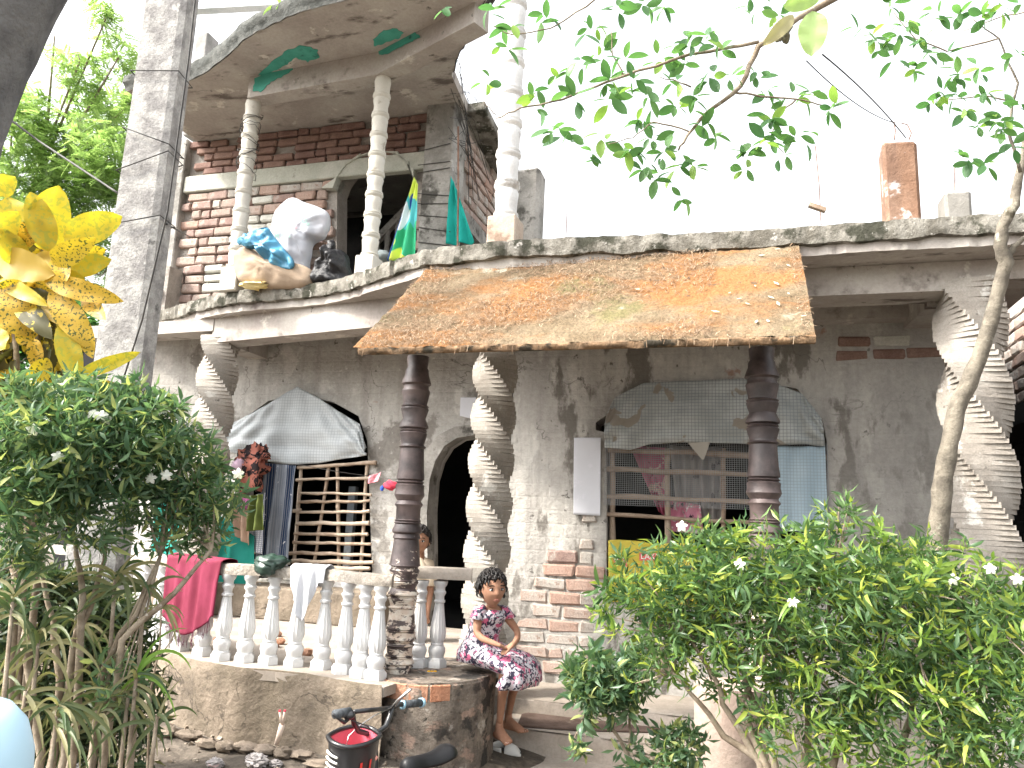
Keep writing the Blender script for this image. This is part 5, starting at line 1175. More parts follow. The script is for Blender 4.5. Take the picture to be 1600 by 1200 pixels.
sheet([(392, 775), (416, 770)], [(394, 862), (412, 866)], YC+.08, clothmat('white_check_cloth', (.62, .64, .68), (.7, .72, .75), stripes=(((.3, .33, .42), 60, .3, 0), ((.35, .38, .46), 60, .3, 2))), 'shirt', None, 'white checked shirt hanging behind the olive cloth', 'shirt', .012, 2)
sheet([(398, 775), (415, 772)], [(391, 830), (417, 828)], YC-.05, clothmat('olive_cloth', (.075, .10, .025), (.12, .15, .04)), 'olive_cloth', None, 'olive green cloth hanging between the fawn trousers and the striped cloth', 'cloth', .03, 2)
m = MB(); m.blob(P(386, 785, y=YC-.07), (.06, .04, .05), 16, 10, .5, 3); o = m.build('purple_cloth', clothmat('plum_cloth', (.25, .07, .16), (.32, .1, .22)), None, smooth=True); tag(o, 'plum coloured scrap of cloth under the flowered bundle', 'cloth')
NAVY = clothmat('navy_striped_cloth', (.10, .115, .14), (.13, .145, .17), stripes=(((.012, .025, .06), 5.2, .30, 0), ((.2, .21, .23), 62, .18, 0)), blobs=(((.4, .4, .42), 20, .68),))
sheet([(417, 724), (466, 728)], [(402, 900), (452, 902)], YC+.12, NAVY, 'striped_cloth', None, 'long navy and charcoal striped cloth hanging beside the stick grille', 'cloth', .026, 3)
TEAL = clothmat('teal_cloth', (.02, .26, .21), (.03, .31, .26), tr=.2)
sheet([(338, 800), (400, 838)], [(332, 972), (398, 972)], YC+.05, TEAL, 'teal_cloth', None, 'plain teal cloth hanging below the clothes behind the balusters', 'cloth', .016, 2)
sheet([(250, 770), (300, 790)], [(240, 860), (300, 880)], 5.75, TEAL, 'teal_cloth', None, 'teal cloth showing through the leaves of the left flowering bush', 'cloth', .016, 2)
wire([P(345, 716, y=YC), P(470, 726, y=YC+.1), P(590, 745, y=YL-.06), P(632, 748, y=dcb.y)], .003, 'clothes_line', None, 'thin clothes line from the twisted column to the dark turned column', sag=.01)
# red toy on the line
rt = empty('red_pouch', P(606, 757, y=5.6), 'small red pouch tied to the clothes line beside the dark turned column', 'pouch')
RED = clothmat('red_cloth', (.55, .04, .08), (.66, .08, .12), tr=.1)
m = MB(); m.blob(P(610, 758, y=5.6), (.058, .02, .034), 18, 10, .5, 3); m.build('pouch', RED, rt, smooth=True)
m = MB(); m.blob(P(597, 763, y=5.6), (.016, .012, .02), 12, 8, .3); m.build('blue_tassel', clothmat('blue_bit', (.04, .1, .5)), rt, smooth=True)
sheet([(578, 744), (596, 738)], [(576, 756), (592, 752)], 5.6, clothmat('pink_ribbon', (.75, .3, .35)), 'ribbon', rt, amp=.006, folds=1)
# ------------------------------------------------------------------ things on the rail
def rail_at(px):
    """point of the rail axis below this picture column"""
    best = None
    for i in range(len(rpts)-1):
        for k in range(12):
            p = rpts[i].lerp(rpts[i+1], k/12); v = p-CAM; X = v.dot(Rt)/v.dot(Fw)*1200+800
            if best is None or abs(X-px) < best[0]: best = (abs(X-px), p)
    return best[1]
def over_rail(px0, px1, front, back, mat, name, lab, cat, amp=.012, folds=5, shape=None, seed=0, nu=40, nv=40, w_=.052, top=.075):
    a = rail_at(px0); b = rail_at(px1); m = MB()
    def f(u, v):
        p = a.lerp(b, u); t = (b-a).normalized(); nn = V((t.y, -t.x, 0)); fr = front*(shape(u) if shape else 1); tot = fr+back+w_*2
        s = v*tot-back
        if s < 0: q = p-nn*w_+V((0, 0, top+s))
        elif s < w_*2: q = p+nn*(s-w_)+V((0, 0, top+.012*sin(pi*s/(w_*2))))
        else:
            dd = s-w_*2; q = p+nn*(w_+.01)+V((0, 0, top-dd)); kk = amp*(sin(u*folds*6.28+seed+v*1.5)+.5*sin(u*folds*11+seed*3))*min(1, dd*8)
            q += nn*kk+t*(.12*(.5-u)*dd)
        return q+V((0, 0, .004*noise.noise(V((u*9, v*9, seed)))))
    m.grid(f, nu, nv); o = m.build(name, mat, None, smooth=True); o.modifiers.new('thickness', 'SOLIDIFY').thickness = .003; tag(o, lab, cat); return o, f
MAG = clothmat('crimson_shawl', (.42, .03, .09), (.50, .05, .13), tr=.12, sheen=0) if False else clothmat('crimson_shawl', (.16, .018, .04), (.22, .03, .065), tr=.12)
sh, ff = over_rail(274, 358, .47, .1, MAG, 'shawl', 'crimson fringed shawl hanging over the left end of the rail', 'shawl', .008, 4, lambda u: .70+.30*sin(pi*min(1, u*.9+.12)), 1, top=.08)
m = MB()
for i in range(60):
    u = (i+.5)/60; p = ff(u, 1.0); L = R.uniform(.05, .09); m.tube([p, p+V((R.uniform(-.004, .004), -.004, -L*.5)), p+V((R.uniform(-.012, .012), 0, -L))], .0013, 4)
tag(m.build('fringe', clothmat('dark_fringe', (.12, .02, .05)), sh), kind='stuff')
GRB = surf('dark_green_plastic', (.015, .04, .028), (.03, .06, .045), 8, .35, .4, 14, .01, spec=.6, grain=0)
p = rail_at(426); m = MB(); m.blob(p+V((0, -.01, .085)), (.105, .085, .042), 26, 16, .45, 3); m.blob(p+V((.0, -.07, .05)), (.07, .035, .045), 20, 12, .5, 3); o = m.build('plastic_bag', GRB, None, smooth=True); tag(o, 'dark green plastic bag folded over the rail under the striped cloth', 'bag')
WHC = clothmat('white_cloth', (.62, .64, .68), (.68, .69, .73), tr=.15)
over_rail(462, 516, .26, .12, WHC, 'white_shirt', 'white shirt draped over the middle of the rail', 'shirt', .012, 3, lambda u: .45+.75*max(0, sin(pi*min(1, u*1.25)))**1.3 if u < .85 else .35, 2)
# heap of clothes on the bench behind the balusters
def heap(px, py, r, c1, c2, lab, y=6.0, sq=.6, blobs=()):
    m = MB(); p = P(px, py, y=y); m.blob(p, (r, r*.7, r*sq), 22, 14, .6, 2.8); o = m.build('folded_clothes', clothmat('heap_'+lab.split()[0]+str(px), c1, c2, blobs=blobs), None, smooth=True); tag(o, lab, 'clothes', 'clothes heaped behind the balusters')
heap(372, 930, .13, (.35, .05, .12), (.4, .08, .14), 'dark maroon cloth heaped behind the crimson shawl')
heap(395, 945, .13, (.02, .3, .24), (.03, .36, .3), 'teal cloth folded on the bench behind the balusters')
heap(398, 962, .07, (.1, .5, .3), (.2, .55, .35), 'bright mint cloth next to a yellow scrap on the bench')
heap(408, 966, .04, (.75, .55, .1), (.8, .6, .15), 'small yellow scrap on the bench behind the balusters')
heap(432, 948, .12, (.02, .02, .035), (.05, .05, .08), 'black clothes heaped on the bench below the striped cloth', blobs=(((.4, .35, .4), 14, .64),))
heap(412, 925, .10, (.42, .42, .46), (.5, .5, .54), 'grey cloth bundle hanging just behind the rail')
heap(478, 966, .09, (.05, .12, .18), (.1, .18, .24), 'blue dotted cloth on the bench under the white shirt', blobs=(((.6, .62, .65), 22, .6),))
heap(452, 972, .06, (.5, .46, .46), (.6, .56, .56), 'pale grey cloth on the bench beside the blue dotted one')
heap(512, 962, .08, (.62, .68, .12), (.68, .74, .2), 'lime yellow cloth on the bench right of the white shirt')
heap(527, 962, .07, (.1, .32, .42), (.18, .4, .5), 'turquoise cloth beside the lime yellow one')
heap(522, 940, .12, (.48, .47, .46), (.56, .55, .54), 'off white cloth piled above the lime yellow one')
heap(548, 966, .06, (.04, .04, .05), (.3, .3, .32), 'black and white patterned cloth at the right end of the bench')
for k, (a, b) in enumerate([(433, 990), (438, 1002), (430, 1006), (470, 1018), (482, 1019), (340, 1000)]):
    m = MB(); p = P(a, b, z=LZ+.02); m.blob(p, (.035, .03, .026), 10, 7, .5, 3); o = m.build('brick_chunk', ORB, None, smooth=40); tag(o, ['orange brick chunk farthest left of the pair behind the third baluster', 'orange brick chunk nearest the foot of the third baluster', 'small orange brick chunk just below the other two behind the balusters', 'orange brick chunk behind the middle of the balustrade', 'orange brick chunk right beside the one at mid balustrade', 'orange brick chunk half hidden behind the crimson shawl'][k], 'brick', 'brick chunks on the veranda floor')
# ------------------------------------------------------------------ balcony: sacks and bags
WS = clothmat('white_sack', (.48, .50, .55), (.55, .55, .59), .5, .15, bump=.5)
ysb = P(460, 440, z=ZS+.02).y+.22
def bagmesh(pts, y, th, amp=.02, seed=0):
    """stuffed bag: outline in the picture, rounded towards its rim"""
    C = V(); Q = pw(pts, y)
    for q in Q: C += q
    C /= len(Q); m = MB(); n = len(Q); NR = 14; vs = []; fs = []
    QQ = []
    for i in range(n):
        for t in range(7):
            p0, p1, p2, p3 = Q[i-1], Q[i], Q[(i+1) % n], Q[(i+2) % n]; s = t/7
            QQ.append(.5*((2*p1)+(p2-p0)*s+(2*p0-5*p1+4*p2-p3)*s*s+(3*p1-p0-3*p2+p3)*s**3))
    N = len(QQ)
    for side in (-1, 1):
        for j in range(NR):
            k = cos(pi/2*j/NR); h = sin(pi/2*j/NR)
            for i, q in enumerate(QQ):
                p = C+(q-C)*k; e = (amp*noise.noise(V((p.x*9, p.z*9, seed+side)))-amp*.9*max(0, .22-abs(noise.noise(V((p.x*11+p.z*5, p.z*9-p.x*4, seed*2+side)))))-amp*.5*max(0, .2-abs(noise.noise(V((p.x*24, p.z*17, seed))))))*(h+.25)*1.4
                vs.append(p+V((0, side*(th*h**.8+e), 0)))
        vs.append(C+V((0, side*th, 0)))
    B = NR*N+1
    for s_ in (0, 1):
        o = s_*B
        for j in range(NR-1):
            for i in range(N): fs.append((o+j*N+i, o+j*N+(i+1) % N, o+(j+1)*N+(i+1) % N, o+(j+1)*N+i))
        for i in range(N): fs.append((o+(NR-1)*N+i, o+(NR-1)*N+(i+1) % N, o+NR*N))
    m.add(vs, fs); return m
o = bagmesh([(456, 310), (480, 318), (510, 330), (514, 350), (506, 370), (488, 380), (482, 410), (476, 430), (440, 430), (422, 400), (424, 360), (436, 330)], ysb, .12, .03, 3).build('white_sack', WS, None, smooth=True)
tag(o, 'stuffed white woven sack with faint green and red print on the balcony', 'sack')
GP_ = surf('faint_green_print', (.30, .58, .46), (.36, .62, .5), 9, .7, 0, grain=0); RP_ = surf('faint_red_print', (.72, .38, .44), (.74, .42, .48), 9, .7, 0, grain=0)
from mathutils.bvhtree import BVHTree
def stick(txt, size, mat, par, px, py, an):
    me = par.data; t = BVHTree.FromPolygons([v.co for v in me.vertices], [tuple(p.vertices) for p in me.polygons]); r = ray(px, py)
    h, n_, i_, d_ = t.ray_cast(CAM, r.normalized()); 
    if h is None: return
    if n_.dot(r) > 0: n_ = -n_
    q_ = n_.to_track_quat('Z', 'Y').to_matrix().to_4x4(); rt_ = Rt-n_*Rt.dot(n_); cur = q_ @ V((1, 0, 0)); a0 = math.atan2(cur.cross(rt_).dot(n_), cur.dot(rt_))
    textmesh(txt, size, mat, 'lettering', par, Matrix.Translation(h+n_*.013) @ q_ @ Matrix.Rotation(a0+rad(an), 4, 'Z'))
for ch, a, b, an in (('B', 467, 332, -30), ('R', 472, 338, -42), ('O', 476, 345, -58), ('S', 479, 352, -75)):
    stick(ch, .06, GP_, o, a, b, an)
for ch, a in (('C', 462), ('O', 453), ('L', 445)): stick(ch, .07, RP_, o, a, 353, -8)
for ch, a in (('M', 434), ('I', 443), ('A', 451)): stick(ch, .055, GP_, o, a, 369, 0)
JUTE = surf('jute_sack', (.33, .25, .18), (.38, .295, .22), 6, .95, .5, 60, .006, [], grain=.1)
o = bagmesh([(368, 402), (378, 388), (392, 388), (408, 398), (440, 410), (470, 414), (488, 424), (490, 444), (470, 452), (420, 452), (385, 446), (370, 430)], ysb-.14, .12, .02, 6).build('jute_sack', JUTE, None, smooth=True); tag(o, 'full tan jute sack lying on its side at the balcony edge', 'sack')
BLP = surf('blue_plastic_bag', (.04, .18, .30), (.09, .28, .42), 5, .3, .6, 14, .015, [], spec=.4, grain=0)
m = bagmesh([(376, 374), (392, 362), (418, 356), (428, 370), (440, 384), (458, 406), (456, 420), (430, 416), (410, 402), (398, 386), (382, 386)], ysb-.24, .06, .06, 9)
m.blob(P(385, 376, y=ysb-.24), (.06, .05, .045), 16, 10, .6, 3); o = m.build('blue_bag', BLP, None, smooth=True); tag(o, 'crumpled translucent blue plastic bag on top of the jute sack', 'bag')
BKP = surf('black_plastic_bag', (.006, .006, .008), (.014, .014, .017), 5, .35, .9, 12, .02, spec=.4, grain=0)
m = bagmesh([(494, 412), (506, 402), (510, 384), (520, 390), (536, 392), (543, 410), (546, 444), (520, 450), (492, 446)], ysb-.1, .12, .07, 12); m.blob(P(517, 386, y=ysb-.12), (.04, .04, .06), 14, 10, .6, 3)
o = m.build('black_bag', BKP, None, smooth=True); tag(o, 'shiny black plastic bag between the white sack and the second slim column', 'bag')
FOAM = surf('yellow_foam', (.70, .55, .22), (.76, .64, .34), 8, .95, .6, 30, .01, grain=.1)
m = MB(); m.blob(P(398, 446, y=ysb-.2), (.12, .06, .035), 16, 8, .7, 4); o = m.build('foam_piece', FOAM, None, smooth=40); tag(o, 'torn yellow foam piece pressed under the jute sack', 'foam')
for k, (a, b) in enumerate([(495, 386), (493, 398), (491, 410), (490, 424)]):
    p = P(a, b, y=ysb+.16); inst('brick', BM['p'][k % 5], tag(empty('brick_pile', P(492, 430, y=ysb+.16), 'short stack of pale bricks behind the white sack'), None, 'bricks') if k == 0 else bp_, Matrix.Translation(p))
    if k == 0: bp_ = bpy.data.objects['brick_pile']
m = MB(); m.blob(P(598, 402, y=5.9), (.10, .08, .05), 16, 10, .5, 3); o = m.build('dull_bag', surf('dull_grey_bag', (.22, .26, .26), (.3, .34, .34), 5, .7, .5), None, smooth=True); tag(o, 'dull grey green bundle on the balcony floor right of the second slim column', 'bundle')
m, nt, b = newmat('printed_cloth'); tc = nt.nodes.new('ShaderNodeTexCoord'); vec = tc.outputs['Object']
c = mixc(nt, ramp(nt, nz(nt, vec, 3.2, 2, .4, .5), .50, .52), (.03, .42, .20), (.08, .48, .50)); c = mixc(nt, ramp(nt, nz(nt, vec, 4.2, 1, .4, .4), .56, .58), c, (.66, .78, .12)); c = mixc(nt, ramp(nt, nz(nt, vec, 3, 1, .4, .4), .60, .61), c, (.72, .78, .8)); c = mixc(nt, ramp(nt, nz(nt, vec, 2.6, 1, .4), .62, .63), c, (.05, .14, .5))
nt.links.new(c, b.inputs['Base Color']); b.inputs['Roughness'].default_value = .8
sheet([(650, 280), (655, 290)], [(612, 410), (652, 404)], YU-.35, m, 'printed_cloth', None, 'green blue and yellow printed cloth hanging left of the corner post', 'cloth', .03, 2, fan=1)
m = clothmat('blue_border', (.06, .14, .42)); sheet([(648, 284), (650, 282)], [(606, 408), (614, 409)], YU-.36, m, 'cloth_border', None, 'blue border strip of the printed cloth by the corner post', 'cloth', .01, 1)
TQ = clothmat('turquoise_cloth', (.02, .42, .36), (.03, .50, .44), tr=.3)
sheet([(707, 278), (716, 300)], [(700, 384), (744, 382)], YU-.1, TQ, 'turquoise_cloth', None, 'turquoise cloth hanging like a tent right of the corner post', 'cloth', .03, 2, fan=1)
m = MB(); a = P(745, 372, y=7.2); m.box((a.x-.2, 7.2, a.z-.2), (a.x+.1, 7.6, a.z+.06), .01); o = m.build('concrete_block', CON, None); tag(o, 'pale block lying on the roof beyond the turquoise cloth', 'block')
# ------------------------------------------------------------------ steps: mat, sandal, petal, litter
m = MB(); z = EYE-1.235; q = [P(a, b, z=z+.003) for a, b in [(808, 1136), (815, 1118), (850, 1111), (960, 1113), (1040, 1122), (1062, 1140), (1040, 1146), (900, 1142)]]
q = [V((p.x, min(p.y, y1-.03), z+.002)) for p in q]; q = [V((p.x, max(p.y, y2-.03), z+.002)) for p in q]
m.prism(q, (0, 0, .014)); o = m.build('door_mat', surf('brown_rag_mat', (.075, .05, .04), (.12, .085, .07), 8, .98, .8, 40, .01, [((.3, .24, .19), 6, .6, .7)]), None, bevel=.004); tag(o, 'worn dark brown mat lying on the middle step', 'mat')
CROC = surf('pale_rubber_clog', (.58, .58, .56), (.66, .66, .64), 5, .5, .1, 30, .002, grain=0); CROCD = surf('clog_inside', (.05, .05, .05), (.1, .1, .1), 5, .7, .1)
zc = EYE-1.375; cp = P(789, 1184, z=zc); cp.z = zc+.01
clog = empty('clog_sandal', cp, 'pale grey rubber clog lying on the lowest step below the girl', 'sandal')
M4 = Matrix.Translation(cp) @ Matrix.Rotation(rad(8), 4, 'Z') @ Matrix.Rotation(rad(16), 4, 'X') @ Matrix.Scale(1.15, 4)
def clogshape(t):   # half width along the sole
    return .036*(sin(pi*min(1, max(0, t*.93+.05)))**.5)*(.85+.25*t)
m = MB(); vs = []; fs = []; NS = 16
for j, (zz, k) in enumerate(((0, .96), (.008, 1.04), (.02, 1.02), (.024, .9))):
    for i in range(NS*2):
        t = i/NS if i < NS else 2-i/NS; t = min(max(t, 0), 1); s = 1 if i < NS else -1; vs.append(M4 @ V((-.085+.17*t, s*(clogshape(t)+.002)*k, zz)))
n2 = NS*2
for j in range(3):
    for i in range(n2): fs.append((j*n2+i, j*n2+(i+1) % n2, (j+1)*n2+(i+1) % n2, (j+1)*n2+i))
fs += [tuple(range(n2)), tuple(range(3*n2, 4*n2))]; m.add(vs, fs); m.build('sole', CROC, clog, smooth=40)
m = MB()
def toe(u, v):
    t = .50+.47*u; a = pi*v; w_ = clogshape(min(.99, t))+.002; h = .05*(1-.55*((u-.25)**2)*2)*(1 if u < .8 else 1-(u-.8)*2.5)
    return M4 @ V((-.085+.17*t, w_*cos(a), .018+max(.004, h)*sin(a)**.8))
m.grid(toe, 12, 14); o = m.build('upper', CROC, clog, smooth=True); o.modifiers.new('t', 'SOLIDIFY').thickness = .004
m = MB()
def rimf(u, v):
    a = pi*.5+pi*u; t = .42-.40*sin(u*pi); return M4 @ V((-.085+.17*t, -cos(u*pi)*(.036 if 0.1 < u < .9 else .037), .02+(.022+.020*abs(cos(u*pi)))*v))
m.grid(rimf, 18, 3); o = m.build('heel_rim', CROC, clog, smooth=True); o.modifiers.new('t', 'SOLIDIFY').thickness = .004
m = MB(); vs = [M4 @ V((-.08+.14*min(1, i/8), (.9 if i < 8 else -.9)*clogshape(min(.98, i/8 if i < 8 else 2-i/8)), .0245)) for i in range(16)]
vs = [M4 @ V((-.085+.17*t, s*clogshape(t)*.85, .0265)) for t, s in [(k/8, 1) for k in range(9)]+[(1-k/8, -1) for k in range(9)]]; m.add(vs, [tuple(range(len(vs)))]); m.build('insole', CROCD, clog)
m = MB()
for k in range(3):
    c_ = P(670+k*5, 1049, z=LZ+.014); m.blob(c_, (.011, .008, .005), 8, 5, .3)
o = m.build('flower_head', leafmat('orange_petal', (.85, .45, .02), (.9, .55, .03)), None, smooth=True); tag(o, 'small orange marigold head lying on the round pedestal', 'flower')
WR = clothmat('crumpled_wrapper', (.28, .26, .26), (.38, .355, .35), .4, .2, blobs=(((.66, .5, .5), 10, .6),))
ga = P(408, 1162, d=4.0); z_ = gz(ga.x, ga.y)
for (a, b, r, lab) in ((404, 1160, .062, 'crumpled grey plastic wrapper on the earth before the plinth'), (433, 1166, .035, 'small crumpled pink grey wrapper at the foot of the pronged scrap'), (340, 1160, .045, 'white plastic scrap half buried at the plinth foot')):
    m = MB(); p = P(a, b, d=4.0); m.blob(V((p.x, p.y, gz(p.x, p.y)+r*.35)), (r, r*.7, r*.55), 26, 18, .45, 5); o = m.build('crumpled_wrapper', WR, None, smooth=30); tag(o, lab, 'litter')
m = MB(); a = P(432, 1163, d=3.98); b = P(441, 1132, d=3.98); c1 = P(437, 1112, d=3.98); c2 = P(445, 1112, d=3.98)
m.tube([a, b], [.012, .016], 8); m.tube([b, c1], [.009, .006], 8); m.tube([b, c2], [.009, .006], 8); so = m.build('pronged_scrap', surf('cream_plastic', (.62, .5, .42), (.7, .6, .52), 8, .6, .1), None, smooth=True); tag(so, 'cream two pronged plastic scrap with red tips stuck in the litter', 'litter')
m = MB(); m.tube([c1, c1+V((0, 0, .008))], .0065, 8); m.build('red_tip', RED, so); m = MB(); m.tube([c2, c2+V((0, 0, .008))], .0065, 8); m.build('red_tip', RED, so)
# ------------------------------------------------------------------ pale blue drum in the near corner
dc = P(-88, 1200, d=1.35); drum = empty('plastic_drum', (dc.x, dc.y, gz(dc.x, dc.y)), 'pale blue plastic drum with a rounded shoulder in the near corner', 'drum')
DRM = surf('pale_blue_plastic', (.42, .62, .74), (.46, .66, .78), 3, .45, .05, 20, .002, grain=0, spec=.4)
zt = 1.4-.345; m = MB(); m.lathe((dc.x, dc.y, 0), [(.13, 0), (.14, .02), (.14, .35), (.145, .37), (.14, .39), (.14, zt-.16), (.135, zt-.10), (.118, zt-.05), (.09, zt-.02), (.05, zt-.004), (.045, zt), (.02, zt)], 36); m.build('body', DRM, drum, smooth=True)
m = MB(); m.lathe((dc.x, dc.y, zt-.01), [(.032, 0), (.034, .025), (.03, .03)], 20); m.build('cap', DRM, drum, smooth=40)
# ------------------------------------------------------------------ bicycle
BKM = surf('black_enamel', (.015, .015, .017), (.03, .03, .032), 8, .3, .05, 30, .001, spec=.6, grain=0)
RBB = surf('black_rubber', (.02, .02, .02), (.035, .035, .035), 8, .7, .1, 30, .002, grain=0)
CHR = surf('dull_chrome', (.5, .5, .5), (.62, .62, .62), 8, .25, .05, 30, .001, metal=.9, grain=0)
REDM = surf('red_plastic', (.62, .03, .03), (.7, .05, .04), 8, .4, .05, 30, .001, spec=.5, grain=0)
PKI = surf('pink_red_inside', (.66, .12, .16), (.7, .15, .2), 8, .5, 0, grain=0)
GRP = surf('grip_rubber', (.05, .055, .06), (.1, .11, .12), 60, .7, .6, 80, .004); LBL = surf('light_blue_ring', (.3, .5, .62), (.3, .5, .62), 8, .5, 0, grain=0)
def Q(a, b, d): return P(a, b, d=d)
bk0 = Q(600, 1150, 2.75); bike = empty('bicycle', (bk0.x, bk0.y, 0), 'small black and red bicycle with front basket leaning before the pedestal', 'bicycle')
hL, hC1, hC2, hR = Q(553, 1112, 2.62), Q(562, 1142, 2.66), Q(600, 1143, 2.75), Q(612, 1106, 2.82)
m = MB(); bend = [Q(528, 1116, 2.56), Q(545, 1112, 2.60), Q(551, 1116, 2.62), Q(553, 1130, 2.64), Q(560, 1142, 2.66), Q(575, 1147, 2.70), Q(590, 1145, 2.74), Q(603, 1135, 2.78), Q(609, 1120, 2.80), Q(613, 1107, 2.82), Q(622, 1101, 2.84), Q(658, 1098, 2.93)]
m.tube(bend, .0095, 10); m.tube([hL, hR], .008, 8); bar = m.build('handlebar', BKM, bike, smooth=True)
m = MB(); m.tube([Q(629, 1101, 2.86), Q(657, 1098, 2.93)], .0145, 12); m.build('grip', GRP, bar, smooth=True)
m = MB(); m.tube([Q(657, 1098, 2.93), Q(660, 1097.6, 2.94)], .0175, 12); m.tube([Q(628, 1101, 2.86), Q(631, 1101, 2.865)], .0165, 12); m.build('grip_ring', LBL, bar, smooth=True)
m = MB(); m.tube([Q(523, 1116, 2.54), Q(546, 1112, 2.60)], .015, 12); m.build('grip', GRP, bar, smooth=True)
m = MB(); m.tube([Q(615, 1104, 2.82), Q(622, 1094, 2.80), Q(642, 1077, 2.78)], [.008, .006, .005], 8); m.build('brake_lever', CHR, bar, smooth=True)
m = MB(); m.tube([Q(552, 1116, 2.60), Q(538, 1129, 2.57), Q(520, 1116, 2.53)], [.008, .007, .005], 8); m.blob(Q(545, 1117, 2.59), (.022, .02, .016), 12, 8); m.build('brake_lever', BKM, bar, smooth=True)
for pts in ([(612, 1105, 2.8), (585, 1118, 2.74), (560, 1135, 2.68), (545, 1150, 2.64), (539, 1172, 2.62)], [(548, 1125, 2.6), (575, 1135, 2.66), (590, 1150, 2.7), (585, 1170, 2.7)]):
    m = MB(); m.tube([Q(*p) for p in pts], .0022, 5); m.build('brake_cable', CHR if pts[0][0] == 612 else BKM, bar, smooth=True)
stem0 = Q(583, 1146, 2.72); head_b = V((stem0.x-.0, stem0.y, stem0.z-.26))+Rt*.03
m = MB(); m.tube([stem0, head_b], [.014, .018], 10); m.build('stem', BKM, bike, smooth=True)
fwd = (-Rt*.80+V((Fw.x, Fw.y, 0))*.55); fwd.z = 0; fwd.normalize(); lat = V((fwd.y, -fwd.x, 0))
WRr = .20; wc_ = head_b+fwd*.06; wc_.z = WRr+.0
rearc = V((wc_.x, wc_.y, WRr))+(Rt-Fw*.25)*.66; rearc.z = WRr
def wheel(c, ax, name='wheel'):
    w0 = bpy.data.objects.new(name, None)
    m = MB(); m2 = MB(); m3 = MB(); t1 = []; up_ = V((0, 0, 1)); f_ = up_.cross(ax)
    for rr2, r3, mm in ((WRr-.02, .02, m), (WRr-.045, .008, m2)):
        pts = [c+(f_*cos(a)+up_*sin(a))*rr2 for a in [2*pi*i/36 for i in range(37)]]; mm.tube(pts, r3, 8, caps=False)
    for i in range(16):
        a = 2*pi*i/16; m3.tube([c+ax*(.015 if i % 2 else -.015), c+(f_*cos(a)+up_*sin(a))*(WRr-.045)], .0012, 4)
    m3.tube([c-ax*.04, c+ax*.04], .015, 8)
    o = m.build('wheel', RBB, bike, smooth=True); m2.build('rim', REDM, o, smooth=True); m3.build('spokes', CHR, o)
wheel(wc_, lat); rax = V((rearc-V((wc_.x, wc_.y, WRr))).normalized()); rlat = V((rax.y, -rax.x, 0)); wheel(rearc, rlat)
m = MB()
for s in (-1, 1): m.tube([head_b+V((0, 0, -.0))+lat*.035*s, wc_+lat*.04*s], .009, 8)
m.tube([head_b+lat*-.035, head_b+lat*.035], .01, 8); m.build('fork', REDM, bike, smooth=True)
st_ = Q(662, 1192, 2.62); bb = (wc_+rearc)/2; bb.z = .2; hm = stem0.lerp(head_b, .55)
m = MB(); m.tube([hm, bb], .016, 10); m.tube([st_-V((0, 0, .03)), bb], .014, 10); m.tube([hm, st_.lerp(bb, .4)], .013, 10)
for s in (-1, 1): m.tube([bb+rlat*.03*s, rearc+rlat*.045*s], .008, 8); m.tube([st_.lerp(bb, .3)+rlat*.02*s, rearc+rlat*.045*s], .007, 8)
m.build('frame', REDM, bike, smooth=True)
m = MB(); m.tube([bb-rlat*.09, bb+rlat*.09], .01, 8); m.tube([bb+rlat*.07, bb+rlat*.07+V((.07, 0, -.07))], .007, 6); m.tube([bb-rlat*.07, bb-rlat*.07-V((.07, 0, -.07))], .007, 6); m.boxm(Matrix.Translation(bb+rlat*.11+V((.07, 0, -.07))), (.07, .05, .018)); m.boxm(Matrix.Translation(bb-rlat*.11-V((.07, 0, -.07))), (.07, .05, .018)); m.build('pedals', BKM, bike)
# saddle
sa, sb = Q(630, 1207, 2.55), Q(703, 1184, 2.72); sv = (sb-sa); SL = sv.length; sv.normalize(); sn = V((0, 0, 1))-sv*sv.z; sn.normalize(); sl = sv.cross(sn)
m = MB()
def sad(u, v):
    wd = .016+.036*max(0, u-.35)**.8 if u > .35 else .016+.003*(1-u); a = pi*v; rise = .018*(u-.55)**2*6*(1 if u > .55 else .3)
    k = min(1, sqrt(max(0, 1-(2*u-1)**8))+.05)
    return sa+sv*SL*u+sl*cos(a)*wd*k+sn*(sin(a)*.026*k+rise)
m.grid(sad, 20, 14); o = m.build('saddle', surf('shiny_black_vinyl', (.008, .008, .009), (.014, .014, .015), 6, .45, .1, 20, .003, spec=.3, grain=0), bike, smooth=True); o.modifiers.new('t', 'SOLIDIFY').thickness = -.012
# basket: open elliptical tub
bc = Q(553, 1160, 2.62); bdir = fwd; bl_ = lat
m = MB(); m_in = MB(); H = .17
def basket(off, z0, z1, taper=.78, N=32):
    def f(u, v):
        a = 2*pi*u; k = (taper+(1-taper)*v)*(1+off); sq = 1/max(abs(cos(a)), abs(sin(a)))**.35
        return bc+bl_*cos(a)*.088*k*sq+bdir*(.0+sin(a)*.066*k*sq)+V((0, 0, z0+(z1-z0)*v+.012*sin(a+.5)*v))
    return f
bo_ = MB().grid(basket(0, -H, .02), 32, 8).build('basket', BKM, bike, smooth=True)
MB().grid(basket(-.04, -H+.004, .018), 32, 8).build('basket_lining', PKI, bo_, smooth=True)
fb = basket(-.02, -H, .002); MB().add([fb(i/32, 0) for i in range(32)], [tuple(range(32))]).build('basket_floor', PKI, bo_)
fr_ = basket(.02, -H, .02); m = MB(); m.tube([fr_(i/32, 1) for i in range(33)], .008, 8, caps=False); m.build('basket_rim', BKM, bo_, smooth=True)
for k in range(5):
    f2 = basket(.03, -.03-k*.018, -.02-k*.018); m = MB(); m.tube([f2(.40+i*.02, 1) for i in range(8)], .004, 6); m.build('white_stripe', WHP, bo_, smooth=True)
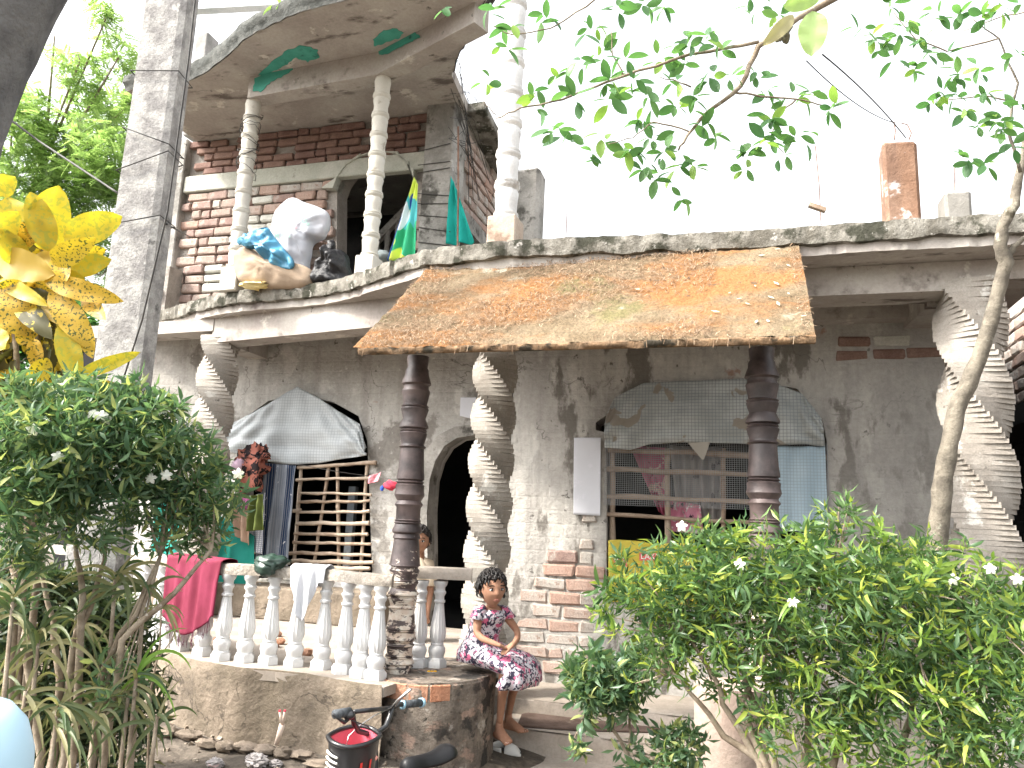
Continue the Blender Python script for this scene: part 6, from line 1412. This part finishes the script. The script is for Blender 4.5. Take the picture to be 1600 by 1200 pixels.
fbx = basket(.02, -H, -.02); MB().grid(lambda u, v: fbx(.46+.20*u, v*.62), 8, 4).build('red_panel', REDM, bo_, smooth=True)
MB().grid(lambda u, v: fbx(.66+.30*u, v*.30), 10, 3).build('red_panel', REDM, bo_, smooth=True)
for a_ in (.70, .78): MB().grid(lambda u, v: fbx(a_+.018*u, .62+.26*v), 2, 3).build('red_mark', REDM, bo_, smooth=True)
m = MB(); m.blob(Q(579, 1183, 2.64), (.026, .012, .016), 12, 8, .3); m.build('reflector', surf('salmon_reflector', (.8, .35, .28), (.8, .4, .32), 8, .4, 0, grain=0), bo_, smooth=True)
# ================================================================== PEOPLE
SKIN = surf('brown_skin', (.29, .155, .10), (.35, .19, .125), 14, .7, .1, 60, .001, grain=.03, spec=.2)
SKIN.node_tree.nodes['Principled BSDF'].inputs['Subsurface Weight'].default_value = .08
SKIN.node_tree.nodes['Principled BSDF'].inputs['Subsurface Radius'].default_value = (.01, .004, .002)
HAIR = surf('black_hair', (.008, .007, .007), (.02, .016, .014), 30, .5, .6, 60, .004, grain=0, spec=.4)
EYEW = surf('eye_white', (.75, .73, .7), (.78, .76, .73), 5, .25, 0, grain=0, spec=.6); IRIS = surf('dark_iris', (.015, .008, .005), (.02, .01, .008), 5, .15, 0, grain=0, spec=.7)
LIP = surf('lip', (.27, .11, .085), (.30, .13, .10), 5, .5, 0, grain=0); BROW = surf('brow', (.02, .015, .012), (.03, .02, .015), 5, .9, 0, grain=0)
NAIL = surf('nail', (.62, .42, .36), (.66, .46, .4), 5, .3, 0, grain=0)
Fh = V((Fw.x, Fw.y, 0)).normalized(); Rh = V((Fh.y, -Fh.x, 0)); Z = V((0, 0, 1))
def skinbody(verts, edges, rads, name):
    me = bpy.data.meshes.new(name); me.from_pydata([V(v) for v in verts], edges, []); ob = bpy.data.objects.new(name, me); col.objects.link(ob)
    ob.modifiers.new('s', 'SKIN'); sv_ = me.skin_vertices[0].data
    for i, r in enumerate(rads): sv_[i].radius = (r, r) if not isinstance(r, tuple) else r; sv_[i].use_root = (i == 0)
    ss = ob.modifiers.new('u', 'SUBSURF'); ss.levels = 2; ss.render_levels = 2
    dg = bpy.context.evaluated_depsgraph_get(); out = bpy.data.meshes.new_from_object(ob.evaluated_get(dg)); bpy.data.objects.remove(ob); return out
def head_mb(M4, s=1.0):
    """child's head, face towards +X of M4, up Z, about .20 tall at s=1"""
    m = MB(); NU, NV = 40, 30; vs = []; fs = []
    for j in range(NV+1):
        th = pi*j/NV
        for i in range(NU):
            ph = 2*pi*i/NU; x = sin(th)*cos(ph); y = sin(th)*sin(ph); z = cos(th)
            X, Y, Zz = x*.083, y*.070, z*.098
            fr = max(0, x)
            if z < 0:                      # jaw and chin
                k = 1-.34*(-z)**1.5; Y *= k*(1-.12*fr*(-z)); X *= (1-.22*(-z)) if x < 0 else (1-.05*(-z))
                if x < 0: X *= 1-.25*(-z)
            # brow, sockets, nose, cheeks, lips
            g = lambda a, b, c, d: math.exp(-((a-b)/c)**2)
            yy = Y/.07; zz = Zz/.098
            if x > .2:
                X += .0035*g(zz, .16, .1, 0)*g(abs(yy), .38, .3, 0)
                X -= .008*g(zz, .0, .11, 0)*g(abs(yy), .40, .2, 0)
                X += .016*g(yy, 0, .13, 0)*(g(zz, -.24, .11, 0))+.008*g(yy, 0, .12, 0)*g(zz, -.08, .16, 0)
                X += .004*g(abs(yy), .22, .09, 0)*g(zz, -.27, .06, 0)
                X += .0055*g(zz, -.50, .05, 0)*g(yy, 0, .28, 0)+.005*g(zz, -.60, .05, 0)*g(yy, 0, .24, 0)-.002*g(zz, -.55, .02, 0)*g(yy, 0, .26, 0)
                X += .004*g(zz, -.84, .12, 0)*g(yy, 0, .3, 0); X += .004*g(abs(yy), .5, .2, 0)*g(zz, -.3, .2, 0)
            vs.append(M4 @ (V((X, Y, Zz))*s))
    for j in range(NV):
        for i in range(NU): fs.append((j*NU+i, (j+1)*NU+i, (j+1)*NU+(i+1) % NU, j*NU+(i+1) % NU))
    m.add(vs, fs)
    for sg in (-1, 1):
        e = MB(); e.blob((0, 0, 0), (.012, .005, .020), 12, 8); rot = Matrix.Rotation(sg*.4, 4, 'Z')
        m.add([M4 @ ((V((-.004, sg*.071, -.008))+(rot @ v))*s) for v in e.v], e.f)
    return m
def face_parts(M4, par, s=1.0):
    def sub(fn, mat, name): m = MB(); fn(m); m.v = [M4 @ (v*s) for v in m.v]; return m.build(name, mat, par, smooth=True)
    for sg in (-1, 1):
        sub(lambda m: m.blob((.0660, sg*.0275, .002), (.0095, .0140, .0082), 14, 10), EYEW, 'eye')
        sub(lambda m: m.blob((.0735, sg*.0285, .0015), (.0035, .0066, .0070), 12, 8), IRIS, 'iris')
        sub(lambda m: m.tube([(.0735, sg*.014, .0075), (.0765, sg*.024, .0105), (.0715, sg*.037, .008), (.066, sg*.043, .003)], .0016, 6), BROW, 'lash')
        sub(lambda m: m.tube([(.078, sg*.012, .020), (.0785, sg*.024, .0245), (.073, sg*.038, .023), (.066, sg*.046, .018)], [.0018, .0030, .0026, .001], 6), BROW, 'eyebrow')
    sub(lambda m: (m.tube([(.0725, -.019, -.0545), (.0805, -.008, -.0505), (.0815, 0, -.0515), (.0805, .008, -.0505), (.0725, .019, -.0545)], [.0008, .0022, .0020, .0022, .0008], 8), m.tube([(.0715, -.016, -.0555), (.0775, -.008, -.0585), (.0785, 0, -.0590), (.0775, .008, -.0585), (.0715, .016, -.0555)], [.0008, .0024, .0028, .0024, .0008], 8)), LIP, 'mouth')
def hair_mb(M4, seed, s=1.0, curl=.011, n=420, low=-.35, fringe=.30):
    rr = random.Random(seed); m = MB(); cap = MB(); cap.blob((-.006, 0, .012), (.086, .077, .098), 26, 18, .12, 5)
    vs = []; keep = []
    cap.v = [V((v.x if not (v.x > .0 and v.z < .05) else min(v.x, .035+.3*max(0, v.z)), v.y, max(v.z, -.045 if v.x < .02 else .035))) for v in cap.v]
    m.add([M4 @ (v*s) for v in cap.v], cap.f)
    for i in range(n):
        d = rdir(rr, .25)
        if d.x > .35 and d.z < fringe+.12+rr.uniform(-.05, .12): continue
        if d.z < low: continue
        if abs(d.y) > .75 and d.z < .05 and d.x > .0: continue
        p = V((d.x*.088-.004, d.y*.079, d.z*.102+.008)); t = d.cross(V((rr.uniform(-1, 1), rr.uniform(-1, 1), rr.uniform(-.6, .2)))).normalized(); dn_ = V((0, 0, -1))
        q = [p-d*.006, p+t*curl*.6+d*.006, p+t*curl*1.3+d*.008+dn_*curl*.5, p+t*curl*1.2+d*.004+dn_*curl*1.3, p+t*curl*.6+dn_*curl*1.8]
        m.tube([M4 @ (a*s) for a in q], [.0045*s, .0055*s, .005*s, .004*s, .0015*s], 5)
    return m
def facing(px, py, d, yaw_to, tilt=0, roll_=0):
    """head frame: +X faces yaw_to (radians, 0 = right in the picture, pi/2 = away, -pi/2 = to the camera)"""
    f = Rh*cos(yaw_to)+Fh*sin(yaw_to); f = (f+Z*tilt).normalized(); l = Z.cross(f).normalized(); u = f.cross(l)
    if roll_: rm = Matrix.Rotation(roll_, 3, f); l = rm @ l; u = rm @ u
    c = P(px, py, d=d); return Matrix(((f.x, l.x, u.x, c.x), (f.y, l.y, u.y, c.y), (f.z, l.z, u.z, c.z), (0, 0, 0, 1)))
def person(label, base, J, B, headM, s, seed, feet=(), **hk):
    """J: joints name -> (point, radius); B: chains of joint names. One continuous skin mesh with the head joined on."""
    names = list(J); idx = {n: i for i, n in enumerate(names)}; ed = []
    for ch in B:
        for a, b in zip(ch, ch[1:]): ed.append((idx[a], idx[b]))
    me = skinbody([J[n][0] for n in names], ed, [J[n][1] for n in names], 'body')
    hm_ = head_mb(headM, s)
    bm = bmesh.new(); bm.from_mesh(me); h = bpy.data.meshes.new('h'); [hm_.add(f_.v, f_.f) for f_ in feet]; h.from_pydata(hm_.v, [], hm_.f); bm.from_mesh(h); bmesh.ops.recalc_face_normals(bm, faces=bm.faces)
    me = bpy.data.meshes.new('body'); bm.to_mesh(me); bm.free(); me.materials.append(SKIN); me.polygons.foreach_set('use_smooth', [True]*len(me.polygons))
    root = empty('person', base, label, 'person'); body = inst('body', me, root, Matrix())
    face_parts(headM, body, s); hair_mb(headM, seed, s, **hk).build('hair', HAIR, root, smooth=True)
    return root
def fingers(J, B, wname, w, dirv, side, normal, n0, cl=.75, s=1.0, relax=.5):
    """palm plus five fingers grown from the wrist"""
    f = V(dirv).normalized(); nrm = V(normal).normalized(); a = f.cross(nrm).normalized()*side
    p = w+f*.035*s; J[n0+'palm'] = (p, (.020*s, .011*s)); B.append([wname, n0+'palm'])
    for k, L in enumerate((.030, .034, .031, .024)):
        o = a*(.016-.0107*k)*s; b0 = p+f*.018*s+o; r = .0066*s
        c1 = b0+f*L*.5*s-nrm*L*.15*relax*s; c2 = c1+f*L*.38*s-nrm*L*.45*relax*s; c3 = c2+f*L*.15*s-nrm*L*.5*relax*s
        ns = [n0+'f%d%d' % (k, j) for j in range(4)]
        for nm, pt, r_ in zip(ns, (b0, c1, c2, c3), (r*1.1, r, r*.92, r*.75)): J[nm] = (pt, r_)
        B.append([n0+'palm']+ns)
    t0 = w+f*.014*s+a*.016*s; t1 = t0+f*.018*s+a*.014*s-nrm*.004*s; t2 = t1+f*.018*s+a*.003*s-nrm*.006*s
    for nm, pt, r_ in ((n0+'t0', t0, .008*s), (n0+'t1', t1, .0075*s), (n0+'t2', t2, .006*s)): J[nm] = (pt, r_)
    B.append([wname, n0+'t0', n0+'t1', n0+'t2'])
# ---- seated girl
s = 1.03; D = 4.42
G = lambda a, b, d=D: P(a, b, d=d)
J = {}; B = []
def j(n, p, r): J[n] = (p, r)
j('pelvis', G(750, 1016, 4.52), .080); j('waist', G(754, 994, 4.51), .070); j('chest', G(762, 970, 4.49), .075); j('collar', G(767, 955, 4.47), .05); j('neck', G(768, 948, 4.46), .030); j('skull', G(768, 934, 4.45), .035)
B.append(['pelvis', 'waist', 'chest', 'collar', 'neck', 'skull'])
j('ls', G(747, 960, 4.42), .030); j('le', G(745, 990, 4.38), .022); j('lf', G(755, 999, 4.33), .020); j('lw', G(777, 1007, 4.27), .0145)
j('rs', G(788, 959, 4.50), .030); j('re', G(808, 985, 4.50), .021); j('rf', G(809, 996, 4.44), .019); j('rw', G(802, 1008, 4.32), .0145)
B += [['collar', 'ls', 'le', 'lf', 'lw'], ['collar', 'rs', 're', 'rf', 'rw']]
j('lh', G(752, 1024, 4.45), .058); j('lk', G(790, 1036, 4.33), .043); j('lc', G(788, 1066, 4.37), .036); j('lm', G(784, 1092, 4.40), .027); j('la', G(781, 1118, 4.44), .021)
j('rh', G(758, 1020, 4.58), .058); j('rk', G(818, 1034, 4.50), .042); j('rc', G(811, 1058, 4.54), .035); j('rm', G(801, 1082, 4.60), .027); j('ra', G(795, 1104, 4.66), .021)
B += [['pelvis', 'lh', 'lk', 'lc', 'lm', 'la'], ['pelvis', 'rh', 'rk', 'rc', 'rm', 'ra']]
zf = EYE-1.235
FEET = []; TO = []
def foot(n0, anklep, dr, k=1.0):
    """foot from ankle to toes, pointing along dr on the step"""
    dr = V(dr); dr.z = 0; dr.normalize(); a = V((dr.y, -dr.x, 0)); o = V((anklep.x, anklep.y, zf+.002)); mb = MB()
    sec = [(-.042, .014, .012, .026), (-.034, .022, .02, .024), (-.015, .025, .034, .034), (.008, .026, .042, .042), (.03, .028, .034, .034), (.055, .031, .026, .026), (.08, .034, .019, .019), (.098, .033, .014, .014), (.108, .026, .010, .012)]
    vs = []; fs = []; N = 18
    for (x, w_, h, zc_) in sec:
        for i in range(N):
            an = 2*pi*i/N; z = zc_+sin(an)*h; z = max(z, .002); vs.append(o+dr*x*k+a*cos(an)*w_*k+Z*z*k)
    for j_ in range(len(sec)-1):
        for i in range(N): fs.append((j_*N+i, j_*N+(i+1) % N, (j_+1)*N+(i+1) % N, (j_+1)*N+i))
    fs += [tuple(range(N)), tuple(range((len(sec)-1)*N, len(sec)*N))]; mb.add(vs, fs)
    inner = 1 if n0 == 'L' else -1
    for t in range(5):
        off = (.025-.0125*t)*inner; L = (.030, .027, .024, .020, .016)[t]; r = (.0095, .0070, .0066, .0062, .0058)[t]; p0 = o+dr*(.098-.004*t)*k+a*off*k+Z*r*1.1; p1 = p0+dr*L*k-Z*.001
        mb.tube([p0, p0.lerp(p1, .4)+Z*.002, p0.lerp(p1, .8), p1], [r*.9, r, r*.98, r*.55], 8); TO.append((p0.lerp(p1, .8), dr, r))
    mb.tube([o+Z*.045*k, V((anklep.x, anklep.y, zf+.075*k)), anklep+Z*.03], [.026*k, .023*k, .020*k], 14); FEET.append(mb)
J['la'] = (V((J['la'][0].x, J['la'][0].y, zf+.085)), .019); J['ra'] = (V((J['ra'][0].x, J['ra'][0].y, zf+.085)), .019)
foot('L', J['la'][0], Rh*.50-Fh*.85, 1.0); foot('R', J['ra'][0], Rh*.75-Fh*.5, 1.0)
fingers(J, B, 'lw', J['lw'][0], (J['rw'][0]-J['lw'][0])+Z*-.03, -1, Z+Fh*-.2, 'L', s=.95); fingers(J, B, 'rw', J['rw'][0], -Rh*.6-Fh*.5-Z*.35, 1, Z-Fh*.2, 'R', s=.95)
HM = facing(769, 920, 4.43, rad(-68), .0, rad(2))
girl = person('girl with short curly black hair in a flowered dress sitting on the round pedestal', (J['pelvis'][0].x, J['pelvis'][0].y, LZ), J, B, HM, s, 5, feet=FEET, n=520, curl=.013)
# toe nails
m = MB()
for p, dr, r in TO: m.blob(p+Z*r*.75, (r*.6, r*.6, .002), 8, 5)
m.build('toenails', NAIL, girl, smooth=True)
# ---- dress: bodice + skirt over the lap
m, nt, b = newmat('flower_print_dress'); DRESS = m; tc = nt.nodes.new('ShaderNodeTexCoord'); vec = tc.outputs['Object']
c = mixc(nt, ramp(nt, nz(nt, vec, 34, 2, .5, 1.0), .45, .48), (.03, .025, .05), (.52, .50, .54)); c = mixc(nt, ramp(nt, nz(nt, vec, 22, 2, .5, .6), .56, .59), c, (.46, .10, .19)); c = mixc(nt, ramp(nt, nz(nt, vec, 44, 2, .5), .60, .63), c, (.62, .38, .46)); c = mixc(nt, ramp(nt, nz(nt, vec, 40, 2, .5, .5), .57, .59), c, (.03, .025, .05))
nt.links.new(c, b.inputs['Base Color']); b.inputs['Roughness'].default_value = .85
def ringsurf(rings, n=28, amp=.004, folds=0):
    """rings: (centre, halfaxis a, halfaxis b)"""
    mb = MB(); vs = []; fs = []
    for k, (c_, a_, b_) in enumerate(rings):
        t = k/(len(rings)-1)
        for i in range(n):
            an = 2*pi*i/n; w_ = 1+(.08*t*sin(folds*an+k*.3) if folds else 0)+amp*8*noise.noise(V((an*1.5, k*.5, 3)))
            vs.append(V(c_)+(V(a_)*cos(an)+V(b_)*sin(an))*w_)
    for k in range(len(rings)-1):
        for i in range(n): fs.append((k*n+i, k*n+(i+1) % n, (k+1)*n+(i+1) % n, (k+1)*n+i))
    mb.add(vs, fs); return mb
ax = (J['rs'][0]-J['ls'][0]); ax.z = 0; ax.normalize(); bx = V((-ax.y, ax.x, 0))   # shoulder line, depth
ct = J['collar'][0]; ch = J['chest'][0]; wa = J['waist'][0]; pe = J['pelvis'][0]
rings = [(ct+Z*.012, ax*.062, bx*.045), (ct-Z*.004, ax*.094, bx*.062), (ct-Z*.03, ax*.105, bx*.076), (ch, ax*.104, bx*.085), (ch.lerp(wa, .5), ax*.096, bx*.084), (wa, ax*.098, bx*.086), (wa.lerp(pe, .6), ax*.12, bx*.10), (pe, ax*.135, bx*.125), (pe-Z*.055, ax*.14, bx*.13)]
bod = ringsurf(rings).build('dress', DRESS, girl, smooth=True); bod.modifiers.new('t', 'SOLIDIFY').thickness = .003
# skirt draped over both thighs, down to the shins
hp = (J['lh'][0]+J['rh'][0])/2; kn = (J['lk'][0]+J['rk'][0])/2; fdir = (kn-hp); fdir.z = 0; fdir.normalize(); sd2 = V((fdir.y, -fdir.x, 0))
kw2 = (J['rk'][0]-J['lk'][0]).length/2
rings = [(hp-fdir*.06+Z*.015, sd2*.13, Z*.075), (hp+Z*.015, sd2*.145, Z*.088), (hp.lerp(kn, .4)+Z*.008, sd2*.15, Z*.078), (hp.lerp(kn, .8), sd2*(kw2+.075), Z*.068), (kn+fdir*.02-Z*.004, sd2*(kw2+.08), (Z*.8+fdir*.45)*.070), (kn+fdir*.048-Z*.032, sd2*(kw2+.088), (Z*.35+fdir*.8)*.078), (kn+fdir*.045-Z*.075, sd2*(kw2+.098), (Z*.05+fdir)*.088), (kn+fdir*.035-Z*.115, sd2*(kw2+.108), fdir*.096)]
sk_ = ringsurf(rings, 40, .004, 7).build('skirt', DRESS, girl, smooth=True); sk_.modifiers.new('t', 'SOLIDIFY').thickness = .003
m = MB()
for k_, (sn_, en) in enumerate((('ls', 'le'), ('rs', 're'))):
    S_ = J[sn_][0]; d_ = (J[en][0]-S_).normalized(); ct2 = ct.lerp(S_, .6)
    o_ = (S_-ct); o_.z = 0; o_.normalize(); f3 = bx
    mm = ringsurf([(ct2+Z*.006, f3*.044, Z*.044), (S_+Z*.006, f3*.046, (Z*.8+o_*.5)*.044), (S_+d_*.026+o_*.008, f3*.048, (Z*.2+o_)*.042)], 20); m.add(mm.v, mm.f)
o = m.build('sleeve', DRESS, girl, smooth=True); o.modifiers.new('t', 'SOLIDIFY').thickness = .003
# ---- boy peeping from behind the dark column
yb = 5.35
bd = (P(658, 850, y=yb)-CAM).dot(Fw); s2 = 1.05
Gb = lambda a, b, dd=0: P(a, b, d=bd+dd)
J = {}; B = []
hd = Gb(655, 840); fl0 = V((Gb(640, 1000).x, yb+.05, LZ+.02)); u_ = (hd.z-fl0.z)
cx_ = Gb(643, 900); 
def K(dx, z, dy=0): return V((fl0.x, fl0.y, fl0.z))+Rh*dx+Fh*dy+Z*(z-.0)
hz_ = hd.z-fl0.z; off = (hd-fl0).dot(Rh)
j('pelvis', K(off-.04, hz_-.50), .085); j('waist', K(off-.035, hz_-.40), .08); j('chest', K(off-.02, hz_-.27), .085); j('collar', K(off-.01, hz_-.175), .05); j('neck', K(off, hz_-.13), .034); j('skull', K(off, hz_-.05), .04)
B.append(['pelvis', 'waist', 'chest', 'collar', 'neck', 'skull'])
for sg, n0 in ((-1, 'l'), (1, 'r')):
    ox = sg*.095; j(n0+'s', K(off-.02+ox, hz_-.205), .036); j(n0+'e', K(off-.03+sg*.13, hz_-.38), .026); j(n0+'w', K(off-.03+sg*.12, hz_-.53, -.05), .018)
    B.append(['collar', n0+'s', n0+'e', n0+'w']); j(n0+'h', K(off-.04+sg*.05, hz_-.55), .062); j(n0+'k', K(off-.04+sg*.06, (hz_-.55)*.52), .045); j(n0+'a', K(off-.04+sg*.06, .07), .028); j(n0+'b', K(off-.04+sg*.065, .03, -.02), .026); j(n0+'o', K(off-.04+sg*.075, .022, -.13), (.032, .018))
    B.append(['pelvis', n0+'h', n0+'k', n0+'a', n0+'b', n0+'o'])
    fingers(J, B, n0+'w', J[n0+'w'][0], -Z-Fh*.2, sg, Fh*-1, n0.upper())
HM = facing(655, 845, bd-.01, rad(-88), 0, rad(-4))
boy = person('boy with short black hair and cream shirt peeping from behind the dark turned column', (fl0.x, fl0.y, LZ), J, B, HM, s2, 8, n=380, curl=.006)
CRM = clothmat('cream_shirt', (.60, .50, .38), (.66, .57, .45), tr=.05)
ct = J['collar'][0]; ch = J['chest'][0]; wa = J['waist'][0]; pe = J['pelvis'][0]
o = ringsurf([(ct+Z*.03, Rh*.045, Fh*.045), (ct+Z*.0, Rh*.085, Fh*.065), (ct-Z*.035, Rh*.118, Fh*.085), (ch, Rh*.112, Fh*.095), (wa, Rh*.105, Fh*.092), (pe, Rh*.118, Fh*.10), (pe-Z*.06, Rh*.12, Fh*.105)]).build('shirt', CRM, boy, smooth=True); o.modifiers.new('t', 'SOLIDIFY').thickness = .003
for n0, sg in (('l', -1), ('r', 1)):
    S_ = J[n0+'s'][0]; E_ = J[n0+'e'][0]; d_ = (E_-S_).normalized(); o_ = Rh*sg
    o = ringsurf([(ct.lerp(S_, .6)+Z*.0, Fh*.055, Z*.05), (S_+Z*.004, Fh*.056, (Z*.7+o_*.6)*.052), (S_.lerp(E_, .5)+o_*.006, Fh*.056, o_*.048), (S_.lerp(E_, .8)+o_*.006, Fh*.058, o_*.05)], 20).build('sleeve', CRM, boy, smooth=True); o.modifiers.new('t', 'SOLIDIFY').thickness = .003
SHT = clothmat('dark_shorts', (.05, .05, .07), (.08, .08, .1))
for n0, sg in (('l', -1), ('r', 1)):
    H_ = J[n0+'h'][0]; K_ = J[n0+'k'][0]
    o = ringsurf([(H_+Z*.06, Rh*.075, Fh*.10), (H_, Rh*.072, Fh*.085), (H_.lerp(K_, .8), Rh*.065, Fh*.07)], 20).build('shorts_leg', SHT, boy, smooth=True); o.modifiers.new('t', 'SOLIDIFY').thickness = .003
